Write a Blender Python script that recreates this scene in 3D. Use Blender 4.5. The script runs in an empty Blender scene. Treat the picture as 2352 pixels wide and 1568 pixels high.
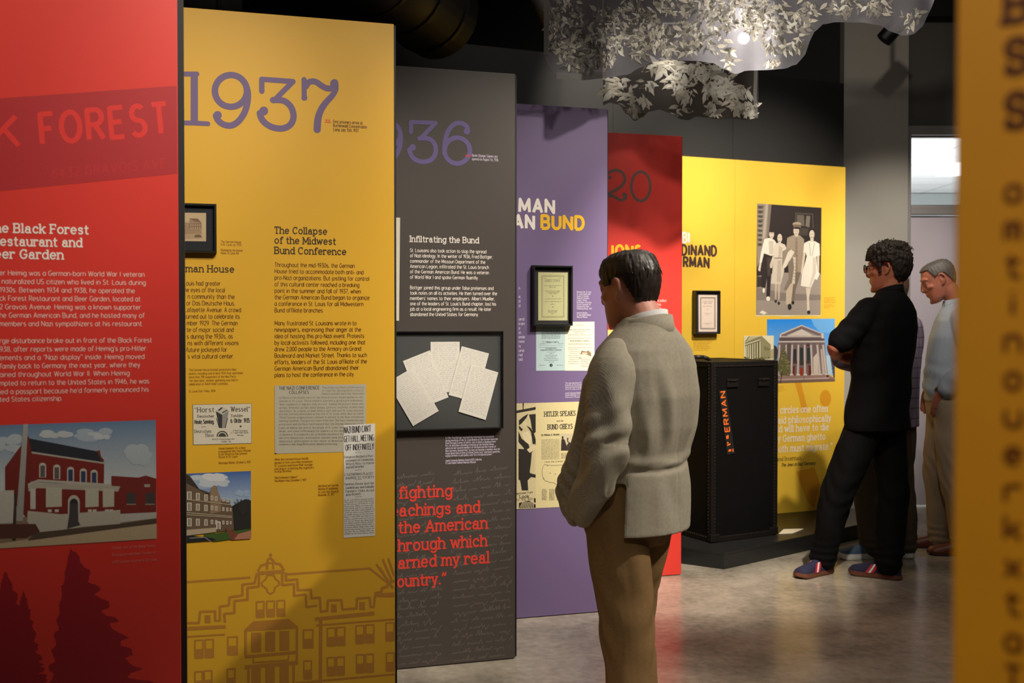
import bpy, bmesh, math, random
from mathutils import Vector, Matrix, noise
rnd = random.Random(7)
scene = bpy.context.scene
COL = scene.collection
# ------------------------------------------------------------------ camera, view
FPX, EYE, HOR = 2400.0, 1.41, 740.0            # focal length in px of the 2352 x 1568 frame, eye height, horizon row
TILT = math.atan((784.0 - HOR) / FPX)
cam_data = bpy.data.cameras.new('camera')
cam_data.sensor_width = 36.0
cam_data.lens = FPX / 2352.0 * 36.0
cam_data.clip_start = 0.05
cam_data.dof.use_dof = True
cam_data.dof.focus_distance = 4.2
cam_data.dof.aperture_fstop = 3.8
cam = bpy.data.objects.new('camera', cam_data)
COL.objects.link(cam)
cam.location = (0, 0, EYE)
cam.rotation_euler = (math.pi / 2 - TILT, 0, 0)
scene.camera = cam
scene.view_settings.view_transform = 'Standard'
scene.view_settings.look = 'None'
scene.view_settings.gamma = 1
scene.view_settings.use_curve_mapping = False
scene.view_settings.exposure = 0.0
CAMROT = cam.rotation_euler.to_matrix()
def ray(px, py):
    return (CAMROT @ Vector(((px - 1176.0) / FPX, -(py - 784.0) / FPX, -1.0)))
def at(px, py, Y):
    d = ray(px, py)
    return Vector((0, 0, EYE)) + d * (Y / d.y)
# ------------------------------------------------------------------ world and lamps of the gallery
world = bpy.data.worlds.new('world')
scene.world = world
world.use_nodes = True
world.node_tree.nodes['Background'].inputs[0].default_value = (1.0, 0.93, 0.86, 1)
world.node_tree.nodes['Background'].inputs[1].default_value = 0.02
WARM = (1.0, 0.90, 0.77)
def spot(name, loc, target, power, angle=50, blend=0.6, size=0.05, color=WARM):
    l = bpy.data.lights.new(name, 'SPOT')
    l.energy = power; l.spot_size = math.radians(angle); l.spot_blend = blend
    l.shadow_soft_size = size; l.color = color
    o = bpy.data.objects.new(name, l); COL.objects.link(o)
    o.location = loc
    o.rotation_euler = (Vector(target) - Vector(loc)).to_track_quat('-Z', 'Y').to_euler()
    return o
def area(name, loc, target, power, sx, sy, color=WARM):
    l = bpy.data.lights.new(name, 'AREA')
    l.energy = power; l.shape = 'RECTANGLE'; l.size = sx; l.size_y = sy; l.color = color
    o = bpy.data.objects.new(name, l); COL.objects.link(o)
    o.location = loc
    o.rotation_euler = (Vector(target) - Vector(loc)).to_track_quat('-Z', 'Y').to_euler()
    return o
# ceiling spotlights above the frame, no housings built, with added fills among them
spot('spot_red', (.35, .9, 3.6), (-1.3, 2.75, 2.1), 270, 44, .95)
spot('spot_yellow', (.9, 1.7, 3.6), (-.75, 3.55, 1.5), 190, 42, .95)
spot('spot_charcoal', (1.3, 2.6, 3.7), (-.2, 4.3, 1.3), 280, 40, .95)
spot('spot_violet', (1.75, 3.5, 3.7), (.25, 5.0, 1.5), 275, 42, .95)
spot('spot_red_far', (1.7, 3.2, 3.9), (.85, 5.75, .6), 1300, 36, .9)
spot('spot_mural', (2.5, 4.6, 3.8), (1.7, 7.1, 1.6), 520, 48, .9)
spot('spot_pier', (3.6, 5.6, 4.0), (2.72, 7.9, 1.5), 420, 36, .95)
spot('spot_partition', (.8, 5.4, 3.95), (.75, 6.75, 2.65), 330, 46, .95)
spot('near_board_fill', (.0, -.9, 3.7), (.5, .8, 1.4), 190, 50, .8)  # added behind the camera to brighten the near board
spot('spot_visitors', (3.1, 2.5, 3.8), (.5, 3.4, 1.1), 470, 36, .9)
spot('spot_fabric', (1.2, 3.2, 3.3), (1.6, 4.9, 2.9), 140, 70, .9)
area('room_fill', (1.5, 3.0, 4.1), (1.5, 3.0, 0), 45, 4.0, 5.0, (1, .92, .82))
# ------------------------------------------------------------------ materials
def lin(c):
    return tuple(((v / 255.0) / 12.92 if v <= 10.31 else ((v / 255.0 + 0.055) / 1.055) ** 2.4) for v in c) + (1.0,)
def setin(node, key, val):
    if key in node.inputs: node.inputs[key].default_value = val
def mat(name, rgb, rough=0.5, var=0.0, scale=20.0, bump=0.0, bscale=200.0, metal=0.0, spec=0.5, coat=0.0, stretch=None, sheen=0.0, trans=0.0):
    m = bpy.data.materials.new(name); m.use_nodes = True
    nt = m.node_tree; b = nt.nodes['Principled BSDF']
    c = lin(rgb)
    b.inputs['Base Color'].default_value = c
    b.inputs['Roughness'].default_value = rough
    b.inputs['Metallic'].default_value = metal
    setin(b, 'Specular IOR Level', spec); setin(b, 'Coat Weight', coat); setin(b, 'Sheen Weight', sheen)
    tc = nt.nodes.new('ShaderNodeTexCoord'); mp = nt.nodes.new('ShaderNodeMapping')
    nt.links.new(tc.outputs['Object'], mp.inputs['Vector'])
    if stretch: mp.inputs['Scale'].default_value = stretch
    if var > 0:
        n = nt.nodes.new('ShaderNodeTexNoise'); n.inputs['Scale'].default_value = scale; n.inputs['Detail'].default_value = 5
        r = nt.nodes.new('ShaderNodeMix'); r.data_type = 'RGBA'
        r.inputs['A'].default_value = tuple(max(0, v * (1 - var)) for v in c[:3]) + (1,)
        r.inputs['B'].default_value = tuple(min(1, v * (1 + var)) for v in c[:3]) + (1,)
        nt.links.new(mp.outputs['Vector'], n.inputs['Vector'])
        nt.links.new(n.outputs['Fac'], r.inputs['Factor'])
        nt.links.new(r.outputs['Result'], b.inputs['Base Color'])
    if bump > 0:
        n2 = nt.nodes.new('ShaderNodeTexNoise'); n2.inputs['Scale'].default_value = bscale; n2.inputs['Detail'].default_value = 3
        bp = nt.nodes.new('ShaderNodeBump'); bp.inputs['Strength'].default_value = bump; bp.inputs['Distance'].default_value = 0.002
        nt.links.new(mp.outputs['Vector'], n2.inputs['Vector'])
        nt.links.new(n2.outputs['Fac'], bp.inputs['Height'])
        nt.links.new(bp.outputs['Normal'], b.inputs['Normal'])
    return m
def ink_mat(name, rough=0.5):
    m = bpy.data.materials.new(name); m.use_nodes = True
    nt = m.node_tree; b = nt.nodes['Principled BSDF']
    a = nt.nodes.new('ShaderNodeAttribute'); a.attribute_name = 'Ink'
    n = nt.nodes.new('ShaderNodeTexNoise'); n.inputs['Scale'].default_value = 260; n.inputs['Detail'].default_value = 4
    tc = nt.nodes.new('ShaderNodeTexCoord'); nt.links.new(tc.outputs['Object'], n.inputs['Vector'])
    mr = nt.nodes.new('ShaderNodeMapRange'); mr.inputs['To Min'].default_value = 0.86; mr.inputs['To Max'].default_value = 1.14
    nt.links.new(n.outputs['Fac'], mr.inputs['Value'])
    mx = nt.nodes.new('ShaderNodeVectorMath'); mx.operation = 'SCALE'
    nt.links.new(a.outputs['Color'], mx.inputs[0]); nt.links.new(mr.outputs['Result'], mx.inputs['Scale'])
    nt.links.new(mx.outputs['Vector'], b.inputs['Base Color'])
    b.inputs['Roughness'].default_value = rough
    return m
INK = ink_mat('printed_ink')
# ------------------------------------------------------------------ scene objects
def thing(name, label, cat, loc=(0, 0, 0), rotz=0.0, group=None):
    o = bpy.data.objects.new(name, None); COL.objects.link(o)
    o.location = loc; o.rotation_euler = (0, 0, rotz); o.empty_display_size = 0.1
    o['label'] = label; o['category'] = cat
    if group: o['group'] = group
    return o
def tag(o, label, cat, group=None):
    o['label'] = label; o['category'] = cat
    if group: o['group'] = group
    return o
def link_mesh(name, me, m, parent=None, smooth=False):
    o = bpy.data.objects.new(name, me); COL.objects.link(o)
    for x in (m if isinstance(m, (list, tuple)) else [m]): me.materials.append(x)
    if parent: o.parent = parent
    if smooth: me.polygons.foreach_set('use_smooth', [True] * len(me.polygons))
    return o
def obj(name, bm, m, parent=None, smooth=False):
    me = bpy.data.meshes.new(name); bm.normal_update(); bm.to_mesh(me); bm.free()
    return link_mesh(name, me, m, parent, smooth)
def struct(name, bm, m, parent=None):
    o = obj(name, bm, m, parent)
    if not parent: o['kind'] = 'structure'
    return o
def box(bm, x0, x1, y0, y1, z0, z1, bevel=0.0, M=None):
    r = bmesh.ops.create_cube(bm, size=1.0)
    mtx = Matrix.Translation(((x0 + x1) / 2, (y0 + y1) / 2, (z0 + z1) / 2)) @ Matrix.Diagonal((abs(x1 - x0), abs(y1 - y0), abs(z1 - z0), 1))
    bmesh.ops.transform(bm, matrix=mtx, verts=r['verts'])
    vs = r['verts']
    if bevel > 0:
        es = list({e for v in vs for e in v.link_edges})
        q = bmesh.ops.bevel(bm, geom=es, offset=bevel, segments=2, profile=0.6, affect='EDGES')
        vs = list({v for f in q['faces'] for v in f.verts} | {v for v in vs if v.is_valid})
    if M is not None: bmesh.ops.transform(bm, matrix=M, verts=vs)
    return bm
def bx(*a, **k): return box(bmesh.new(), *a, **k)
def cyl(bm, p0, p1, r0, r1=None, n=20, caps=True):
    r1 = r0 if r1 is None else r1
    p0, p1 = Vector(p0), Vector(p1); d = (p1 - p0)
    q = d.to_track_quat('Z', 'Y').to_matrix()
    a = [bm.verts.new(p0 + q @ Vector((r0 * math.cos(t), r0 * math.sin(t), 0))) for t in [2 * math.pi * i / n for i in range(n)]]
    b = [bm.verts.new(p1 + q @ Vector((r1 * math.cos(t), r1 * math.sin(t), 0))) for t in [2 * math.pi * i / n for i in range(n)]]
    for i in range(n): bm.faces.new((a[i], a[(i + 1) % n], b[(i + 1) % n], b[i]))
    if caps: bm.faces.new(a[::-1]); bm.faces.new(b)
    return bm
# ------------------------------------------------------------------ stroke lettering (cap height 1): sans, slab and bold capitals
def L(*v): return [(v[i], v[i + 1]) for i in range(0, len(v), 2)]
def A(cx, cy, rx, ry, a0, a1):
    n = max(3, int(abs(a1 - a0) / 24) + 1)
    return [(cx + rx * math.cos(math.radians(a0 + (a1 - a0) * i / n)), cy + ry * math.sin(math.radians(a0 + (a1 - a0) * i / n))) for i in range(n + 1)]
def DOT(x, y): return [(x - .03, y), (x + .03, y)]
OO = lambda x=.28, w=.28: A(x, .35, w, .35, 0, 360)
# glyph: (width, strokes, slab serifs (x, y, left, right))
GL = {
 'a': (.54, [OO(.27, .27), L(.54, .7, .54, 0)], []),
 'b': (.56, [OO(), L(0, 1, 0, 0)], [(0, 1, .13, 0)]),
 'c': (.5, [A(.28, .35, .28, .35, 42, 318)], []),
 'd': (.56, [OO(), L(.56, 1, .56, 0)], [(.56, 1, .13, 0), (.56, 0, 0, .12)]),
 'e': (.55, [L(.01, .37) + A(.28, .35, .28, .35, 3, 315)], []),
 'f': (.32, [A(.3, .8, .18, .2, 50, 180) + L(.12, 0), L(0, .68, .3, .68)], [(.12, 0, .13, .16)]),
 'g': (.56, [OO(), L(.56, .7, .56, -.05) + A(.29, -.05, .27, .24, 0, -145)], [(.56, .7, 0, .12)]),
 'h': (.52, [L(0, 1, 0, 0), A(.26, .42, .26, .28, 180, 0) + L(.52, 0)], [(0, 1, .13, 0), (0, 0, .12, .12), (.52, 0, .1, .12)]),
 'i': (.06, [L(.03, .7, .03, 0), L(.03, .93, .03, 1.0)], [(.03, .7, .14, 0), (.03, 0, .14, .14)]),
 'j': (.1, [L(.08, .7, .08, -.08) + A(-.08, -.08, .16, .2, 0, -100), L(.08, .93, .08, 1.0)], [(.08, .7, .14, 0)]),
 'k': (.48, [L(0, 1, 0, 0), L(.45, .7, 0, .25), L(.17, .42, .48, 0)], [(0, 1, .13, 0), (0, 0, .12, .1), (.48, 0, .1, .1), (.45, .7, .1, .1)]),
 'l': (.08, [L(.03, 1, .03, 0)], [(.03, 1, .14, 0), (.03, 0, .14, .14)]),
 'm': (.84, [L(0, .7, 0, 0), A(.21, .44, .21, .26, 180, 0) + L(.42, 0), A(.63, .44, .21, .26, 180, 0) + L(.84, 0)], [(0, .7, .12, 0), (0, 0, .11, .09), (.42, 0, .08, .08), (.84, 0, .09, .12)]),
 'n': (.52, [L(0, .7, 0, 0), A(.26, .42, .26, .28, 180, 0) + L(.52, 0)], [(0, .7, .12, 0), (0, 0, .12, .12), (.52, 0, .1, .12)]),
 'o': (.58, [OO(.29, .29)], []),
 'p': (.56, [OO(), L(0, .7, 0, -.28)], [(0, .7, .12, 0), (0, -.28, .12, .12)]),
 'q': (.56, [OO(), L(.56, .7, .56, -.28)], [(.56, -.28, .12, .12)]),
 'r': (.34, [L(0, .7, 0, 0), A(.26, .4, .26, .3, 180, 65)], [(0, .7, .12, 0), (0, 0, .12, .14)]),
 's': (.46, [A(.23, .525, .2, .175, 35, 270) + A(.23, .18, .22, .18, 80, -145)], []),
 't': (.34, [L(.13, .93) + A(.29, .16, .16, .16, 180, 290), L(0, .68, .33, .68)], []),
 'u': (.52, [L(0, .7) + A(.26, .28, .26, .28, 180, 360), L(.52, .7, .52, 0)], [(0, .7, .12, 0), (.52, .7, .12, 0), (.52, 0, 0, .12)]),
 'v': (.5, [L(0, .7, .25, 0, .5, .7)], [(0, .7, .1, .1), (.5, .7, .1, .1)]),
 'w': (.8, [L(0, .7, .2, 0, .4, .66, .6, 0, .8, .7)], [(0, .7, .1, .1), (.8, .7, .1, .1)]),
 'x': (.48, [L(0, .7, .48, 0), L(.48, .7, 0, 0)], [(0, .7, .1, .1), (.48, .7, .1, .1), (0, 0, .1, .1), (.48, 0, .1, .1)]),
 'y': (.5, [L(0, .7, .26, 0), L(.5, .7, .2, -.2, .06, -.28)], [(0, .7, .1, .1), (.5, .7, .1, .1)]),
 'z': (.44, [L(0, .7, .44, .7, 0, 0, .44, 0)], []),
 'A': (.7, [L(0, 0, .35, 1, .7, 0), L(.12, .33, .58, .33)], [(0, 0, .12, .14), (.7, 0, .14, .12)]),
 'B': (.6, [L(0, 0, 0, 1) + A(.34, .76, .22, .24, 90, -90) + L(0, .52), A(.36, .26, .24, .26, 90, -90) + L(0, 0)], [(0, 1, .12, 0), (0, 0, .12, 0)]),
 'C': (.66, [A(.36, .5, .36, .5, 48, 312)], []),
 'D': (.66, [L(0, 0, 0, 1) + A(.28, .5, .38, .5, 90, -90) + L(0, 0)], [(0, 1, .12, 0), (0, 0, .12, 0)]),
 'E': (.52, [L(.52, 1, 0, 1, 0, 0, .52, 0), L(0, .52, .44, .52)], [(0, 1, .12, 0), (0, 0, .12, 0)]),
 'F': (.5, [L(.52, 1, 0, 1, 0, 0), L(0, .5, .42, .5)], [(0, 1, .12, 0), (0, 0, .12, .16)]),
 'G': (.7, [A(.36, .5, .36, .5, 50, 350) + L(.7, .46, .42, .46)], []),
 'H': (.64, [L(0, 0, 0, 1), L(.64, 0, .64, 1), L(0, .52, .64, .52)], [(0, 1, .12, .12), (0, 0, .12, .12), (.64, 1, .12, .12), (.64, 0, .12, .12)]),
 'I': (.08, [L(.04, 0, .04, 1)], [(.04, 1, .16, .16), (.04, 0, .16, .16)]),
 'J': (.44, [L(.4, 1, .4, .24) + A(.2, .24, .2, .24, 0, -170)], [(.4, 1, .16, .1)]),
 'K': (.6, [L(0, 0, 0, 1), L(.56, 1, 0, .4), L(.2, .62, .6, 0)], [(0, 1, .12, .12), (0, 0, .12, .12), (.56, 1, .1, .1), (.6, 0, .12, .1)]),
 'L': (.5, [L(0, 1, 0, 0, .5, 0)], [(0, 1, .12, .14)]),
 'M': (.82, [L(0, 0, .04, 1, .41, .2, .78, 1, .82, 0)], [(.04, 1, .14, 0), (.78, 1, 0, .14), (0, 0, .12, .14), (.82, 0, .14, .12)]),
 'N': (.66, [L(0, 0, 0, 1, .66, 0, .66, 1)], [(0, 1, .13, 0), (0, 0, .12, .12), (.66, 1, .12, .12)]),
 'O': (.76, [A(.38, .5, .38, .5, 0, 360)], []),
 'P': (.58, [L(0, 0, 0, 1) + A(.32, .74, .26, .26, 90, -90) + L(0, .48)], [(0, 1, .12, 0), (0, 0, .12, .16)]),
 'Q': (.76, [A(.38, .5, .38, .5, 0, 360), L(.5, .22, .76, -.06)], []),
 'R': (.6, [L(0, 0, 0, 1) + A(.32, .75, .26, .25, 90, -90) + L(0, .5), L(.28, .5, .6, 0)], [(0, 1, .12, 0), (0, 0, .12, .14), (.6, 0, .06, .12)]),
 'S': (.54, [A(.27, .755, .24, .245, 35, 265) + A(.27, .255, .27, .255, 82, -148)], []),
 'T': (.58, [L(0, 1, .58, 1), L(.29, 1, .29, 0)], [(.29, 0, .16, .16)]),
 'U': (.62, [L(0, 1) + A(.31, .31, .31, .31, 180, 360) + L(.62, 1)], [(0, 1, .12, .12), (.62, 1, .12, .12)]),
 'V': (.66, [L(0, 1, .33, 0, .66, 1)], [(0, 1, .12, .12), (.66, 1, .12, .12)]),
 'W': (.96, [L(0, 1, .24, 0, .48, .95, .72, 0, .96, 1)], [(0, 1, .12, .12), (.96, 1, .12, .12)]),
 'X': (.62, [L(0, 1, .62, 0), L(.62, 1, 0, 0)], []),
 'Y': (.62, [L(0, 1, .31, .46, .62, 1), L(.31, .46, .31, 0)], [(.31, 0, .16, .16)]),
 'Z': (.58, [L(0, 1, .58, 1, 0, 0, .58, 0)], []),
 '0': (.54, [A(.27, .5, .27, .5, 0, 360)], []),
 '1': (.3, [L(.02, .76, .26, 1, .26, 0)], []),
 '2': (.52, [A(.26, .73, .25, .27, 165, -35) + L(0, 0, .52, 0)], []),
 '3': (.52, [L(.02, 1, .5, 1, .22, .58) + A(.24, .29, .28, .29, 80, -150)], []),
 '4': (.56, [L(.42, 0, .42, 1, 0, .26, .56, .26)], []),
 '5': (.52, [L(.48, 1, .06, 1, .04, .54) + A(.24, .3, .28, .3, 125, -145)], []),
 '6': (.54, [A(.27, .3, .27, .3, 0, 360), A(.42, .3, .42, .7, 178, 100)], []),
 '7': (.5, [L(0, 1, .5, 1, .16, 0)], []),
 '8': (.54, [A(.27, .76, .22, .24, 0, 360), A(.27, .27, .27, .26, 0, 360)], []),
 '9': (.54, [A(.27, .7, .27, .3, 0, 360), A(.12, .7, .42, .7, -2, -80)], []),
 '.': (.08, [DOT(.04, .03)], []), ',': (.1, [L(.07, .06, .02, -.14)], []), ':': (.08, [DOT(.04, .03), DOT(.04, .6)], []),
 '-': (.3, [L(0, .36, .3, .36)], []), "'": (.06, [L(.03, 1, .03, .78)], []),
 '\u201c': (.3, [L(.06, 1, .02, .78), L(.3, 1, .26, .78)], []), '\u201d': (.3, [L(.06, 1, .0, .76), L(.32, 1, .26, .76)], []),
 '(': (.2, [A(.3, .4, .28, .6, 130, 230)], []), ')': (.2, [A(-.1, .4, .28, .6, 50, -50)], []),
 '[': (.16, [L(.16, 1, 0, 1, 0, -.15, .16, -.15)], []), ']': (.16, [L(0, 1, .16, 1, .16, -.15, 0, -.15)], []),
 '%': (.7, [A(.14, .78, .14, .2, 0, 360), A(.56, .22, .14, .2, 0, 360), L(.6, 1, .1, 0)], []),
}
SLAB_A = (.56, [A(.26, .5, .2, .2, 155, 0) + L(.46, .12) + A(.56, .12, .1, .12, 180, 280), A(.23, .2, .23, .2, 0, 360)], [])
SLABX = {'T': [L(0, 1, 0, .80), L(.58, 1, .58, .80)], 'E': [L(.52, 1, .52, .82), L(.52, 0, .52, .18)], 'F': [L(.52, 1, .52, .80)], 'L': [L(.5, 0, .5, .2)], 'C': [L(.62, .98, .62, .74)], 'G': [L(.64, .98, .64, .76)], 'S': [L(.47, .98, .47, .78), L(.05, .02, .05, .24)]}
SPACE = .42
def ribbon(bm, pts, w, ends=0, disc=8, z=0.0, col=None, layer=None, tipw=None):
    """a flat stroke of half width w along 2-D points; ends 0 = butt, 1 = round"""
    P = [Vector(p) for p in pts]
    Q = [P[0]]
    for p in P[1:]:
        if (p - Q[-1]).length > 1e-7: Q.append(p)
    P = Q; n = len(P)
    if n < 2: return
    closed = (P[0] - P[-1]).length < 1e-5 * max(1, (P[0]).length) or (P[0] - P[-1]).length < w * 0.02
    fs = []
    def disk(c, r):
        zz = z + 1.6e-5 + 4e-6 * (len(fs) % 3)
        vs = [bm.verts.new((c.x + r * math.cos(2 * math.pi * i / disc), c.y + r * math.sin(2 * math.pi * i / disc), zz)) for i in range(disc)]
        fs.append(bm.faces.new(vs))
    D = [(P[i + 1] - P[i]).normalized() for i in range(n - 1)]
    rows = []
    def wid(i): return w if tipw is None else w + (tipw - w) * i / (n - 1)
    prev = None
    for i in range(n - 1):
        def nrm(j, d):
            # averaged normal at vertex j when the turn is gentle
            a = D[j - 1] if j > 0 else (D[-1] if closed else d)
            b = D[j] if j < n - 1 else (D[0] if closed else d)
            if a.dot(b) > 0.6:
                t = (a + b).normalized(); k = 1.0 / max(0.7, t.dot(d))
                return Vector((-t.y, t.x)) * k
            return Vector((-d.y, d.x))
        d = D[i]; n0, n1 = nrm(i, d), nrm(i + 1, d); w0, w1 = wid(i), wid(i + 1)
        zz = z + 4e-6 * (i % 3)
        vs = [bm.verts.new((q.x, q.y, zz)) for q in (P[i] - n0 * w0, P[i + 1] - n1 * w1, P[i + 1] + n1 * w1, P[i] + n0 * w0)]
        fs.append(bm.faces.new(vs))
        if i > 0 and D[i - 1].dot(d) <= 0.6: disk(P[i], w0)
    if ends and not closed: disk(P[0], wid(0)); disk(P[-1], wid(n - 1))
    return fs
def glyph(ch, style):
    if style in ('slab', 'italic') and ch == 'a': return SLAB_A
    return GL.get(ch)
def layout(s, style):
    """list of (char, x offset) and the natural width"""
    gap = {'sans': .2, 'bold': .34, 'slab': .28, 'italic': .22, 'cond': .22}[style]
    x, out = 0.0, []
    for ch in s:
        if ch == ' ': x += SPACE; continue
        g = glyph(ch, style)
        if not g: continue
        out.append((ch, x)); x += g[0] + gap
    return out, max(x - gap, .05)
def letters(bm, s, x0, y0, width, cap, style='sans', weight=.075, z=0.0, visible=None, disc=6):
    """write s with its visible tail fitted between x0 and x0 + width; anything before the tail runs on to the left"""
    vis = visible or s
    lay, nat = layout(vis, style)
    w = weight * cap
    x0 += w; width -= 2 * w
    k = width / nat
    pre = s[:len(s) - len(vis)] if s.endswith(vis) and len(s) > len(vis) else ''
    jobs = [(c, x0 + x * k) for c, x in lay]
    if pre:
        lp, _ = layout(s, style); lv = len(lay)
        shift = lp[-lv][1]
        jobs = [(c, x0 + (x - shift) * k) for c, x in lp]
    for c, gx in jobs:
        wd, st, sf = glyph(c, style)
        sk = .2 if style == 'italic' else 0.0
        T = lambda p: (gx + (p[0] + sk * p[1]) * k, y0 + p[1] * cap)
        zl = z
        for p in st: ribbon(bm, [T(q) for q in p], w, 1 if style in ('slab', 'italic') else 0, disc, zl); zl += 3e-5
        if style == 'slab':
            q_ = max(1.0, .85 * cap / k)
            for x, y, l, r in sf: ribbon(bm, [T((x - l * q_, y)), T((x + r * q_, y))], w * .85, 1, disc, zl); zl += 3e-5
            for p in SLABX.get(c, ()): ribbon(bm, [T(q) for q in p], w * .8, 1, disc, zl); zl += 3e-5
            if c in 'acfrs':
                q = T(st[0][0]) if c != 'r' else T(st[1][-1])
                ribbon(bm, [(q[0] - w * .2, q[1] - w * .6), (q[0] + w * .2, q[1] - w * .6)], w * 1.25, 1, 8, zl)
    return bm
# ------------------------------------------------------------------ printed surfaces
STAND = Matrix(((1, 0, 0, 0), (0, 0, -1, 0), (0, 1, 0, 0), (0, 0, 0, 1)))   # page x,y,height -> board x, -y, z
class Surface:
    """a vertical board face: local x runs along it, local z up, local -y is the printed side"""
    def __init__(self, root, loc, rotz):
        self.smax = 1e9; self.root = root; self.loc = Vector(loc); self.rotz = rotz
        self.u = Vector((math.cos(rotz), math.sin(rotz), 0)); self.n = Vector((math.sin(rotz), -math.cos(rotz), 0))
        self.M = Matrix.Translation(self.loc) @ Matrix.Rotation(rotz, 4, 'Z')
    def uv(self, px, py, off=0.0):
        o = Vector((0, 0, EYE)); d = ray(px, py); p0 = self.loc + self.n * off
        t = (p0 - o).dot(self.n) / d.dot(self.n)
        p = o + d * t
        return (p - self.loc).dot(self.u), p.z - self.loc.z
    def scale(self, px, py):
        a, b = self.uv(px, py - 20), self.uv(px, py + 20)
        return 40.0 / (a[1] - b[1])
def panel(name, label, cat, end_px, Y, angle, width, z0, z1, m, trim_px=13, thick=0.02, group=None):
    """a free-standing printed board whose right end stands where image column end_px meets depth Y"""
    p = at(end_px, HOR, Y)
    root = thing(name, label, cat, (p.x, p.y, 0), angle, group)
    S = Surface(root, (p.x, p.y, 0), angle)
    obj('face_board', bx(-width, 0, 0, thick, z0, z1, 0.0015), m, root)
    S.smax = -.002
    t = S.uv(end_px + trim_px, HOR)[0]
    obj('edge_trim', bx(-width + .01, t, thick + .001, thick + .03, z0, z1 + .001, 0.001), M_BLACK, root)
    return S
def page(bm, S, off, name, m, parent=None, raw=False):
    bmesh.ops.transform(bm, matrix=STAND @ Matrix.Translation((0, 0, off)), verts=bm.verts)
    o = obj(name, bm, m, parent if parent is not None else (None if raw else S.root))
    if raw: o.matrix_world = S.M
    return o
def write(S, name, m, rows, cap, style='sans', weight=.062, off=.0007, disc=6, parent=None):
    """rows: (text, left px, right px, baseline px[, visible tail]); one lettering part"""
    bm = bmesh.new()
    for r in rows:
        s, xl, xr, y = r[:4]
        mid = (xl + xr) / 2
        c = r[5] if len(r) > 5 else cap
        a, b = S.uv(xl, y)[0], S.uv(xr, y)[0]
        zb = S.uv(mid, y)[1]
        letters(bm, s, a, zb, b - a, c / S.scale(mid, y), style, weight, 0, r[4] if len(r) > 4 else None, disc)
    return page(bm, S, off, name, m, parent)
def column(S, name, m, xl, y0, y1, lines, cap, **k):
    """a left-aligned block: first and last baseline px, lines as (text, right px), None leaves a gap"""
    n = len(lines); rows = []
    for i, t in enumerate(lines):
        if not t: continue
        y = y0 + (y1 - y0) * i / max(1, n - 1)
        rows.append((t[0], t[2] if len(t) > 2 else xl, t[1], y))
    return write(S, name, m, rows, cap, **k)
def crom(pts, sub=5):
    P = [Vector(q) for q in pts]; n = len(P); out = []
    cl = (P[0] - P[-1]).length < 1e-6
    for i in range(n - 1):
        p0 = P[i - 1] if i else (P[-2] if cl else P[0]); p3 = P[i + 2] if i + 2 < n else (P[1] if cl else P[-1]); p1, p2 = P[i], P[i + 1]
        for k in range(sub):
            t = k / sub; out.append(.5 * ((2 * p1) + (p2 - p0) * t + (2 * p0 - 5 * p1 + 4 * p2 - p3) * t * t + (3 * p1 - p0 - 3 * p2 + p3) * t ** 3))
    return out + [P[-1]]
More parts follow.
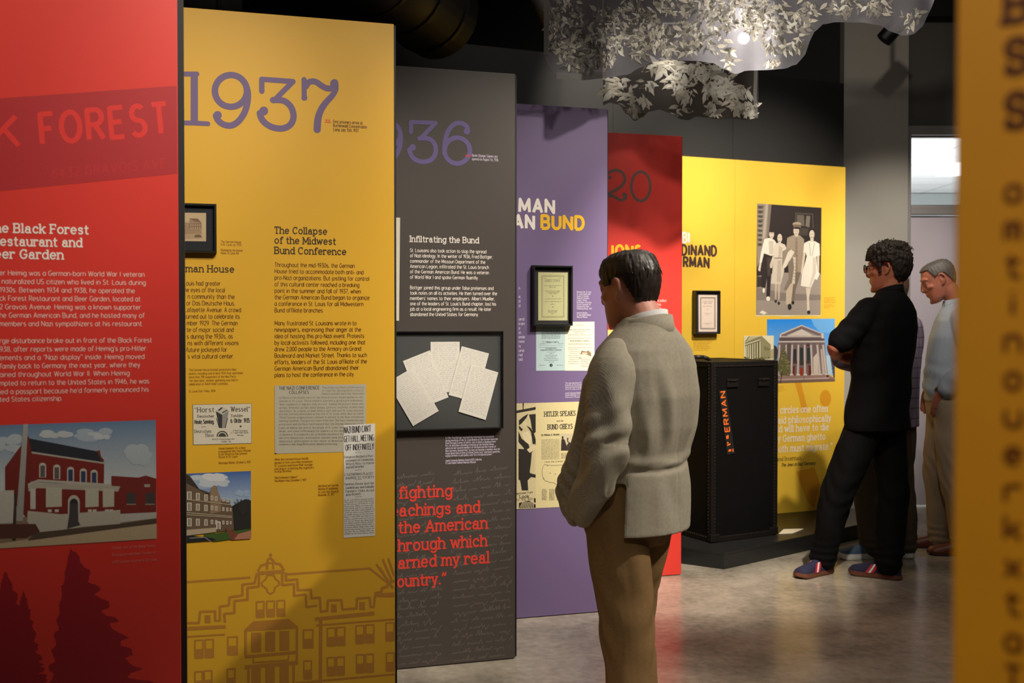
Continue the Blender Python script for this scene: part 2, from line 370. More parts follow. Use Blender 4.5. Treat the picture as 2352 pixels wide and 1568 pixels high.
class Art:
    """a printed picture drawn with polygons and strokes in crop coordinates (px = x / sc + ox)"""
    def __init__(self, S, ox=0, oy=0, sc=1.0, off=.0008, step=1.5e-5, plane=0.0):
        self.S, self.ox, self.oy, self.sc, self.step, self.plane = S, ox, oy, sc, step, plane
        self.bm = bmesh.new(); self.cl = self.bm.loops.layers.float_color.new('Ink'); self.h = off
    def P(self, p):
        q = self.S.uv(p[0] / self.sc + self.ox, p[1] / self.sc + self.oy, self.plane)
        return (min(q[0], self.S.smax), q[1])
    def ink(self, fs, col):
        c = lin(col)
        for f in fs:
            for l in f.loops: l[self.cl] = c
    def up(self): self.h += self.step
    def poly(self, col, pts, up=True):
        if up: self.up()
        vs = [self.bm.verts.new((*self.P(p), self.h)) for p in pts]
        f = self.bm.faces.new(vs); f.normal_update()
        if f.normal.z < 0: f.normal_flip()
        self.ink([f], col); return self
    def rect(self, col, x0, y0, x1, y1, up=True): return self.poly(col, [(x0, y0), (x1, y0), (x1, y1), (x0, y1)], up)
    def grad(self, c0, c1, quad):
        """a printed sky: colour runs from the top edge to the bottom edge of the quad"""
        self.up()
        vs = [self.bm.verts.new((*self.P(p), self.h)) for p in quad]
        f = self.bm.faces.new(vs); f.normal_update(); fl = f.normal.z < 0
        for l in f.loops: l[self.cl] = lin(c0) if l.vert in vs[:2] else lin(c1)
        if fl: f.normal_flip()
        return self
    def ell(self, col, cx, cy, rx, ry, a0=0, a1=360, n=18, up=True):
        return self.poly(col, [(cx + rx * math.cos(math.radians(a0 + (a1 - a0) * i / n)), cy + ry * math.sin(math.radians(a0 + (a1 - a0) * i / n))) for i in range(n if a1 - a0 == 360 else n + 1)], up)
    def stroke(self, col, pts, w, ends=0, up=True, disc=8, tip=None):
        if up: self.up()
        if col == (0, 0, 0) and len(pts) >= 6: pts = [(v.x, v.y) for v in crom(pts)]
        k = 1.0 / (self.S.scale(pts[0][0] / self.sc + self.ox, pts[0][1] / self.sc + self.oy) * self.sc)
        fs = ribbon(self.bm, [self.P(p) for p in pts], w * k, ends, disc, self.h, tipw=None if tip is None else tip * k)
        if fs: self.ink(fs, col)
        return self
    def text(self, col, s, p0, p1, cap, style='sans', weight=.075, slant=0.0, up=True):
        """fit s between baseline points p0 and p1, cap px high"""
        if up: self.up()
        lay, nat = layout(s, style)
        k = 1.0 / (self.S.scale(p0[0] / self.sc + self.ox, p0[1] / self.sc + self.oy) * self.sc)
        dx, dy = (p1[0] - p0[0]) / nat, (p1[1] - p0[1]) / nat
        w = weight * cap * k
        for c, gx in lay:
            wd, st, sf = glyph(c, style)
            T = lambda q: self.P((p0[0] + (gx + q[0]) * dx + slant * q[1] * cap, p0[1] + (gx + q[0]) * dy - q[1] * cap))
            hh = self.h
            for p in st: self.ink(ribbon(self.bm, [T(q) for q in p], w, 0, 6, hh) or [], col); hh += 1e-5
            if style == 'slab':
                q_ = max(1.4, 1.5 * cap / max(1e-6, math.hypot(dx, dy)))
                for x, y, l, r in sf: self.ink(ribbon(self.bm, [T((x - l * q_, y)), T((x + r * q_, y))], w * .75, 0, 6, hh) or [], col); hh += 1e-5
                for p in SLABX.get(c, ()): self.ink(ribbon(self.bm, [T(q) for q in p], w * .75, 0, 6, hh) or [], col); hh += 1e-5
        return self
    def specks(self, col, p0, p1, h, n=None, seed=0, w=.16):
        """a line of print too small to read: word-long runs of tiny marks"""
        r = random.Random(seed * 977 + int(p0[1])); x = p0[0]; self.up()
        ln = p1[0] - p0[0]
        while x < p1[0] - h * .5:
            wl = min(h * r.uniform(1.2, 4.5), p1[0] - x); pts = []
            m = max(2, int(wl / (h * .42)))
            for i in range(m + 1):
                xx = x + wl * i / m; yy = p0[1] + (p1[1] - p0[1]) * (xx - p0[0]) / ln
                pts.append((xx, yy - (h * r.uniform(.45, .95) if i % 2 else h * r.uniform(0, .15))))
            self.stroke(col, pts, h * w, up=False)
            x += wl + h * .55
        return self
    def done(self, name, parent=None, raw=False, m=None): return page(self.bm, self.S, 0, name, m or INK, parent, raw)
def cloud(A_, col, cx, cy, rx, ry, seed=0):
    r = random.Random(seed)
    for i in range(9):
        A_.ell(col, cx + rx * r.uniform(-.8, .8), cy + ry * r.uniform(-.6, .6), rx * r.uniform(.25, .5), ry * r.uniform(.3, .6), n=16)
def script_line(A_, col, p0, p1, h, w, r, slope=0.3):
    """a line of joined-up handwriting"""
    x = p0[0]; L_ = p1[0] - p0[0]
    A_.up()
    while x < p1[0]:
        n = r.randint(3, 9); pts = []
        for i in range(n * 2):
            if x > p1[0]: break
            yy = p0[1] + (p1[1] - p0[1]) * (x - p0[0]) / L_
            tall = r.random() < .16
            amp = h * (r.uniform(1.3, 1.9) if tall else r.uniform(.35, .8))
            if r.random() < .06: amp = -h * .8
            pts.append((x + (amp * slope if i % 2 else 0), yy - (amp if i % 2 else r.uniform(0, h * .12))))
            x += h * r.uniform(.28, .55)
        if len(pts) > 1: A_.stroke(col, pts, w, up=False)
        x += h * r.uniform(.5, 1.1)
# ------------------------------------------------------------------ shared materials
M_BLACK = mat('black_edge', (9, 9, 9), .6)
M_RED = mat('red_printed_board', (214, 56, 46), .42, .05, 3, .08, 900)
M_YEL = mat('yellow_printed_board', (226, 174, 44), .45, .04, 3, .08, 900)
M_CHAR = mat('charcoal_printed_board', (76, 69, 64), .45, .06, 3, .08, 900)
M_PUR = mat('violet_printed_board', (112, 94, 134), .45, .05, 3, .08, 900)
M_MURAL = mat('yellow_mural_board', (240, 196, 62), .5, .03, 3, .08, 900)
def flat(name, rgb, rough=.5): return mat(name, rgb, rough, .04, 60)
K_WHITE = flat('white_lettering', (238, 230, 220)); K_PALE = flat('pale_lettering', (232, 190, 180)); K_DARK = flat('dark_lettering', (48, 36, 26))
K_BODY = flat('brown_body_lettering', (112, 68, 14)); K_FAINT = flat('faint_brown_lettering', (150, 98, 14)); K_VIOL = flat('violet_lettering', (112, 92, 132))
K_RED = flat('red_lettering', (226, 66, 52)); K_GREY = flat('grey_lettering', (104, 80, 74)); K_YEL = flat('yellow_lettering', (240, 186, 20)); K_PINK = flat('pinkish_caption_lettering', (222, 108, 98))
K_LILAC = flat('pale_violet_lettering', (206, 196, 214)); K_VIOL2 = flat('violet_numeral_lettering', (108, 94, 150))
M_FRAME = mat('black_picture_frame', (22, 21, 22), .35, .1, 40)
M_MAT = mat('black_mat_board', (84, 86, 86), .8, .06, 80)
def glass_mat(name, refl=.06, tint=(1, 1, 1, 1)):
    m = bpy.data.materials.new(name); m.use_nodes = True; nt = m.node_tree
    nt.nodes.remove(nt.nodes['Principled BSDF']); out = nt.nodes['Material Output']
    t = nt.nodes.new('ShaderNodeBsdfTransparent'); t.inputs[0].default_value = tint
    g = nt.nodes.new('ShaderNodeBsdfGlossy'); g.inputs['Roughness'].default_value = .02
    f = nt.nodes.new('ShaderNodeFresnel'); f.inputs[0].default_value = 1.2
    n = nt.nodes.new('ShaderNodeTexNoise'); n.inputs['Scale'].default_value = 3
    mm = nt.nodes.new('ShaderNodeMath'); mm.operation = 'MULTIPLY_ADD'; mm.inputs[1].default_value = .01; nt.links.new(n.outputs['Fac'], mm.inputs[0]); nt.links.new(f.outputs[0], mm.inputs[2])
    x = nt.nodes.new('ShaderNodeMixShader'); nt.links.new(mm.outputs[0], x.inputs[0]); nt.links.new(t.outputs[0], x.inputs[1]); nt.links.new(g.outputs[0], x.inputs[2])
    nt.links.new(x.outputs[0], out.inputs[0]); return m
M_GLASS = glass_mat('picture_glass')
def frame(S, label, x0, y0, x1, y1, depth, rail_px, mat_m, group=None, docs=None, name='picture_frame'):
    """a shallow box frame hung on a board: front corners given in px; returns its root and the depth of the mat face"""
    s0, zt = S.uv(x0, (y0 + y1) / 2, depth)[0], S.uv((x0 + x1) / 2, y0, depth)[1]
    s1, zb = S.uv(x1, (y0 + y1) / 2, depth)[0], S.uv((x0 + x1) / 2, y1, depth)[1]
    rw = rail_px / S.scale((x0 + x1) / 2, (y0 + y1) / 2)
    root = thing(name, label, 'picture frame', S.loc + S.u * ((s0 + s1) / 2) + S.n * .001, S.rotz, group)
    root.location.z = zb + S.loc.z
    cx = (s0 + s1) / 2; W, H = (s1 - s0) / 2, zt - zb
    bm = bmesh.new()
    prof = [(0, 0), (0, -depth * .85), (rw * .2, -depth), (rw * .8, -depth), (rw, -depth * .8), (rw, 0)]
    rows = []
    for sx, sz in ((-1, 0), (1, 0), (1, 1), (-1, 1)):
        rows.append([bm.verts.new((sx * (W - a), b, (a if sz == 0 else H - a))) for a, b in prof])
    for i in range(4):
        A_, B_ = rows[i], rows[(i + 1) % 4]
        for j in range(len(prof) - 1): bm.faces.new((A_[j], B_[j], B_[j + 1], A_[j + 1]))
    bmesh.ops.recalc_face_normals(bm, faces=bm.faces)
    obj('moulding', bm, M_FRAME, root)
    inner = depth * .45
    obj('mat_board', bx(-W + rw * .6, W - rw * .6, -inner, -.0005, rw * .6, H - rw * .6), mat_m, root)
    obj('glass_pane', bx(-W + rw * .8, W - rw * .8, -depth * .76, -depth * .76 + .0015, rw * .8, H - rw * .8), M_GLASS, root)
    T = Surface(root, S.loc + S.u * cx + S.n * .001, S.rotz); T.loc.z = zb + S.loc.z
    T.M = Matrix.Translation(T.loc) @ Matrix.Rotation(S.rotz, 4, 'Z')
    return root, T, inner
# ------------------------------------------------------------------ the room shell
def concrete():
    m = bpy.data.materials.new('polished_concrete'); m.use_nodes = True; nt = m.node_tree; b = nt.nodes['Principled BSDF']
    tc = nt.nodes.new('ShaderNodeTexCoord')
    n1 = nt.nodes.new('ShaderNodeTexNoise'); n1.inputs['Scale'].default_value = 2.2; n1.inputs['Detail'].default_value = 9; n1.inputs['Roughness'].default_value = .66
    n2 = nt.nodes.new('ShaderNodeTexNoise'); n2.inputs['Scale'].default_value = 26; n2.inputs['Detail'].default_value = 6
    for n in (n1, n2): nt.links.new(tc.outputs['Object'], n.inputs['Vector'])
    a = nt.nodes.new('ShaderNodeMath'); a.operation = 'MULTIPLY_ADD'; a.inputs[1].default_value = .35
    nt.links.new(n2.outputs['Fac'], a.inputs[0]); nt.links.new(n1.outputs['Fac'], a.inputs[2])
    r = nt.nodes.new('ShaderNodeValToRGB'); r.color_ramp.elements[0].position = .45; r.color_ramp.elements[1].position = .92
    r.color_ramp.elements[0].color = lin((116, 108, 96)); r.color_ramp.elements[1].color = lin((190, 180, 162))
    nt.links.new(a.outputs[0], r.inputs[0]); nt.links.new(r.outputs[0], b.inputs['Base Color'])
    rr = nt.nodes.new('ShaderNodeMapRange'); rr.inputs['To Min'].default_value = .14; rr.inputs['To Max'].default_value = .30
    nt.links.new(n1.outputs['Fac'], rr.inputs['Value']); nt.links.new(rr.outputs[0], b.inputs['Roughness'])
    bp = nt.nodes.new('ShaderNodeBump'); bp.inputs['Strength'].default_value = .06; bp.inputs['Distance'].default_value = .004
    nt.links.new(n2.outputs['Fac'], bp.inputs['Height']); nt.links.new(bp.outputs[0], b.inputs['Normal'])
    setin(b, 'Specular IOR Level', .6)
    return m
M_FLOOR = concrete()
M_CEIL = mat('black_ceiling_paint', (14, 14, 14), .8, .2, 4)
M_CHARWALL = mat('charcoal_wall_paint', (30, 29, 28), .6, .05, 4)
M_GREYWALL = mat('grey_wall_paint', (158, 154, 146), .7, .04, 5, .05, 400)
M_DARKWALL = mat('dark_grey_wall', (84, 82, 79), .7, .04, 5)
M_DOOR = mat('pale_door_paint', (176, 168, 178), .45, .03, 4)
M_TRIM = mat('grey_door_frame_paint', (132, 129, 128), .5, .03, 5)
M_WHITE = mat('white_room_paint', (236, 238, 238), .7, .02, 3)
struct('floor', bx(-4.0, 5.0, -1.6, 8.6, -.12, 0), M_FLOOR)
struct('ceiling', bx(-4.0, 5.0, -1.6, 8.6, 4.2, 4.3), M_CEIL)
struct('wall_left', bx(-4.15, -4.0, -1.6, 8.6, 0, 4.2), M_CEIL)
struct('wall_right', bx(5.0, 5.15, -1.6, 8.6, 0, 4.2), M_DARKWALL)
struct('wall_front', bx(-4.0, 5.0, -1.75, -1.6, 0, 4.2), M_CEIL)
# back wall: black behind the exhibition, grey pier, then the door bay
struct('wall_back', bx(-4.0, 2.50, 8.0, 8.15, 0, 4.2), M_CEIL)
PX0, PX1 = 2.50, 2.985
struct('wall_pier', bx(PX0, PX1, 7.9, 8.15, 0, 4.2), M_GREYWALL)
DY = 7.97
struct('wall_overdoor', bx(PX1, 5.0, DY + .06, DY + .16, 2.90, 4.2), M_DARKWALL)  # darker grey than the pier stands in for the dimmer lighting here
struct('ceiling_beam', bx(2.6, 5.0, 7.86, 8.2, 3.70, 4.2), M_CEIL)
Z_DT, Z_T0, Z_T1 = 2.22, 2.29, 2.83
DX0, DX1 = 3.03, 3.98
bm = bmesh.new()
box(bm, PX1, DX0, DY - .02, DY + .1, 0, 2.90, .003); box(bm, DX1, DX1 + .06, DY - .02, DY + .1, 0, 2.90, .003)
box(bm, DX0, DX1, DY - .02, DY + .1, Z_T1, 2.90, .003); box(bm, DX0, DX1, DY - .02, DY + .1, Z_DT + .01, Z_T0, .003)
struct('trim_1', bm, M_TRIM)
struct('wall_doorside', bx(DX1 + .06, 5.0, DY, DY + .15, 0, 2.90), M_GREYWALL)
d = struct('door_1', bx(DX0 + .004, DX1 - .004, DY + .01, DY + .055, .012, Z_DT), M_DOOR)
bm = bmesh.new(); cyl(bm, (DX1 - .09, DY - .05, 1.02), (DX1 - .21, DY - .05, 1.02), .011); cyl(bm, (DX1 - .09, DY + .012, 1.02), (DX1 - .09, DY - .06, 1.02), .014)
obj('handle', bm, mat('brushed_steel', (150, 150, 150), .3, metal=1.0), d)
w = struct('window_1', bx(DX0, DX1, DY + .035, DY + .041, Z_T0, Z_T1), M_GLASS)
bm = bmesh.new()
for a in ((DX0, DX1, Z_T0, Z_T0 + .016), (DX0, DX1, Z_T1 - .012, Z_T1)): box(bm, a[0], a[1], DY + .02, DY + .06, a[2], a[3])
obj('glazing_bead', bm, M_TRIM, w)
# the white room beyond the transom
def grid_ceiling():
    m = bpy.data.materials.new('white_ceiling_tiles'); m.use_nodes = True; nt = m.node_tree; b = nt.nodes['Principled BSDF']
    t = nt.nodes.new('ShaderNodeTexBrick'); t.offset = 0; t.inputs['Scale'].default_value = 1.0
    t.inputs['Color1'].default_value = t.inputs['Color2'].default_value = lin((240, 242, 242)); t.inputs['Mortar'].default_value = lin((186, 190, 192))
    t.inputs['Mortar Size'].default_value = .012; t.inputs['Brick Width'].default_value = 1.2; t.inputs['Row Height'].default_value = .6
    tc = nt.nodes.new('ShaderNodeTexCoord'); nt.links.new(tc.outputs['Object'], t.inputs['Vector']); nt.links.new(t.outputs['Color'], b.inputs['Base Color'])
    b.inputs['Roughness'].default_value = .9; return m
struct('ceiling_beyond', bx(2.0, 8.4, 8.2, 15.5, 3.3, 3.36), grid_ceiling())
struct('wall_beyond', bx(2.0, 8.4, 15.5, 15.6, 0, 3.3), M_WHITE)
struct('wall_beyond_left', bx(1.9, 2.0, 8.2, 15.6, 0, 3.36), M_WHITE)
struct('wall_beyond_right', bx(8.4, 8.5, 8.2, 15.6, 0, 3.36), M_WHITE)
struct('floor_beyond', bx(2.0, 8.4, 8.62, 15.5, -.12, 0), M_WHITE)
struct('trim_2', bx(2.0, 8.4, 15.3, 15.5, 2.98, 3.29), mat('grey_soffit', (190, 198, 198), .7))
E_LAMP = bpy.data.materials.new('ceiling_lamp_glow'); E_LAMP.use_nodes = True
eb = E_LAMP.node_tree.nodes['Principled BSDF']; eb.inputs['Emission Color'].default_value = (1, 1, 1, 1); eb.inputs['Emission Strength'].default_value = 3.0
lt = tag(obj('ceiling_light', bx(5.30, 6.5, 12.4, 13.1, 3.24, 3.298), E_LAMP), 'white lit ceiling panel seen through the glass above the door', 'ceiling light')
area('white_room_fill', (4.6, 11.5, 1.2), (4.6, 11.6, 3.3), 105, 3.0, 4.0, (1, 1, 1))  # unseen area light added to brighten the ceiling beyond, not a fitting
# ------------------------------------------------------------------ partition, mural, plinth
MA = math.atan(.4)
mp0 = at(1940, HOR, 7.366)
M_CW2 = M_CHARWALL
pw = thing('wall_partition', 'x', 'x', (mp0.x, mp0.y, 0), MA)
del pw['label'], pw['category']; pw['kind'] = 'structure'
WS = Surface(pw, mp0, MA); WS.loc.z = 0
seam = WS.uv(1688, 270)[0]; seam2 = WS.uv(1412, 270)[0]
obj('wall_board', bx(seam + .001, 0.0, .022, .16, 0, 3.09, .001), M_CHARWALL, pw)
obj('wall_board', bx(seam2 + .001, seam - .001, .022, .16, 0, 3.09, .001), M_CHARWALL, pw)
obj('wall_board', bx(-4.2, seam2 - .001, .022, .16, 0, 3.09, .001), M_CHARWALL, pw)
# ducts and pipes in the dark above
M_DUCT = mat('dark_duct_metal', (22, 22, 22), .5, .15, 8)
def duct(name, label, p0, p1, r, m, rings=0, cat='duct'):
    t = thing(name, label, cat, p0)
    b_ = bmesh.new(); v = Vector(p1) - Vector(p0); cyl(b_, (0, 0, 0), v, r, n=28)
    obj('duct_body', b_, m, t, True)
    for i in range(rings):
        b_ = bmesh.new(); c = v * ((i + .5) / rings); dn = v.normalized() * .012
        cyl(b_, c - dn, c + dn, r * 1.03, n=28); obj('seam_ring', b_, m, t)
    return t
duct('air_duct', 'large dark round air duct under the black ceiling above the charcoal panel', at(760, -150, 4.9), at(1010, 40, 5.9), .24, M_DUCT, 4)
duct('air_duct', 'grey round duct in the top left corner above the yellow panel', at(330, -30, 6.6), at(540, -40, 6.8), .22, mat('grey_duct_metal', (96, 96, 92), .5, .1, 8), 2)
duct('ceiling_pipe', 'thin grey pipe slanting above the left corner of the hanging leaf fabric', at(1205, -70, 5.6), at(1275, 75, 5.9), .045, mat('grey_pipe_metal', (110, 110, 106), .5, .1, 8), 0, 'pipe')
# the low black plinth
M_PLINTH = mat('black_plinth_paint', (30, 30, 30), .4, .1, 6)
C0 = at(1665, HOR, 5.94); Rr = Vector((2.62, 7.06, 0)); Ll = Vector((.62, 6.33, 0))
bkl = Vector((.55, mp0.y + (.55 - mp0.x) * .4 + .0, 0)); bkr = Vector((2.62, mp0.y + .05, 0))
foot = [Vector((C0.x, C0.y, 0)), Rr, Vector((2.42, 7.36, 0)), Vector((mp0.x + .0, mp0.y - .002, 0)), bkl]
foot = [foot[0], Rr, Vector((2.62, 7.36, 0)), Vector((mp0.x + .006, mp0.y - .003, 0)), Vector((.50, mp0.y + (.50 - mp0.x) * .4 - .003, 0)), Ll]
pl = thing('plinth', 'low black display plinth under the tall black trunk', 'plinth', (C0.x, C0.y, 0))
bm = bmesh.new()
b0 = [bm.verts.new((v.x - C0.x, v.y - C0.y, .0005)) for v in foot]; b1 = [bm.verts.new((v.x - C0.x, v.y - C0.y, .08)) for v in foot]
for i in range(len(foot)): bm.faces.new((b0[i], b0[(i + 1) % 6], b1[(i + 1) % 6], b1[i]))
bm.faces.new(b0[::-1]); bm.faces.new(b1); bmesh.ops.recalc_face_normals(bm, faces=bm.faces)
obj('plinth_body', bm, M_PLINTH, pl)
bm = bmesh.new()
b0 = [bm.verts.new((v.x - C0.x, v.y - C0.y, .081)) for v in foot]; b1 = [bm.verts.new((v.x - C0.x, v.y - C0.y, .096)) for v in foot]
for i in range(len(foot)): bm.faces.new((b0[i], b0[(i + 1) % 6], b1[(i + 1) % 6], b1[i]))
bm.faces.new(b0[::-1]); bm.faces.new(b1); bmesh.ops.recalc_face_normals(bm, faces=bm.faces)
obj('plinth_top', bm, M_PLINTH, pl)
PTOP = .0965
# ------------------------------------------------------------------ the stepped row of timeline boards
PHI = math.atan(.29)
H = 2.44
# --- red board
S1 = panel('exhibit_board', 'red exhibit board with white heading about a restaurant and beer garden', 'exhibit board', 411, 2.881, PHI, 1.22, .004, H, M_RED, 14, group=None)
c = Art(S1, 0, 0, 3.484, off=.0003)
BAND = (172, 38, 42)
c.poly(BAND, [(-640, 832), (1435, 688), (1438, 1390), (-640, 1592)])
LR = (216, 48, 40)
c.text(LR, 'FOREST', (340, 1150), (1345, 1062), 235, 'bold', .085, slant=-.09)
c.text(LR, 'BLAC', (-600, 1232), (-90, 1184), 235, 'bold', .085, slant=-.06)
c.text(LR, 'K', (-20, 1178), (150, 1165), 235, 'bold', .085, slant=-.06)
c.text((184, 42, 44), '6432 GRAVOIS AVE.', (420, 1425), (1350, 1338), 74, 'bold', .07)
c.done('printed_banner')
c = Art(S1, 0, 940, 2.4967, off=.0003)
TREE = (150, 26, 38)
def fir(A_, col, tip, base_y, left, right, seed):
    r = random.Random(seed); n = 64; Lp, Rp = [], []
    for i in range(1, n + 1):
        t = i / n; y = tip[1] + (base_y - tip[1]) * t
        j = 1 + .16 * math.sin(i * .9 + seed) * r.uniform(.4, 1.2) + r.uniform(-.07, .09)
        Lp.append((tip[0] - left * t ** .8 * j, y + r.uniform(-8, 8)))
        j = 1 + .16 * math.sin(i * .9 + seed) * r.uniform(.4, 1.2) + r.uniform(-.07, .09)
        Rp.append((tip[0] + right * t ** .8 * j, y + r.uniform(-8, 8)))
    A_.poly(col, [tip] + Rp + [(Rp[-1][0] + 50, 2380), (Lp[-1][0] - 40, 2380)] + Lp[::-1])
fir(c, TREE, (30, 930), 1640, 150, 235, 3); fir(c, TREE, (135, 1040), 1640, 120, 130, 9); fir(c, TREE, (405, 795), 1640, 125, 420, 5)
c.done('printed_fir_tree_silhouette')
write(S1, 'heading', K_WHITE, [('The Black Forest', 31, 204, 535.5, 'Black Forest'), ('Restaurant and', 0, 189, 565, 'estaurant and'), ('Beer Garden', 45, 146, 594, 'Garden')], 19.8, 'slab', .085, disc=8)
T = ['er Heimig was a German-born World War I veteran|332', ' naturalized US citizen who lived in St. Louis during|335', '1930s. Between 1934 and 1938, he operated the|310', 'ck Forest Restaurant and Beer Garden, located at|323', '2 Gravois Avenue. Heimig was a known supporter|324', 'he German American Bund, and he hosted many of|332', 'members and Nazi sympathizers at his restaurant.|329', '', 'rge disturbance broke out in front of the Black Forest|349', '938, after reports were made of Heimig\'s pro-Hitler|336', 'ements and a \u201cNazi display\u201d inside. Heimig moved|332', 'family back to Germany the next year, where they|322', 'ained throughout World War II. When Heimig|298', 'mpted to return to the United States in 1946, he was|343', 'ied a passport because he\'d formerly renounced his|342', 'ted States citizenship.|144']
def rows(T): return [None if not t else (t.split('|')[0], float(t.split('|')[1])) + ((float(t.split('|')[2]),) if t.count('|') > 1 else ()) for t in T]
column(S1, 'body_text', K_PALE, -1, 633.5, 921, rows(T), 11, weight=.066)
column(S1, 'caption', K_PINK, 257, 1258, 1290, rows(['Former site of the Black Forest|357', 'Restaurant and Beer Garden at|358', '6432 Gravois Avenue in St. Louis.|362', '', 'Photograph by staff, 2024|344'][:3]), 6, weight=.08)
# printed street photograph
c = Art(S1, 0, 940, 2.4967, off=.0008)
c.grad((96, 126, 158), (196, 202, 202), [(-160, 96), (893, 60), (896, 420), (-160, 440)])
c.poly((196, 200, 198), [(-160, 420), (896, 400), (898, 600), (-160, 640)])
cloud(c, (164, 178, 190), 560, 150, 110, 40, 1); cloud(c, (190, 196, 200), 570, 152, 60, 22, 2); cloud(c, (176, 186, 194), 790, 260, 90, 60, 3); cloud(c, (176, 186, 192), 20, 200, 110, 60, 4); cloud(c, (186, 192, 196), 330, 140, 90, 30, 6)
c.poly((138, 116, 92), [(-160, 620), (898, 600), (899, 740), (-160, 806)])
c.poly((186, 166, 134), [(230, 735), (898, 655), (899, 740), (-160, 806), (-160, 790)])
c.poly((116, 40, 34), [(30, 330), (100, 235), (165, 150), (185, 240), (170, 640), (30, 480)])
c.poly((190, 186, 174), [(-160, 470), (80, 462), (85, 650), (-160, 660)])
c.poly((44, 46, 54), [(165, 165), (560, 240), (600, 305), (182, 245)])
c.poly((120, 48, 38), [(555, 238), (572, 232), (580, 270), (598, 290), (590, 305)])
c.poly((122, 40, 34), [(182, 245), (598, 305), (596, 430), (170, 410)])
c.poly((176, 172, 160), [(182, 241), (598, 303), (598, 312), (182, 251)])
for x, y, b in ((245, 305, 0), (326, 315, 0), (405, 328, 1), (478, 337, 1), (540, 345, 1)):
    w_ = 20; c.ell((192, 186, 172), x, y + 18, w_, 18, 180, 360); c.rect((192, 186, 172), x - w_, y + 18, x + w_, y + 84)
    c.rect((52, 62, 96) if b else (96, 88, 82), x - 13, y + 16, x + 13, y + 82)
c.poly((186, 180, 166), [(160, 425), (220, 400), (690, 430), (690, 440), (596, 442), (220, 412), (165, 438)])
c.poly((122, 44, 38), [(640, 380), (795, 390), (835, 378), (896, 396), (897, 600), (640, 610)])
for x in (728, 835): c.rect((70, 66, 66), x, 478, x + 48, 540); c.rect((150, 140, 128), x - 2, 540, x + 52, 546)
c.rect((170, 160, 150), 828, 428, 860, 444)
c.poly((120, 42, 36), [(165, 440), (690, 442), (690, 600), (165, 620)])
c.poly((176, 170, 156), [(160, 432), (220, 418), (690, 440), (678, 470), (215, 450), (165, 470)])
for x0, x1 in ((264, 355), (490, 566), (590, 655)): c.poly((190, 186, 168), [(x0, 440 + x0 * .02), (x1, 442 + x1 * .02), (x1, 556), (x0, 560)])
c.poly((196, 192, 180), [(175, 455), (205, 450), (205, 570), (175, 570)]); c.rect((120, 42, 36), 212, 452, 262, 590)
c.poly((184, 178, 164), [(160, 580), (260, 590), (350, 600), (690, 575), (690, 655), (480, 672), (350, 690), (205, 705), (155, 640)])
for x in (275, 315, 505, 532, 603, 628): c.rect((196, 190, 178), x, 572, x + 22, 588)
c.poly((188, 184, 174), [(690, 598), (897, 588), (897, 622), (690, 648)])
c.ell((184, 178, 166), 424, 530, 34, 40, 180, 360); c.rect((184, 178, 166), 390, 528, 458, 600); c.ell((52, 46, 44), 424, 540, 24, 30, 180, 360); c.poly((70, 66, 64), [(400, 540), (448, 540), (450, 640), (462, 662), (385, 684), (398, 600)])
c.poly((84, 70, 56), [(205, 705), (690, 655), (898, 625), (898, 650), (600, 690), (160, 750)])
c.poly((160, 158, 152), [(134, 84), (162, 82), (132, 640), (92, 640)]); c.poly((62, 52, 46), [(85, 480), (96, 480), (92, 750), (70, 750)])
c.poly((88, 52, 44), [(-160, 660), (205, 655), (230, 700), (150, 735), (-160, 740)])
c.done('printed_photo')
# --- yellow board
S2 = panel('exhibit_board', 'yellow exhibit board headed 1937 in large violet numerals', 'exhibit board', 906, 3.63, PHI, 1.22, .004, H, M_YEL, 7)
c = Art(S2, 420, 0, 3.484, off=.0006, step=4e-5); V_ = (0, 0, 0)
W7 = 25
c.stroke(V_, [(-70, 592), (112, 592)], 20, 1, disc=14); c.stroke(V_, [(92, 592), (92, 800), (92, 985)], 28, 0, disc=14); c.stroke(V_, [(-70, 982), (92, 984), (200, 990)], 19, 1, disc=14)
c.done('numeral', m=K_VIOL); c = Art(S2, 420, 0, 3.484, off=.0006)
c.stroke(V_, [(385 + 128 * math.cos(t), 727 + 127 * math.sin(t)) for t in [2 * math.pi * i / 40 for i in range(41)]], 25)
c.stroke(V_, [(512, 700), (521, 750), (518, 810), (505, 870), (480, 925), (440, 975), (390, 1003), (340, 1000), (300, 980), (275, 950), (266, 925)], 25, 1, disc=14); c.ell(V_, 278, 922, 34, 34)
c.done('numeral', m=K_VIOL); c = Art(S2, 420, 0, 3.484, off=.0006)
c.stroke(V_, [(632, 730), (632, 634), (882, 652), (728, 806)], 21, 1, disc=14)
c.stroke(V_, [(722, 800), (775, 800), (820, 812), (862, 850), (883, 900), (884, 950), (862, 995), (820, 1022), (770, 1028), (710, 1015), (660, 985), (628, 945), (616, 905)], 25, 1, disc=14); c.ell(V_, 647, 888, 36, 36)
c.done('numeral', m=K_VIOL); c = Art(S2, 420, 0, 3.484, off=.0006)
c.stroke(V_, [(970, 636), (972, 780)], 20, 1, disc=14); c.ell(V_, 973, 782, 24, 24)
c.stroke(V_, [(985, 690), (1005, 660), (1040, 650), (1075, 660), (1110, 685), (1150, 705), (1190, 706), (1220, 692)], 24, 1, disc=14); c.ell(V_, 1212, 666, 33, 33)
c.stroke(V_, [(1226, 680), (1222, 720), (1195, 765), (1145, 820), (1105, 880), (1082, 950), (1075, 1035)], 20, 1, disc=14, tip=29)
c.done('numeral', m=K_VIOL)
write(S2, 'heading', K_DARK, [('The Collapse', 630.4, 751.5, 537), ('of the Midwest', 630.4, 771.6, 560), ('Bund Conference', 630.4, 795.4, 583.5), ('The German House', 427, 538, 624.5, 'man House')], 14.8, 'slab', .075, disc=8)
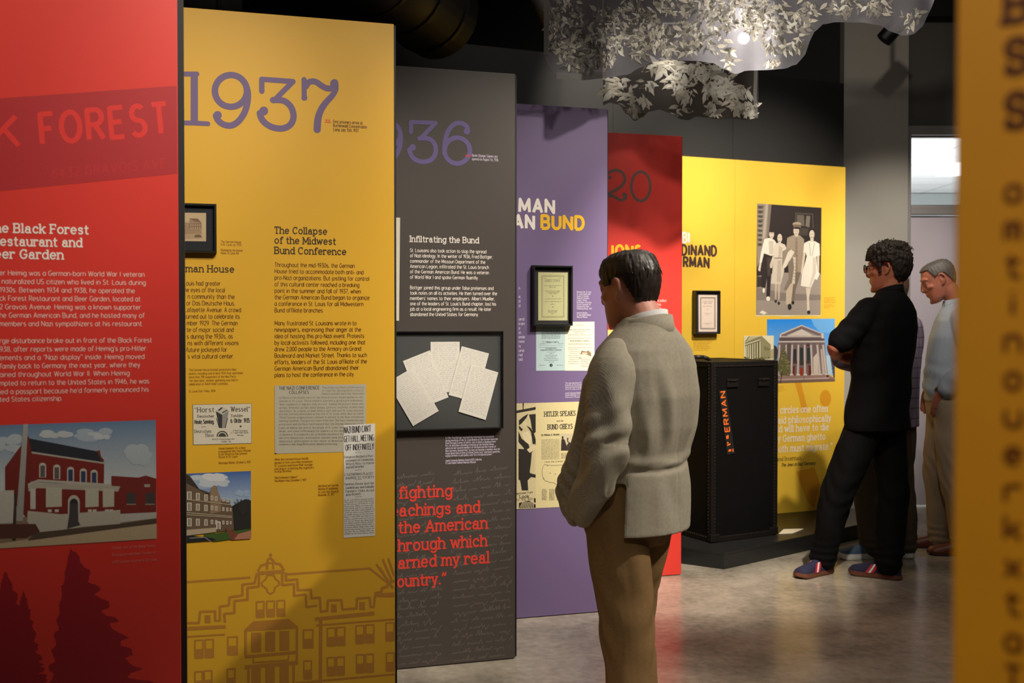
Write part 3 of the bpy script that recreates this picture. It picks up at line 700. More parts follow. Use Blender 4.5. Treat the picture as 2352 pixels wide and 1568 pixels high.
T = ['Throughout the mid-1930s, the German|815', 'House tried to accommodate both anti- and|835', 'pro-Nazi organizations. But jostling for control|848.5', 'of this cultural center reached a breaking|825.6', 'point in the summer and fall of 1937, when|829', 'the German American Bund began to organize|849', 'a conference in St. Louis for all Midwestern|834.8', 'Bund affiliate branches.|743.8', '', 'Many frustrated St. Louisans wrote in to|819', 'newspapers, expressing their anger at the|829.6', 'idea of hosting this pro-Nazi event. Protests|836.8', 'by local activists followed, including one that|839.6', 'drew 2,000 people to the Armory on Grand|829.6', 'Boulevard and Market Street. Thanks to such|843', 'efforts, leaders of the St. Louis affiliate of the|843', 'German American Bund abandoned their|824.7', 'plans to host the conference in the city.|814.7']
column(S2, 'body_text', K_BODY, 630.6, 613.6, 864.4, rows(T), 9.5, weight=.06)
T = ['Louis had greater|507|422', 'the eyes of the local|517|419', 'n community than the|539|431', 'or Das Deutsche Haus,|540|428', 'Lafayette Avenue. A crowd|554|424', 'turned out to celebrate its|551|424', 'mber 1929. The German|546|429', 'te of major social and|537|429', 's during the 1930s, as|535|429', 'ns with different visions|548.6|431', 'future jockeyed for|522|428', 's vital cultural center.|538|431']
column(S2, 'body_text', K_BODY, 428, 655.2, 822.6, rows(T), 10, weight=.06)
column(S2, 'caption', K_FAINT, 507, 557.6, 583.5, rows(['The German House|554', 'in St. Louis, ca. 1930.|555.5', '', 'Published by the German|558', 'House, St. Louis, MO|549']), 5)
column(S2, 'caption', K_FAINT, 434, 851, 900, rows(['The German House hosted several pro-Nazi|543', 'events, including one in April 1934 that welcomed|558', 'more than 700 supporters of the Nazi Party.|543', 'Ten days later, another gathering was held in|546.6', 'celebration of Adolf Hitler\'s birthday.|525', '', 'Readers Garden Too Speakers Here Defend Hitlerism,|544', 'St. Louis Star-Times, 1934|495'][:5] + ['', 'St. Louis Star-Times, 1934|495']), 5)
column(S2, 'caption', K_FAINT, 502, 1031, 1064, rows(['Advertisement for a Nazi|564', 'propaganda film, Horst Wessel,|577', 'to be shown at the German|568', 'House in St. Louis.|547', '', 'Mississippi Blatter, October 6, 1935|576']), 5)
column(S2, 'caption', K_FAINT, 630.6, 1056, 1105, rows(['While the German House initially|709', 'agreed to host a pro-Nazi convention,|719', 'St. Louisans expressed their outrage|718', 'and disgust, prompting the organizers|721', 'to drop the event.|671', '', '\u201cNazi Conference Collapses\u201d|684', 'The Modern View, December 2, 1937|704']), 5)
column(S2, 'caption', K_FAINT, 731, 1117, 1138, rows(['Nazi Bund Can\'t Get Hall,|778', 'Meeting Off Indefinitely,|777', 'St. Louis Post-Dispatch,|779', 'November 25, 1937|768']), 5)
column(S2, 'caption', K_BODY, 765, 284, 302, rows(['First prisoners arrive at|833', 'Buchenwald Concentration|843', 'Camp July 15th, 1937.|825']), 7)
write(S2, 'date_note', K_RED, [('JUL', 746, 761, 281.5)], 6.5, 'slab', .09)
# printed line drawing of the building along the foot
c = Art(S2, 420, 1230, 4.64, off=.0003, step=5e-6); G_ = (190, 132, 52)
def ln(*v, w=13): c.stroke(G_, L(*v), w, 0)
ln(-700, 520, 68, 492, 720, 445); ln(1090, 412, 1990, 348, 2180, 500, w=12)
ln(-700, 935, 170, 930, 185, 810, 345, 805, 345, 905, 395, 905, 395, 755, 490, 740, 500, 655, 635, 635, 635, 520, 765, 505, 790, 395)
ln(450, 925, 440, 832, 550, 822, 550, 695, 690, 680, 690, 555, 810, 540, 812, 395, 1060, 385, 1060, 525, 1185, 515, 1185, 640, 1310, 625, 1315, 760, 1430, 745)
ln(1095, 390, 1100, 475, 1220, 465, 1225, 580, 1365, 575, 1370, 665, 1460, 660, 1470, 810, 1540, 800, 1545, 690, 1690, 685, 1700, 785, 1850, 775, 1855, 670, 1990, 660, 2000, 760, 2035, 760, 2050, 610, 2120, 600)
ln(810, 400, 1080, 380, w=20); ln(800, 380, 830, 320, 890, 300, 900, 360); ln(890, 300, 910, 250, 935, 240, 960, 260, 975, 290); ln(975, 290, 1040, 305, 1080, 370); ln(900, 360, 905, 290, 960, 290, 965, 355, w=10)
c.ell(G_, 935, 205, 18, 20)
ln(900, 420, 970, 420, 985, 455, 1025, 490, 1030, 520, 985, 550, 970, 600, 935, 620, 905, 600, 890, 560, 845, 530, 840, 500, 885, 460, 900, 420, w=9)
def win(x, y, w_, h_):
    ln(x, y + h_, x, y, x + w_, y - 4, x + w_, y + h_ - 4, x, y + h_, w=8); c.poly(G_, [(x, y + h_ * .5), (x + w_, y + h_ * .47), (x + w_, y + h_ - 4), (x, y + h_)])
for x in (785, 895, 1005): win(x, 705 - (x - 785) * .06, 80, 165)
for x, y in ((130, 1115), (240, 1108), (480, 1080), (1285, 1005), (1540, 985), (1640, 978), (1845, 960), (1950, 952), (2165, 930)): win(x, y, 85 if x not in (480, 1285) else 100, 190)
for x, y in ((130, 1450), (230, 1440), (475, 1420), (1290, 1335), (1540, 1300), (1640, 1294), (1850, 1270), (1950, 1264), (2170, 1250)): win(x, y, 80, 190)
for x, y in ((235, 845), (1580, 730), (1880, 705)): c.rect(G_, x, y, x + 60, y + 85)
c.poly(G_, [(655, 1000), (750, 910), (1130, 885), (1225, 965), (1225, 985), (655, 1020)]); ln(670, 1010, 670, 1290); ln(1215, 985, 1215, 1360); ln(660, 1290, 1215, 1240, w=16); ln(750, 1290, 750, 1350, 1120, 1325, 1130, 1275, w=8); ln(660, 1400, 1230, 1350, w=20); ln(700, 1410, 700, 1640); ln(1180, 1370, 1180, 1640)
for x in (730, 880, 1030): c.rect(G_, x, 1030 - (x - 730) * .06, x + 105, 1240 - (x - 730) * .06); c.rect(G_, x, 1390 - (x - 730) * .06, x + 100, 1640)
ln(1470, 890, 1465, 1640, w=18); c.poly(G_, [(1405, 870), (2040, 805), (2045, 845), (1410, 905)]); ln(1420, 955, 2300, 885, w=9); c.poly(G_, [(-700, 1000), (455, 950), (460, 985), (-700, 1050)]); ln(-700, 1120, 450, 1050, w=9); ln(1200, 1568, 2300, 1470, w=10); ln(-700, 1690, 700, 1590, w=10)
for a in ((2060, 300, 2200, 490), (2130, 250, 2230, 480), (2190, 240, 2270, 430), (2100, 340, 2240, 560)): ln(*a, w=11)
ln(2110, 650, 2120, 560, 2180, 540, 2190, 490, 2300, 480, w=14); c.poly(G_, [(2060, 610), (2300, 600), (2300, 650), (2060, 650)])
c.done('printed_line_drawing')
# clippings and photographs printed on the yellow board
DK = (52, 48, 46)
c = Art(S2, 420, 860, 3.92, off=.0009)
c.poly((186, 180, 160), [(826, 98), (1650, 85), (1650, 690), (828, 712)])
c.text(DK, 'THE NAZI CONFERENCE', (867, 137), (1227, 133), 30, 'bold', .07); c.text(DK, 'COLLAPSES', (958, 174), (1133, 172), 27, 'bold', .07)
def sm(s, x0, x1, y, h=16, sl=-.008): c.text((84, 78, 70), s, (x0, y), (x1, y + (x1 - x0) * sl), h, 'slab', .05)
for i, s in enumerate(['The proposed Nazi conference in', 'St. Louis has developed into a fiasco.', 'Reports initially were that thousands']): sm(s, 1255, 1628, 124 + i * 28)
for s, y, x1 in [('of Nazis in the middle west of the United States would gather in con-', 216, 1628), ('vention in St. Louis. These reports alarmed a good many individuals.', 246, 1628), ('They organized to express their protest. Joining the protest were civic', 276, 1628), ('groups, veterans\' groups, labor groups, patriotic societies, intellectuals', 306, 1628), ('and others. As a result of their efforts, not only was St. Louis aroused,', 336, 1628), ('but the German-Americans in the city of St. Louis were also aroused.', 364, 1628), ('Three German organizations refused to extend to the Nazi convention', 394, 1628), ('meeting facilities. The protests were effective. The Nazi convention was', 424, 1628), ('postponed, and the Nazis have learned that the German-Americans of St.', 455, 1628), ('Louis, as well as the rest of the people of St. Louis, were', 487, 1460), ('lerian, and stand 100% behind the support of the demo', 517, 1460), ('of America. It is indeed a bit of brazen insolence that', 547, 1460), ('destroy democratic institutions should come and p', 577, 1460), ('democratic philosophies in the center of American c', 607, 1460), ('violence is one thing Nazis never denied possessing.', 635, 1393)]: sm(s, 868, x1, y)
c.poly((40, 34, 24), [(828, 705), (850, 710), (828, 716)])
c.poly((222, 220, 212), [(1448, 455), (1730, 440), (1730, 1450), (1448, 1468)])
for s, x0, x1, y, h, w_ in [('NAZI BUND CAN\'T', 1452, 1690, 527, 56, .055), ('GET HALL, MEETING', 1452, 1718, 607, 54, .05), ('OFF INDEFINITELY', 1465, 1718, 684, 52, .055)]: c.text((46, 44, 44), s, (x0, y), (x1, y - 14), h, 'cond', w_)
for s, x0, x1, y in [('Delegates Notified of Post-', 1454, 1718, 752), ('ponement of Convention,', 1468, 1718, 783), ('Which Was to Have', 1468, 1718, 814), ('Started Saturday.', 1468, 1632, 845), ('2 GATHERING PLACES', 1452, 1710, 910), ('BARRED TO SOCIETY', 1468, 1718, 941), ('German House and the', 1454, 1718, 996), ('Liederkranz and Oakville', 1468, 1718, 1028), ('Farmers\' Clubs Acted', 1468, 1718, 1060), ('After Protests.', 1468, 1605, 1092)]: c.text((58, 56, 56), s, (x0, y), (x1, y - 12), 19, 'slab', .075)
for y in (700, 860, 945, 1100): c.stroke((90, 88, 86), [(1548, y), (1610, y - 3)], 1.5)
for i in range(17): c.specks((110, 108, 106), (1454, 1136 + i * 19), (1720, 1122 + i * 19), 13, seed=i, w=.12)
c.done('printed_clipping')
c = Art(S2, 420, 860, 3.92, off=.0009)
c.poly((90, 84, 74), [(88, 270), (619, 260), (619, 619), (93, 634)]); c.poly((216, 208, 186), [(92, 273), (616, 263), (616, 616), (97, 630)])
for s, x0, x1, y, h, st, w_ in [('\u201cHorst', 106, 280, 338, 40, 'slab', .075), ('Wessel\u201d', 434, 600, 332, 40, 'slab', .075), ('Deutscher', 132, 280, 386, 21, 'slab', .1), ('Tonfilm', 432, 537, 381, 21, 'slab', .1), ('Heute, Sonntag,', 106, 280, 443, 36, 'cond', .09), ('6. Oktbr. 1935', 432, 600, 433, 36, 'cond', .09), ('- im', 142, 204, 476, 14, 'slab', .08), ('Deutschen', 106, 253, 524, 26, 'slab', .07), ('Haus', 207, 278, 558, 26, 'slab', .07), ('3 Vorf hrungen:', 450, 585, 512, 14, 'slab', .07), ('5, 7 und 9 Uhr nach-', 432, 592, 530, 13, 'slab', .08), ('mittags.', 490, 548, 551, 13, 'slab', .08), ('Eintritt: Erwachsene 40c', 265, 465, 588, 12, 'slab', .08), ('Kinder 20c', 350, 435, 608, 12, 'slab', .08)]: c.text((62, 58, 54), s, (x0, y), (x1, y - (x1 - x0) * .015), h, st, w_)
c.ell((70, 66, 62), 520, 466, 9, 9)
for col, pts in (((60, 58, 58), [(296, 330), (356, 362), (352, 482), (330, 478)]), ((148, 144, 136), [(356, 362), (414, 322), (388, 476), (352, 482)]), ((198, 192, 176), [(296, 328), (352, 288), (414, 318), (356, 360)]), ((60, 58, 58), [(312, 320), (350, 292), (360, 300), (330, 326)]), ((90, 88, 84), [(350, 340), (396, 314), (404, 322), (358, 350)])): c.poly(col, pts)
for i in range(5): c.stroke((66, 64, 62), [(302 + i * 5, 390 + i * 16), (328, 480)], 3); c.stroke((66, 64, 62), [(404 - i * 4, 390 + i * 16), (380, 480)], 3)
c.ell((58, 56, 54), 355, 558, 52, 52, 180, 360); c.ell((208, 200, 178), 355, 558, 42, 42, 180, 360); c.ell((70, 68, 66), 355, 558, 34, 34, 180, 360)
c.done('printed_advertisement')
c = Art(S2, 420, 860, 3.92, off=.0009)
c.grad((64, 98, 160), (178, 196, 212), [(-300, 905), (613, 867), (615, 1250), (-300, 1250)])
cloud(c, (150, 168, 192), 260, 970, 190, 70, 1); cloud(c, (186, 194, 202), 240, 960, 170, 56, 2); cloud(c, (206, 208, 210), 280, 925, 130, 36, 3); cloud(c, (150, 172, 200), 540, 1070, 60, 34, 4)
c.poly((40, 38, 36), [(430, 1190), (500, 1150), (560, 1120), (613, 1130), (615, 1400), (440, 1400)])
r_ = random.Random(4)
for i in range(46):
    x = r_.uniform(455, 610); c.stroke((50, 46, 44), [(530, 1260), (x, r_.uniform(1105, 1240))], 1.4)
c.poly((104, 84, 66), [(-300, 700), (60, 905), (150, 1030), (240, 1060), (270, 1000), (300, 1000), (345, 1130), (420, 1150), (445, 1200), (460, 1400), (60, 1440), (-300, 1470)])
c.poly((54, 46, 42), [(-300, 690), (60, 915), (150, 1030), (240, 1070), (238, 1085), (50, 985), (-300, 800)])
c.poly((140, 116, 92), [(248, 1050), (262, 1010), (290, 995), (318, 1050), (345, 1130), (345, 1230), (248, 1250)])
CR = (206, 196, 174)
for y0, s_ in ((1050, .30), (1150, .22), (1290, .12)):
    for x, k in ((58, 1.3), (135, 1.1), (208, 1.0), (262, .7), (300, .7), (365, .6), (400, .6), (430, .5)):
        y = y0 + (x - 50) * s_ * .6; hh = 56 * k; c.rect(CR, x - 16 * k, y, x + 16 * k, y + hh); c.rect((120, 116, 110), x - 9 * k, y + 6, x - 1, y + hh - 5); c.rect((126, 120, 112), x + 2, y + 6, x + 10 * k, y + hh - 5)
for y, s_ in ((1128, .22), (1245, .15), (1262, .12)): c.stroke((172, 158, 132), [(-300, y - 350 * s_ * .6), (440, y + 390 * s_ * .5)], 4)
c.poly((176, 160, 134), [(-300, 1420), (300, 1375), (300, 1415), (-300, 1490)]); c.rect((216, 208, 190), 300, 1320, 340, 1390); c.rect((150, 140, 128), 308, 1330, 332, 1390)
c.poly((64, 90, 38), [(180, 1440), (420, 1410), (613, 1385), (616, 1420), (430, 1480), (280, 1500)]); c.poly((122, 66, 50), [(380, 1380), (500, 1430), (615, 1420), (616, 1474), (440, 1486)]); c.poly((176, 118, 94), [(500, 1432), (615, 1400), (616, 1474), (460, 1484)])
c.poly((34, 34, 36), [(-300, 1480), (60, 1445), (270, 1470), (300, 1490), (55, 1507), (-300, 1540)]); c.stroke((150, 150, 148), [(60, 1470), (200, 1462), (250, 1500)], 3)
c.done('printed_photo')
# --- charcoal board
S3 = panel('exhibit_board', 'charcoal exhibit board headed 1936 with a red quotation below a frame', 'exhibit board', 1183, 4.355, PHI, 1.22, .004, H, M_CHAR, 7)
c = Art(S3, 900, 130, 4.48, off=.0006, step=4e-5)
c.stroke(V_, [(197, 775), (197, 672), (452, 682), (290, 846)], 21, 1, disc=14)
c.stroke(V_, [(285, 842), (350, 840), (400, 855), (440, 900), (452, 960), (438, 1020), (395, 1065), (330, 1082), (265, 1072), (212, 1035), (186, 985), (180, 960)], 24, 1, disc=14); c.ell(V_, 213, 934, 35, 35)
c.done('numeral', m=K_VIOL2); c = Art(S3, 900, 130, 4.48, off=.0006)
c.stroke(V_, [(672 + 130 * math.cos(t), 967 + 132 * math.sin(t)) for t in [2 * math.pi * i / 40 for i in range(41)]], 24)
c.stroke(V_, [(540, 990), (545, 890), (565, 800), (600, 735), (645, 695), (690, 683), (735, 692), (770, 720), (782, 755)], 24, 1, disc=14); c.ell(V_, 772, 768, 34, 34)
c.done('numeral', m=K_VIOL2); c = Art(S3, 900, 130, 4.48, off=.0006)
c.stroke(V_, [(-45 + 132 * math.cos(t), 800 + 125 * math.sin(t)) for t in [2 * math.pi * i / 40 for i in range(41)]], 24)
c.stroke(V_, [(85, 790), (92, 850), (80, 930), (50, 1000), (0, 1060), (-60, 1080)], 24, 1, disc=14)
c.done('numeral', m=K_VIOL2)
write(S3, 'heading', K_WHITE, [('Infiltrating the Bund', 941, 1100, 556.5)], 13, 'slab', .085, disc=8)
T = ['St. Louisans also took action to stop the spread|1117', 'of Nazi ideology. In the winter of 1936, Fred Bottger,|1132', 'commander of the Missouri Department of the|1115', 'American Legion, infiltrated the St. Louis branch|1123', 'of the German American Bund. He was a veteran|1123', 'of World War I and spoke German fluently.|1099', '', 'Bottger joined this group under false pretenses and|1133.6', 'took notes on all its activities. He then turned over the|1141.8', 'members\' names to their employers. Albert Mueller,|1136.7', 'one of the leaders of St. Louis\'s Bund chapter, lost his|1139.5', 'job at a local engineering firm as a result. He later|1128.6', 'abandoned the United States for Germany.|1099.5']
column(S3, 'body_text', K_WHITE, 941.5, 580, 725.5, rows(T), 7.8, weight=.07)
T = ['In 1936, Fred Bottger recorded the information he uncovered|1134', 'during meetings of the St. Louis Branch of the German American|1143', 'Bund through a series of letters, one of which is displayed here.|1139.5', 'In it, he describes attending a meeting at the German House,|1135', 'where he met several members of the Bund and the Friends of|1139', 'New Germany, learned that \u201cno one can become a member must be|1148', 'Aryan blood and a Citizen of United States [sic],\u201d and heard speeches,|1149', 'urging Germans to join politics and \u201cbe a recognized power.\u201d|1132', '', 'Jewish Community Relations Council (JCRC) Collection,|1107', 'St. Louis Kaplan Feldman Holocaust Museum|1093']
column(S3, 'caption', K_LILAC, 1023, 1006, 1064, rows(T), 4.6, weight=.066)
column(S3, 'caption', K_LILAC, 1083.7, 361, 369, rows(['Berlin Olympic Games are|1143', 'opened on August 1st, 1936.|1145.5']), 6, weight=.066)
write(S3, 'date_note', K_RED, [('AUG', 1068.5, 1081, 360)], 5, 'slab', .1)
write(S3, 'quotation', K_RED, [('of fighting', 916, 1039, 1141, 'fighting'), ('teachings and', 917, 1102.5, 1180, 'achings and'), ('the American', 914.6, 1119.6, 1218, 'the American'), ('through which', 914.6, 1118.7, 1259, 'hrough which'), ('learned my real', 914, 1124, 1298, 'arned my real'), ('country.\u201d', 912, 1025, 1343.5, 'ountry.\u201d')], 25, 'slab', .085, disc=10)
c = Art(S3, 0, 0, 1, off=.0003, step=4e-6); r_ = random.Random(11)
for i in range(24):
    y = 1100 + i * 19.5 * (1 - i * .002)
    script_line(c, (112, 104, 98), (905 + r_.uniform(0, 12), y), (1022 - r_.uniform(4, 26), y - 11), 7, .55, r_)
    script_line(c, (112, 104, 98), (1034 + r_.uniform(0, 8), y - 8), (1180 - r_.uniform(0, 10), y - 24), 7, .55, r_)
c.done('printed_handwriting')
c = Art(S3, 900, 480, 5.227, off=.0008); c.poly((226, 220, 200), [(-180, 100), (99, 103), (86, 1340), (-180, 1345)]); c.done('printed_document')
# frame of letters
FD = .03
LT_root, T3, inn = frame(S3, 'wide black shadow box frame holding a fan of five letters', 880, 760, 1157, 988, FD, 3.4, M_MAT)
M_PAPER = ink_mat('letter_paper_ink', .7)
def letter(lab, tl, tr, bl, off, seed):
    c = Art(S3, 900, 740, 4.613, off=inn + .0015 + off, step=4e-6, plane=inn)
    tl, tr, bl = Vector(tl), Vector(tr), Vector(bl); br = tr + bl - tl
    c.poly((252, 248, 238), [tl, tr, br, bl]); r = random.Random(seed)
    ux, dn = (tr - tl), (bl - tl)
    for i in range(24):
        a = tl + ux * r.uniform(.05, .09) + dn * (.05 + i * .038); b = tl + ux * r.uniform(.86, .96) + dn * (.05 + i * .038)
        ang = ux.y / ux.x
        script_line(c, (176, 170, 160), a, b, 9, .6, r, .2)
    o = c.done('letter_sheet', raw=True, m=M_PAPER)
    return tag(o, lab, 'letter', 'letters in the wide frame')
letter('upright handwritten letter sheet at the top centre of the framed fan', (410, 207), (718, 205), (410, 741), 0, 1)
letter('handwritten letter sheet second from left in the framed fan', (115, 410), (401, 296), (313, 907), .002, 2)
letter('handwritten letter sheet second from right in the framed fan', (738, 252), (1028, 330), (599, 769), .002, 3)
letter('leftmost steeply tilted handwritten letter sheet of the framed fan', (-49, 636), (224, 476), (222, 1098), .004, 4)
letter('rightmost handwritten letter sheet of the framed fan, reaching lowest right', (838, 442), (1125, 530), (703, 945), .004, 5)
# frame on the yellow board
M_MAT2 = mat('blue black mat board'.replace(' ', '_'), (30, 34, 40), .8, .06, 80)
F2, T2, inn2 = frame(S2, 'small black frame with a sepia picture, half hidden behind the red board', 372, 466, 497.5, 580, .025, 6, M_MAT2)
c = Art(S2, 420, 450, 3.484, off=inn2 + .002, plane=inn2)
c.poly((196, 172, 134), [(-110, 132), (186, 136), (186, 363), (-110, 360)])
c.poly((158, 132, 100), [(-60, 200), (50, 215), (55, 178), (120, 180), (148, 210), (150, 300), (-60, 330)]); c.poly((120, 94, 74), [(52, 180), (120, 182), (146, 214), (90, 200)]); c.poly((134, 108, 86), [(48, 222), (150, 216), (150, 262), (48, 262)])
for x in range(60, 146, 18): c.rect((186, 160, 124), x, 226, x + 8, 240); c.rect((186, 160, 124), x, 248, x + 8, 264)
c.poly((176, 150, 116), [(-60, 310), (150, 300), (160, 340), (-60, 345)]); c.poly((112, 88, 68), [(92, 318), (110, 308), (135, 310), (150, 320), (150, 330), (95, 332)])
o = page(c.bm, S2, 0, 'picture', INK, None, True)
o.parent = F2; o.matrix_parent_inverse = Matrix.Identity(4); o.matrix_world = S2.M
o.matrix_local = (Matrix.Translation(F2.location) @ Matrix.Rotation(S2.rotz, 4, 'Z')).inverted() @ S2.M
def inframe(c, S, F, name):
    o = page(c.bm, S, 0, name, INK, None, True); o.parent = F
    o.matrix_local = (Matrix.Translation(F.location) @ Matrix.Rotation(S.rotz, 4, 'Z')).inverted() @ S.M
    return o
# --- violet board
S4 = panel('exhibit_board', 'violet exhibit board with white and yellow capitals and a magazine page', 'exhibit board', 1394.5, 5.07, PHI, 1.22, .004, H, M_PUR, 5)
write(S4, 'heading', K_WHITE, [('MAN', 1190, 1275, 487.5), ('AN', 1178, 1229, 524)], 29.2, 'bold', .12)
write(S4, 'heading', K_YEL, [('BUND', 1241, 1343, 525.5)], 29.2, 'bold', .125)
def rows1(T, y0, y1): column(S4, 'body_text', K_LILAC, 1191, y0, y1, rows(T), 6.3, weight=.08)
rows1(['n.|1196', ''], 664.5, 670); rows1(['er,|1197', 'd|1195', 'd|1195'], 684, 704.7)
rows1(['and|1204', 'ican|1205', 'e|1195', 'st,|1198', 'anda|1205.5', 'nism.|1206', 'ry|1196', 'und.|1205', 'nd|1200', 'ad|1200'], 735.7, 828)
column(S4, 'caption', K_LILAC, 1324.6, 672, 729.5, rows(['Directory for St. Louis,|1358.5', 'St. Louis County and|1356', 'Society of German|1352', 'American Societies,|1354', 'Lodges, Unions,|1349', 'Institutions, Churches,|1359', 'Church Societies, Etc.|1358', 'Published by Eden|1353', 'Publishing House, 1937|1359.5', '', 'General Collection|1349', 'St. Louis Kaplan Feldman|1357', 'Holocaust Museum|1349']), 3.6, weight=.066)
column(S4, 'caption', K_LILAC, 1298, 881, 913, rows(['This map identified US|1335', 'branches of the German|1336', 'American Bund including|1339', 'one in St. Louis circa 1939|1339', '', 'Jewish Community Relations|1337', 'Council Collection, St. Louis|1337', 'Holocaust Museum|1335']), 3.6, weight=.066)
c = Art(S4, 1180, 590, 4.75, off=.0008)
c.poly((176, 198, 200), [(243, 740), (562, 735), (560, 1238), (243, 1241)]); c.poly((228, 222, 202), [(562, 706), (880, 705), (880, 1240), (560, 1240)])
GT = (96, 104, 108)
c.text(GT, 'CITIZEN AND BUSINESS', (275, 784), (535, 782), 14, 'cond', .1)
for i in range(9): c.specks(GT, (303, 808 + i * 10.5), (508, 807 + i * 10.5), 8, seed=i)
c.text((60, 66, 72), 'E. J. Wallace Coal Co.', (318, 938), (495, 936), 20, 'slab', .07); c.specks(GT, (278, 950), (342, 949), 7, seed=20); c.specks(GT, (478, 948), (540, 946), 7, seed=21)
for y in (963, 985): c.stroke(GT, [(275, y), (535, y - 2)], 1)
c.text((70, 76, 82), 'ELEMENTARY', (348, 1005), (466, 1003), 15, 'slab', .07); c.text((70, 76, 82), 'MANUFACTURING COMPANY', (292, 1022), (522, 1020), 12, 'slab', .09)
for i, (a, b) in enumerate(((365, 460), (390, 440), (340, 480), (355, 465), (330, 485), (330, 480), (380, 440))): c.specks(GT, (a, 1040 + i * 18), (b, 1040 + i * 18), 8, seed=30 + i)
c.ell((46, 52, 60), 407, 1180, 17, 17); c.ell((150, 168, 172), 410, 1180, 4, 4); c.specks(GT, (278, 1183), (345, 1183), 7, seed=41); c.specks(GT, (465, 1182), (540, 1182), 7, seed=42)
GC = (150, 142, 128)
c.specks(GC, (675, 744), (765, 744), 8, seed=50); c.specks((120, 112, 98), (600, 797), (835, 796), 9, seed=51); c.specks(GC, (650, 815), (790, 815), 8, seed=52); c.specks(GC, (670, 832), (770, 832), 8, seed=53)
for y, a, b in ((850, 592, 845), (887, 590, 840), (945, 590, 845), (958, 595, 840), (990, 590, 850)): c.specks(GC, (a, y), (b, y), 7, seed=y)
c.text((120, 112, 98), 'Home Building Company', (612, 920), (828, 918), 12, 'slab', .08)
for i in range(8): c.specks(GC, (592 + (i % 3) * 8, 1010 + i * 22), (705, 1010 + i * 22), 7, seed=60 + i)
for i in range(5): c.specks(GC, (730, 1125 + i * 18), (842, 1125 + i * 18), 7, seed=80 + i)
c.poly((214, 206, 188), [(712, 1020), (845, 1018), (845, 1105), (712, 1107)]); c.poly((140, 120, 92), [(722, 1062), (740, 1020), (790, 1032), (812, 1018), (842, 1048), (844, 1085), (780, 1060)]); c.poly((196, 184, 160), [(745, 1040), (800, 1040), (802, 1060), (745, 1062)]); c.poly((150, 130, 110), [(712, 1090), (740, 1105), (712, 1107)])
c.done('printed_directory_pages')
c = Art(S4, 1180, 900, 5.226, off=.0008)
c.poly((214, 200, 150), [(-60, 140), (1010, 108), (1010, 1358), (-60, 1408)])
K2 = (40, 36, 32)
c.text(K2, 'HITLER SPEAKS', (368, 293), (738, 281), 55, 'slab', .08); c.text(K2, 'and the', (515, 356), (594, 354), 18, 'slab', .1); c.text(K2, 'BUND OBEYS', (407, 448), (703, 437), 55, 'slab', .08); c.text(K2, 'By William A. Mueller', (333, 527), (550, 518), 20, 'slab', .11)
for i in range(17): c.specks((116, 108, 86), (331, 577 + i * 14.5), (548, 570 + i * 14.5), 10, seed=i)
for i in range(6): c.specks((116, 108, 86), (566, 740 + i * 12), (800, 732 + i * 12), 9, seed=90 + i)
c.text(K2, 'THESE ARE 22 BUND CENTERS IN THE U.S.', (366, 846), (830, 826), 12, 'bold', .09)
c.rect((196, 184, 152), 564, 500, 800, 702)
c.poly((52, 44, 40), [(566, 702), (570, 580), (580, 560), (574, 540), (585, 526), (598, 540), (594, 562), (612, 575), (626, 620), (640, 660), (640, 702)]); c.poly((60, 52, 46), [(636, 640), (660, 600), (700, 610), (800, 600), (800, 702), (640, 702)]); c.poly((72, 62, 54), [(642, 600), (638, 560), (646, 545), (656, 552), (652, 585), (668, 610)]); c.rect((120, 104, 90), 710, 540, 760, 610)
c.stroke((110, 98, 76), [(366, 868), (420, 878), (500, 880), (580, 874), (620, 866), (680, 880), (760, 890), (860, 900)], 2); c.stroke((110, 98, 76), [(366, 868), (345, 910), (338, 960), (345, 1010), (375, 1062), (440, 1085), (480, 1088), (510, 1110), (530, 1118), (560, 1150)], 2)
for x, y in ((404, 886), (436, 972), (498, 984), (576, 992), (600, 884), (355, 1040)): c.ell((80, 70, 56), x, y, 5, 5)
for x in (335, 425, 515, 605):
    for i in range(11): c.specks((130, 120, 94), (x, 1172 + i * 12.5), (x + 62, 1170 + i * 12.5), 9, seed=x + i)
c.poly((206, 192, 150), [(-60, 138), (262, 130), (262, 1396), (-60, 1408)])
B2 = (44, 40, 36)
for pts in ([(-60, 240), (262, 178), (262, 212), (-60, 270)], [(104, 130), (120, 130), (116, 210), (106, 212)], [(60, 340), (120, 290), (175, 260), (150, 310), (90, 380), (60, 400)], [(180, 270), (262, 262), (262, 480), (235, 500), (215, 440), (200, 340)], [(60, 400), (110, 450), (90, 470), (60, 440)], [(150, 400), (200, 430), (240, 490), (262, 570), (262, 640), (225, 620), (205, 480)], [(55, 470), (95, 560), (175, 620), (195, 700), (150, 720), (100, 650), (55, 600)], [(55, 680), (180, 690), (225, 700), (215, 850), (190, 970), (262, 990), (262, 1028), (205, 1020), (165, 1060), (172, 1180), (95, 1180), (75, 1060), (55, 1050)], [(60, 1330), (180, 1300), (262, 1350), (262, 1388), (60, 1395)], [(240, 1270), (262, 1275), (262, 1330), (240, 1320)]): c.poly(B2, pts)
c.poly((222, 208, 168), [(90, 490), (170, 470), (215, 540), (195, 640), (130, 590)]); c.poly((216, 202, 160), [(155, 690), (255, 620), (262, 680), (190, 730)]); c.poly((200, 186, 144), [(215, 720), (235, 720), (250, 930), (225, 985), (190, 960), (205, 850)]); c.ell((214, 200, 160), 130, 385, 26, 34)
for i in range(9): c.stroke((206, 192, 150), [(70 + i * 20, 1390), (110 + i * 16, 1316)], 4)
c.text((84, 76, 60), 'Reprinted from', (10, 1232), (225, 1212), 24, 'italic', .09); c.text(B2, 'Look', (70, 1272), (180, 1266), 34, 'slab', .1); c.text((84, 76, 60), 'Oct. 10th, 1939', (20, 1304), (222, 1296), 26, 'slab', .07)
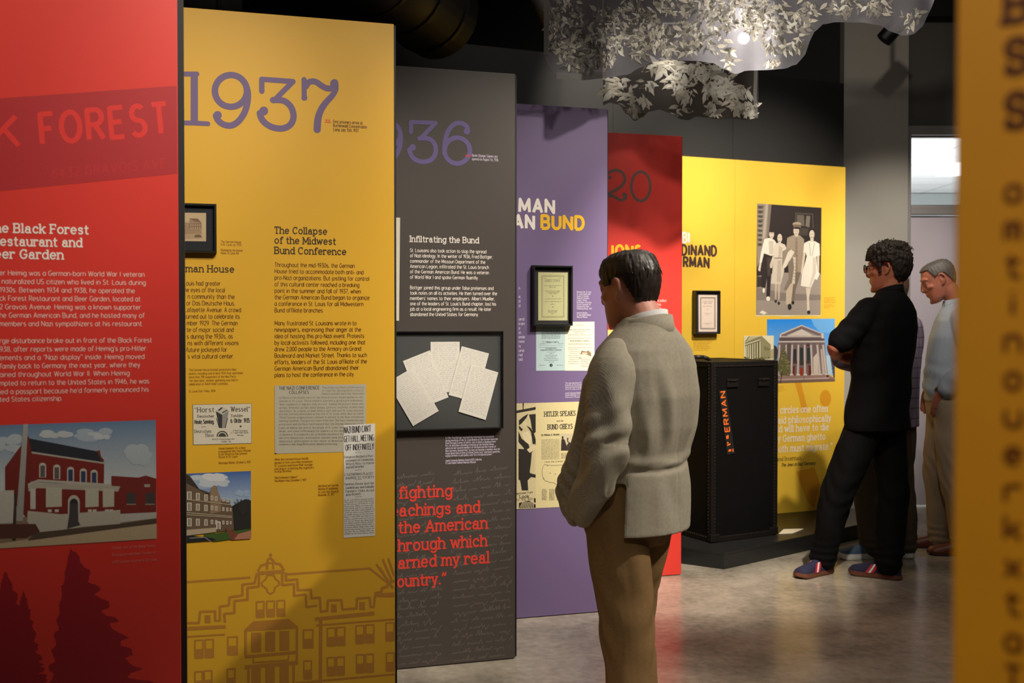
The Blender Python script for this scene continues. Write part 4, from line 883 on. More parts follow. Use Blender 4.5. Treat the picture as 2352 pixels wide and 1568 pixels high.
c.done('printed_magazine_page')
F4, T4, inn4 = frame(S4, 'black frame with a greenish title page on the violet board', 1225, 609, 1316.4, 748, .035, 5, mat('dark_mat_board', (38, 36, 36), .8, .06, 80))
c = Art(S4, 1180, 590, 4.75, off=inn4 + .002, plane=inn4); GR = (120, 118, 78)
c.poly((190, 188, 142), [(265, 166), (588, 170), (585, 692), (266, 692)])
for a, b, e, f_ in ((304, 203, 548, 656), (312, 212, 540, 648)): c.stroke(GR, [(a, b), (e, b + 2), (e, f_), (a, f_ + 3), (a, b)], 2)
c.text((92, 90, 62), 'DIRECTORY', (342, 270), (505, 270), 24, 'slab', .06)
for y, a, b in ((236, 325, 358), (236, 490, 525), (316, 330, 520), (332, 385, 465), (376, 342, 505), (390, 358, 490), (404, 380, 470), (460, 335, 515), (490, 330, 520), (520, 400, 445), (590, 370, 478), (604, 375, 470), (620, 405, 440)): c.specks(GR, (a, y), (b, y), 10, seed=y)
for y in (428, 545): c.ell((70, 66, 46), 424, y, 5, 5)
inframe(c, S4, F4, 'title_page')
# --- second red board
S5 = panel('exhibit_board', 'red exhibit board with grey numerals 20, partly behind the man in the blazer', 'exhibit board', 1566, 5.81, PHI, 1.22, .004, H, M_RED, 4)
c = Art(S5, 1380, 300, 4.055, off=.0006, step=4e-5)
c.stroke(V_, [(372 + 88 * math.cos(t), 518 + 136 * math.sin(t)) for t in [2 * math.pi * i / 40 for i in range(41)]], 13)
c.done('numeral', m=K_GREY); c = Art(S5, 1380, 300, 4.055, off=.0006)
c.stroke(V_, [(70, 395), (110, 372), (150, 370), (195, 388), (222, 430), (218, 480), (180, 525), (120, 562), (70, 590), (40, 615)], 14, 1, disc=14)
c.stroke(V_, [(40, 615), (85, 605), (125, 612), (165, 638), (200, 645), (230, 625), (236, 600)], 14, 1, disc=14); c.ell(V_, 218, 595, 20, 20); c.ell(V_, 86, 435, 18, 18)
c.done('numeral', m=K_GREY); c = Art(S5, 1380, 300, 4.055, off=.0006)
c.stroke(V_, [(-130 + 88 * math.cos(t), 500 + 136 * math.sin(t)) for t in [2 * math.pi * i / 40 for i in range(41)]], 13)
c.done('numeral', m=K_GREY)
write(S5, 'heading', K_YEL, [('IONS', 1403, 1474, 588.5)], 24.5, 'bold', .13)
column(S5, 'body_text', K_PALE, 1480, 693, 745.5, [('the chancellor', 1531.6), ('shaped this', 1518.6), ('to Party\'s', 1518.6), ('antisemitic and', 1522), ('nationalistic', 1530.5), ('particular, the', 1532.7), ('German', 1528)], 6.2, weight=.066)
c = Art(S5, 0, 0, 1, off=.0008); c.poly((226, 190, 110), [(1300, 757), (1409, 757), (1409, 800), (1300, 800)]); c.done('printed_card')
# ------------------------------------------------------------------ yellow mural on the partition
MU = thing('exhibit_mural', 'large yellow mural board behind the trunk with family and temple photographs', 'exhibit mural', (mp0.x, mp0.y, PTOP), MA)
SM = Surface(MU, (mp0.x, mp0.y, PTOP), MA)
ms = SM.uv(1688, 500)[0]
obj('mural_board', bx(ms + .0006, 0, 0, .02, 0, 2.50 - PTOP, .0008), M_MURAL, MU)
obj('mural_board', bx(-2.6, ms - .0006, 0, .02, 0, 2.50 - PTOP, .0008), M_MURAL, MU)
K_MDARK = flat('dark_brown_capitals', (72, 44, 36))
write(SM, 'heading', K_WHITE, [('BI', 1566, 1585, 556.5)], 22, 'bold', .12)
write(SM, 'heading', K_MDARK, [('FERDINAND', 1564, 1647, 586, 'DINAND'), ('ISSERMAN', 1568, 1630, 613.5, 'RMAN')], 22, 'bold', .125)
write(SM, 'quotation', K_WHITE, [('In circles one often', 1792, 1901, 946.5, 'circles one often'), ('said philosophically', 1786, 1908.7, 969.5, 'aid philosophically'), ('old will have to die', 1785, 1903.5, 989.5, 'ld will have to die'), ('by German ghetto', 1786, 1896, 1011.5, 'y German ghetto'), ('youth must migrate.\u201d', 1788, 1912, 1034.5, 'uth must migrate.\u201d')], 14.5, 'slab', .07)
write(SM, 'attribution', K_DARK, [('Ferdinand Isserman', 1789, 1840, 1057, 'nd Isserman')], 9, 'slab', .06)
write(SM, 'attribution', K_DARK, [('The Jews in Nazi Germany', 1794, 1873, 1069)], 7.5, 'italic', .075)
KF = (184, 132, 30)
c = Art(SM, 1560, 580, 4.9, off=.0006)
for i, (a, b) in enumerate(((1632, 1752), (1630, 1745), (1630, 1752), (1630, 1762))): c.specks(KF, (a, 512 + i * 18), (b, 511 + i * 18), 10, seed=i)
for i, (a, b) in enumerate(((1630, 1720), (1630, 1755), (1630, 1690))): c.specks(KF, (a, 592 + i * 17), (b, 591 + i * 17), 9, seed=10 + i)
c.done('caption'); c = Art(SM, 1560, 580, 4.9, off=.0006)
for i, b in enumerate((350, 365, 348, 325, 355, 348, 325)): c.specks(KF, (158, 990 + i * 19), (b, 988 + i * 19), 11, seed=20 + i)
c.done('caption'); c = Art(SM, 1560, 580, 4.9, off=.0006)
for i, b in enumerate((1185, 1175, 1192, 1160)): c.specks(KF, (1100, 1510 + i * 18), (b, 1506 + i * 18), 10, seed=40 + i)
c.done('caption')
c = Art(SM, 1560, 800, 2.9025, off=.0004); GM = (226, 158, 36)
c.poly(GM, [(770, 230), (812, 228), (850, 380), (845, 432), (818, 430), (800, 330)]); c.done('printed_silhouette'); c = Art(SM, 1560, 800, 2.9025, off=.0004)
c.ell(GM, 975, 332, 38, 56); c.done('printed_silhouette'); c = Art(SM, 1560, 800, 2.9025, off=.0004)
c.poly(GM, [(780, 820), (900, 790), (940, 900), (900, 1070), (850, 1010)])
c.done('printed_silhouette')
F6, T6, inn6 = frame(SM, 'small black frame with a pale title page on the yellow mural', 1598.5, 667, 1655.3, 767, .045, 3.4, mat('slate_mat_board', (44, 50, 58), .8, .06, 80))
c = Art(SM, 1560, 580, 4.9, off=inn6 + .002, plane=inn6)
c.poly((238, 220, 204), [(215, 474), (425, 477), (425, 889), (217, 889)])
c.stroke((34, 28, 26), [(239, 508), (402, 508), (401, 858), (240, 856), (239, 508)], 4); c.stroke((120, 100, 92), [(250, 520), (391, 520), (390, 846), (251, 844), (250, 520)], 1)
for y, a, b, h_ in ((557, 262, 378, 16), (577, 272, 368, 14), (609, 265, 375, 13), (640, 298, 342, 10), (686, 278, 360, 9), (702, 295, 342, 8), (798, 270, 370, 9), (812, 300, 340, 8)): c.specks((176, 156, 144), (a, y), (b, y), h_, seed=y)
inframe(c, SM, F6, 'title_page')
# ------------------------------------------------------------------ photographs printed on the mural
c = Art(SM, 1720, 460, 5.806, off=.0008)
DKB = (50, 42, 40)
c.poly((240, 226, 170), [(88, 1520), (960, 1520), (955, 1542), (700, 1538), (500, 1550), (300, 1540), (95, 1545)])
c.poly(DKB, [(110, 42), (968, 98), (955, 1530), (95, 1530)])
c.poly((150, 138, 124), [(110, 42), (300, 56), (245, 560), (108, 900)])
r_ = random.Random(3)
for i in range(9):
    y = 70 + i * 62; c.poly((104, 94, 84), [(115, y), (200 - i * 3, y + r_.uniform(-8, 14)), (190 - i * 3, y + 42), (120, y + 40 + r_.uniform(-6, 8))]); c.ell((72, 64, 58), 150, y + 24, 26, 12)
c.poly((176, 164, 150), [(225, 48), (255, 50), (215, 500), (180, 520)]); c.poly((124, 112, 102), [(262, 50), (302, 56), (262, 480), (235, 500)])
c.poly((158, 146, 136), [(105, 1010), (430, 960), (962, 985), (955, 1530), (95, 1530)])
c.poly((134, 122, 114), [(105, 1160), (500, 1240), (958, 1260), (956, 1330), (500, 1340), (100, 1330)])
c.poly((60, 52, 48), [(108, 1010), (175, 1020), (185, 1150), (105, 1158)])
c.stroke((84, 76, 70), [(620, 330), (625, 170), (850, 185), (855, 380)], 8); c.poly((104, 96, 86), [(640, 192), (735, 198), (740, 345), (640, 330)]); c.poly((120, 112, 100), [(765, 205), (818, 208), (806, 362), (752, 345)]); c.poly((74, 66, 60), [(600, 360), (800, 375), (790, 470), (600, 460)])
SKN = (214, 200, 180); WHT = (236, 228, 212)
# young man in white shirt
c.poly(DKB, [(200, 705), (295, 725), (300, 900), (290, 1080), (280, 1290), (232, 1285), (240, 1040), (218, 1170), (165, 1160), (165, 1010)]); c.poly((74, 64, 58), [(240, 760), (290, 760), (285, 1000), (250, 1010)])
c.poly(WHT, [(205, 515), (275, 500), (340, 530), (365, 570), (335, 730), (295, 740), (200, 706), (170, 830), (140, 835), (160, 700)]); c.poly((206, 196, 178), [(262, 540), (330, 540), (325, 720), (270, 720)])
c.poly(SKN, [(140, 835), (168, 832), (150, 950), (120, 930)]); c.ell(SKN, 302, 455, 33, 52); c.ell(DKB, 303, 398, 36, 32); c.rect(SKN, 285, 490, 318, 520); c.poly((176, 158, 142), [(282, 440), (325, 436), (325, 446), (284, 450)]); c.poly((120, 100, 90), [(292, 486), (316, 486), (312, 492), (296, 492)])
c.ell(WHT, 256, 1310, 26, 30); c.ell(WHT, 197, 1200, 16, 34)
# woman in pale blouse and skirt
c.poly((212, 200, 182), [(330, 765), (455, 775), (470, 940), (425, 1115), (290, 1112), (315, 920)]); c.poly((190, 178, 160), [(380, 800), (430, 800), (420, 1090), (370, 1090)])
c.poly((220, 208, 190), [(345, 580), (400, 560), (480, 590), (500, 640), (450, 780), (335, 765), (325, 650)]); c.poly((196, 182, 164), [(400, 600), (450, 640), (425, 760), (390, 760)]); c.rect((140, 126, 110), 340, 762, 440, 776)
c.ell(DKB, 412, 470, 48, 58); c.ell(SKN, 410, 505, 32, 58); c.poly((176, 158, 142), [(390, 492), (434, 492), (434, 500), (390, 502)]); c.poly((120, 100, 90), [(398, 540), (424, 540), (418, 548), (402, 548)]); c.rect(SKN, 395, 550, 425, 580)
c.poly(SKN, [(320, 730), (335, 745), (310, 900), (285, 905), (278, 860)])
for x in (360, 402): c.poly((196, 180, 160), [(x - 18, 1112), (x + 18, 1114), (x + 2, 1330), (x - 12, 1330)]); c.ell(DKB, x - 4, 1345 if x == 360 else 1372, 17, 22)
# man in uniform with cap, coat over arm
c.poly((120, 106, 92), [(560, 940), (690, 960), (620, 1200), (600, 1360), (570, 1350), (560, 1150)]); c.poly((196, 180, 158), [(500, 1100), (590, 1110), (560, 1380), (492, 1388)])
c.poly((162, 146, 126), [(510, 500), (600, 460), (680, 468), (735, 520), (730, 700), (690, 960), (560, 950), (540, 700), (498, 640)]); c.poly((142, 126, 108), [(620, 500), (645, 500), (650, 950), (600, 950)])
for y in (560, 620, 680, 740): c.ell((96, 84, 72), 640, y, 6, 6)
c.ell(SKN, 630, 410, 38, 58); c.poly((176, 158, 142), [(604, 404), (655, 404), (655, 414), (604, 414)]); c.poly((130, 110, 96), [(612, 440), (648, 438), (640, 448), (618, 448)]); c.rect(SKN, 612, 455, 655, 480)
c.ell((168, 152, 130), 638, 318, 58, 30); c.poly((120, 104, 88), [(590, 320), (695, 325), (690, 365), (595, 365)]); c.ell((44, 36, 34), 640, 370, 46, 13)
c.poly((150, 136, 120), [(445, 680), (520, 640), (600, 660), (560, 760), (470, 910), (440, 890)]); c.poly((224, 214, 196), [(520, 690), (560, 655), (605, 690), (500, 880), (460, 915), (446, 880)])
c.poly((132, 118, 104), [(520, 830), (600, 740), (625, 780), (612, 1100), (570, 1085), (500, 1200), (462, 1190), (530, 1040)]); c.poly((208, 196, 178), [(585, 750), (625, 760), (612, 1115), (570, 1110), (600, 900)])
for y in range(790, 1090, 44): c.stroke((130, 116, 102), [(585, y), (620, y + 10)], 3)
c.ell((44, 38, 34), 542, 1420, 26, 42); c.ell((44, 38, 34), 585, 1365, 20, 24)
# woman in white dress
c.poly(WHT, [(770, 745), (895, 750), (915, 960), (825, 1165), (690, 1140), (705, 980)]); c.poly((210, 200, 184), [(850, 760), (890, 760), (895, 960), (815, 1160), (800, 1158), (850, 960)])
c.poly(WHT, [(735, 570), (800, 540), (880, 545), (940, 580), (945, 735), (905, 740), (895, 755), (770, 745), (755, 700), (722, 700)])
for v in ([(805, 560), (820, 740)], [(875, 560), (840, 745)]): c.stroke((120, 108, 96), v, 3)
c.poly(DKB, [(790, 390), (830, 360), (872, 385), (872, 470), (845, 500), (760, 540), (780, 460)]); c.ell(SKN, 838, 455, 34, 58); c.poly((176, 158, 142), [(815, 446), (864, 444), (864, 453), (815, 455)]); c.poly((96, 66, 60), [(824, 486), (850, 486), (844, 496), (830, 496)]); c.rect(SKN, 818, 505, 860, 548)
c.poly(SKN, [(725, 700), (755, 705), (725, 900), (705, 1000), (690, 960)]); c.poly(SKN, [(905, 740), (938, 735), (935, 950), (910, 960)]); c.poly(WHT, [(905, 940), (945, 970), (905, 1060), (878, 1050)])
c.poly(SKN, [(758, 1165), (825, 1168), (800, 1300), (808, 1470), (772, 1470), (770, 1300)]); c.ell(DKB, 796, 1492, 22, 26)
c.poly((236, 226, 206), [(136, 1494), (180, 1466), (242, 1502), (195, 1524)])
c.done('printed_family_photo')
# the pillared temple, colour print
c = Art(SM, 1700, 720, 9.222, off=.0008)
c.grad((30, 140, 236), (150, 196, 226), [(568, 120), (2005, 105), (2005, 1290), (568, 1290)])
c.poly((110, 176, 236), [(1500, 112), (2004, 106), (2004, 420), (1700, 400), (1560, 250)]); c.poly((176, 204, 222), [(1780, 900), (2004, 860), (2004, 1300), (1860, 1300)])
c.poly((58, 52, 56), [(568, 640), (705, 655), (770, 700), (800, 780), (780, 980), (568, 1000)])
c.poly((74, 78, 104), [(1885, 815), (2004, 720), (2005, 1400), (1970, 1330), (1935, 1100)])
for i in range(6): c.stroke((58, 62, 84), [(1900 + i * 8, 850 + i * 80), (2000, 800 + i * 90)], 5)
ST = (196, 182, 176); SH = (112, 96, 96); DK3 = (58, 48, 46)
c.poly(SH, [(800, 620), (1790, 610), (1850, 1300), (780, 1320)])
c.poly((92, 78, 76), [(960, 640), (1090, 640), (1080, 1300), (960, 1300)]); c.poly((44, 52, 54), [(1120, 750), (1190, 750), (1190, 1000), (1115, 1000)]); c.poly((44, 52, 54), [(1262, 720), (1335, 720), (1335, 1000), (1262, 1000)]); c.poly((44, 52, 54), [(1412, 720), (1480, 720), (1490, 1000), (1412, 1000)])
c.poly((72, 54, 50), [(1120, 1000), (1490, 1000), (1500, 1060), (1115, 1060)]); c.poly((200, 188, 172), [(1545, 930), (1630, 830), (1665, 1300), (1555, 1300)]); c.poly((188, 172, 160), [(1700, 760), (1735, 740), (1800, 1290), (1740, 1290)])
c.poly((104, 34, 26), [(1105, 1110), (1160, 1110), (1150, 1310), (1105, 1310)]); c.poly((150, 54, 28), [(1262, 1150), (1330, 1140), (1330, 1310), (1262, 1310)]); c.poly((104, 34, 26), [(1450, 1090), (1495, 1090), (1500, 1300), (1450, 1300)]); c.ell(DK3, 1300, 1090, 44, 46, 180, 360)
c.poly((84, 56, 52), [(1400, 640), (1480, 640), (1470, 700), (1400, 700)])
for x0, x1, w0 in ((838, 805, 40), (975, 972, 34), (1105, 1085, 42), (1235, 1225, 42), (1368, 1375, 42), (1500, 1530, 42), (1632, 1695, 46), (1755, 1830, 46)):
    c.poly(ST, [(x0 - w0 / 2, 640), (x0 + w0 / 2, 640), (x1 + w0 / 2 + 6, 1290), (x1 - w0 / 2 - 2, 1290)]); c.poly((146, 130, 126), [(x0 + w0 * .22, 640), (x0 + w0 / 2, 640), (x1 + w0 / 2 + 6, 1290), (x1 + w0 * .25, 1290)])
    c.poly((120, 106, 104), [(x0 - w0 * .8, 612), (x0 + w0 * .8, 612), (x0 + w0 * .55, 660), (x0 - w0 * .55, 660)]); c.poly((206, 192, 184), [(x1 - w0 * .75, 1275), (x1 + w0 * .85, 1275), (x1 + w0, 1310), (x1 - w0 * .9, 1312)])
c.poly(SH, [(838, 430), (1765, 415), (1790, 610), (812, 620)]); c.poly((206, 194, 184), [(808, 582), (1785, 578), (1785, 604), (808, 608)]); c.poly((88, 76, 80), [(850, 500), (1710, 490), (1780, 565), (830, 575)])
c.poly((120, 106, 106), [(838, 432), (1300, 238), (1705, 408), (1765, 420), (1775, 520), (838, 520)]); c.poly((208, 196, 188), [(862, 420), (1300, 240), (1705, 405), (1702, 420), (1300, 262), (880, 446)]); c.poly(SH, [(885, 480), (1300, 285), (1700, 440), (1700, 485)]); c.poly((206, 194, 184), [(970, 470), (1290, 330), (1310, 330), (1530, 440), (1600, 468)]); c.poly((150, 142, 138), [(1310, 330), (1345, 340), (1640, 465), (1540, 468)])
c.poly((210, 198, 188), [(875, 478), (1705, 470), (1705, 488), (875, 496)]); c.poly((206, 194, 184), [(838, 432), (870, 428), (868, 500), (832, 505)]); c.poly((206, 194, 184), [(1712, 415), (1762, 413), (1772, 520), (1720, 525)])
c.poly((150, 120, 110), [(568, 1330), (1880, 1295), (1960, 1350), (2004, 1352), (2005, 1432), (568, 1480)]); c.poly((196, 176, 164), [(568, 1400), (1880, 1355), (1880, 1375), (568, 1420)]); c.poly((120, 96, 88), [(568, 1425), (1900, 1380), (2005, 1400), (2005, 1432), (568, 1480)]); c.stroke((70, 60, 60), [(1355, 1320), (1350, 1430)], 4); c.poly((64, 56, 56), [(1820, 1300), (1870, 1300), (1870, 1350), (1830, 1345)])
r_ = random.Random(8)
c.poly((96, 92, 58), [(925, 690), (965, 800), (1010, 960), (1060, 1120), (1075, 1250), (1020, 1320), (860, 1290), (790, 1200), (810, 1000), (870, 800)])
for i in range(90):
    t = r_.random(); y = 700 + t * 590; hw = 12 + t * 130; x = 935 + t * 10 + r_.uniform(-hw, hw)
    c.ell(r_.choice([(128, 124, 84), (112, 110, 70), (150, 146, 104), (84, 80, 52)]), x, y, r_.uniform(8, 22), r_.uniform(6, 14), n=7)
c.stroke((48, 40, 34), [(880, 1250), (850, 1470)], 9)
c.done('printed_temple_photo')
c = Art(SM, 1700, 720, 9.222, off=.004)
c.poly((232, 226, 190), [(72, 470), (705, 465), (705, 975), (72, 1000)]); c.poly((220, 214, 176), [(80, 480), (200, 475), (100, 590), (80, 600)])
TA = (150, 142, 100)
c.poly((112, 106, 78), [(90, 600), (180, 478), (200, 478), (120, 592)]); c.poly((190, 182, 136), [(120, 590), (205, 478), (410, 478), (420, 545)]); c.poly(TA, [(420, 475), (450, 470), (645, 660), (640, 700), (425, 560)]); c.poly((132, 126, 92), [(95, 610), (420, 480), (430, 560), (95, 650)]); c.poly((226, 220, 180), [(92, 650), (420, 540), (420, 556), (92, 668)])
c.poly((96, 92, 68), [(92, 668), (425, 560), (430, 960), (100, 990)]); c.poly((150, 144, 106), [(425, 560), (642, 690), (640, 960), (430, 970)]); c.poly((178, 170, 128), [(630, 760), (705, 745), (705, 960), (640, 960)])
for x in (104, 135, 172, 212, 258, 304, 355, 412): c.poly((228, 222, 180), [(x - 8, 690 - (x - 104) * .34), (x + 9, 684 - (x - 104) * .34), (x + 11, 965), (x - 9, 968)])
for x in (510, 550, 590): c.rect((104, 100, 74), x, 690 + (x - 510) * .5, x + 22, 780)
for i in range(40): c.ell(r_.choice([(84, 82, 52), (112, 108, 66), (66, 62, 44)]), r_.uniform(80, 690), r_.uniform(925, 985), r_.uniform(10, 26), r_.uniform(8, 20), n=7)
c.poly((206, 200, 160), [(550, 960), (705, 940), (705, 976), (555, 985)])
c.done('printed_sepia_photo')
# ------------------------------------------------------------------ trunk on the plinth
TR_A = math.atan2(6.44 - 6.19, 1.642 - 1.184)
TW, TD, TH = .522, .54, 1.078
tr = thing('wardrobe_trunk', 'tall black studded wardrobe trunk standing on end on the black plinth', 'trunk', (1.184, 6.19, PTOP + .001), TR_A)
ST_ = Surface(tr, (1.184, 6.19, PTOP), TR_A)
M_TRUNK = mat('black_trunk_leather', (10, 9, 9), .6, .3, 12, .25, 160, spec=.15)
M_TEDGE = mat('worn_black_trunk_edge', (20, 16, 14), .55, .5, 14, .3, 120, spec=.25)
M_STUD = mat('dull_stud_metal', (84, 76, 66), .35, metal=.8)
obj('trunk_body', bx(0.004, TW - .004, .004, TD - .004, .004, TH - .004, .012), M_TRUNK, tr)
def strip(x0, x1, y0, y1, z0, z1): obj('edge_binding', bx(x0, x1, y0, y1, z0, z1, .004), M_TEDGE, tr)
e = .034
for x0, x1 in ((0, e), (TW - e, TW)): strip(x0, x1, 0, .02, 0, TH)
for z0, z1 in ((0, e), (TH - e, TH)): strip(e, TW - e, 0, .02, z0, z1)
strip(0, .02, .02, e, 0, TH); strip(0, .02, TD - e, TD, 0, TH)
for z0, z1 in ((0, e), (TH - e, TH)): strip(0, .02, e, TD - e, z0, z1)
strip(0, TW, TD - e, TD, TH - .02, TH + .001); strip(.0, e, .02, TD - e, TH - .02, TH + .001); strip(TW - e, TW, .02, TD - e, TH - .02, TH + .001)
bm = bmesh.new()
def stud(x, y, z, ax):
    r = .0042
    vs = []
    q = bmesh.ops.create_icosphere(bm, subdivisions=1, radius=r)
    bmesh.ops.translate(bm, vec=(x, y, z), verts=q['verts'])
n = 52
for i in range(n):
    z = .02 + (TH - .04) * i / (n - 1)
    for x in (e * .8, TW - e * .8): stud(x, -.0005, z, 0)
    stud(-.0005, e * .8, z, 1)
for i in range(26):
    x = .02 + (TW - .04) * i / 25
    stud(x, -.0005, e * .8, 0); stud(x, -.0005, TH - e * .8, 0)
for i in range(24): stud(-.0005, .03 + (TD - .06) * i / 23, e * .8, 1)
s_ = obj('studs', bm, M_STUD, tr); s_['kind'] = 'stuff'
for x in (.03, TW - .03):
    bm = bmesh.new(); box(bm, -.034, .034, -.004, .03, .002, .05, .006); bmesh.ops.translate(bm, vec=(x, 0, 0), verts=bm.verts)
    obj('corner_cap', bm, M_TEDGE, tr)
# dark hasps near the top, torn strap on the top
for x in (.115, .36):
    bm = bmesh.new(); box(bm, x, x + .085, -.006, .004, TH - .155, TH - .105, .003); box(bm, x + .012, x + .073, -.012, -.004, TH - .118, TH - .108, .003)
    obj('hasp', bm, M_TEDGE, tr)
    bm = bmesh.new(); rr_ = random.Random(int(x * 100))
    for i in range(9): box(bm, x + i * .0095, x + i * .0095 + .007, -.0135, -.012, TH - .116 + rr_.uniform(-.003, .003), TH - .109 + rr_.uniform(0, .004))
    obj('worn_catch', bm, M_STUD, tr)
bm = bmesh.new()
path = [(-.0, .30, TH + .002), (.03, .27, TH + .014), (.08, .25, TH + .022), (.14, .25, TH + .02), (.19, .27, TH + .008), (.22, .29, TH + .002)]
for a, b in zip(path, path[1:]): cyl(bm, a, b, .012, n=10)
obj('carrying_handle', bm, mat('dark_strap_leather', (40, 32, 26), .5, .3, 30), tr, True)
M_ORNG = flat('worn_orange_paint', (226, 104, 30), .6)
c = Art(ST_, 1560, 800, 2.9025, off=.0008)
KB = (26, 24, 22)
c.poly(KB, [(264, 282), (312, 278), (370, 700), (320, 712)])
OR = (226, 106, 34)
def vtext(s, base0, base1, cap):
    """letters running upward: baseline goes from base0 (low) to base1 (high), caps pointing left"""
    lay, nat = layout(s, 'bold')
    dx, dy = (base1[0] - base0[0]) / nat, (base1[1] - base0[1]) / nat
    ln_ = math.hypot(dx, dy); nx, ny = dy / ln_, -dx / ln_
    sc_ = 1.0 / (ST_.scale(1660, 960) * c.sc)
    c.up()
    for ch, gx in lay:
        wd, st, _ = glyph(ch, 'bold')
        for p in st:
            fs = ribbon(c.bm, [c.P((base0[0] + (gx + q[0]) * dx + nx * q[1] * cap, base0[1] + (gx + q[0]) * dy + ny * q[1] * cap)) for q in p], cap * .13 * sc_, 0, 8, c.h)
            c.ink(fs or [], OR)
vtext('ERMAN', (336, 552), (304, 288), 30)
for pts in ([(326, 690), (346, 686), (347, 672), (330, 674)], [(354, 690), (362, 688), (360, 668), (355, 670)], [(318, 652), (342, 642), (340, 632), (322, 640)], [(314, 606), (330, 600), (328, 576), (312, 584)], [(318, 640), (330, 630), (322, 620)]): c.poly(OR, pts)
c.done('painted_name_strip')
cd = at(1818, 1219, 6.55)
S_c = bmesh.new()
zc = PTOP + .0005
pts = [at(1790, 1225, 1), at(1840, 1214, 1)]
def on_plinth(px, py):
    d = ray(px, py); t = (zc - EYE) / d.z; return Vector((0, 0, EYE)) + d * t
q0, q1, q2, q3 = on_plinth(1789, 1226), on_plinth(1821, 1225), on_plinth(1846, 1215), on_plinth(1800, 1216)
vs = [S_c.verts.new((p.x, p.y, zc)) for p in (q0, q1, q2, q3)]; f = S_c.faces.new(vs)
ex = bmesh.ops.extrude_face_region(S_c, geom=[f]); bmesh.ops.translate(S_c, vec=(0, 0, .004), verts=[v for v in ex['geom'] if isinstance(v, bmesh.types.BMVert)])
bmesh.ops.recalc_face_normals(S_c, faces=S_c.faces)
tag(obj('information_card', S_c, mat('cream_card', (232, 222, 196), .6, .03, 40)), 'small cream card lying on the plinth at the right foot of the trunk', 'card')
# ------------------------------------------------------------------ blurred board beside the camera
pa = at(2193, HOR, .72)
S7 = None
fg = thing('exhibit_board', 'close blurred yellow exhibit board along the right edge with dark text', 'exhibit board', (pa.x, pa.y, 0), math.radians(-30))
S7 = Surface(fg, (pa.x, pa.y, 0), math.radians(-30))
obj('face_board', bx(0, 1.22, 0, .02, .004, H, .0015), M_FGYEL if 'M_FGYEL' in globals() else mat('amber_printed_board', (220, 150, 28), .5, .12, 14, .08, 900), fg)
obj('edge_trim', bx(.004, 1.2, .021, .05, .004, H, .001), M_BLACK, fg)
rw_ = []
K_FG = flat('dark_brown_board_lettering', (92, 42, 12))
write(S7, 'heading', K_FG, [('B', 2303, 2370, 46), ('S', 2303, 2368, 165), ('S', 2303, 2368, 290)], 74, 'slab', .12, disc=12)
K_FG2 = flat('brown_board_lettering', (118, 62, 12))
write(S7, 'body_text', K_FG2, [(ch, 2304, 2350, 462 + i * 86) for i, ch in enumerate('amtinouerkxtaT')], 52, weight=.1)
# ------------------------------------------------------------------ printed sheer fabrics and track lamps
def sheer(name, rgb, opac, tl=.35):
    m = bpy.data.materials.new(name); m.use_nodes = True; nt = m.node_tree; nt.nodes.remove(nt.nodes['Principled BSDF']); out = nt.nodes['Material Output']
    tc = nt.nodes.new('ShaderNodeTexCoord'); n = nt.nodes.new('ShaderNodeTexNoise'); n.inputs['Scale'].default_value = 5; n.inputs['Detail'].default_value = 5; nt.links.new(tc.outputs['Object'], n.inputs['Vector'])
    mx = nt.nodes.new('ShaderNodeMix'); mx.data_type = 'RGBA'; mx.inputs['A'].default_value = tuple(v * .55 for v in lin(rgb)[:3]) + (1,); mx.inputs['B'].default_value = tuple(min(1, v * 1.4) for v in lin(rgb)[:3]) + (1,); nt.links.new(n.outputs['Fac'], mx.inputs['Factor'])
    d = nt.nodes.new('ShaderNodeBsdfDiffuse'); t = nt.nodes.new('ShaderNodeBsdfTranslucent'); nt.links.new(mx.outputs['Result'], d.inputs[0]); nt.links.new(mx.outputs['Result'], t.inputs[0])
    x = nt.nodes.new('ShaderNodeMixShader'); x.inputs[0].default_value = tl; nt.links.new(d.outputs[0], x.inputs[1]); nt.links.new(t.outputs[0], x.inputs[2])
    tr_ = nt.nodes.new('ShaderNodeBsdfTransparent'); y = nt.nodes.new('ShaderNodeMixShader'); y.inputs[0].default_value = opac
    nt.links.new(tr_.outputs[0], y.inputs[1]); nt.links.new(x.outputs[0], y.inputs[2]); nt.links.new(y.outputs[0], out.inputs[0]); return m
M_SHEER = sheer('sheer_grey_fabric', (122, 122, 130), .7); M_SHEER2 = sheer('sheer_dark_fabric', (70, 66, 66), .82)
M_HEM = sheer('sheer_pale_hem', (150, 148, 144), .6)
M_LEAF = [sheer('printed_leaf_%s' % n, c_, .9, .3) for n, c_ in (('pale', (206, 200, 186)), ('grey', (146, 142, 136)), ('light', (238, 232, 214)), ('dark', (104, 102, 98)), ('mid', (172, 168, 158)))]
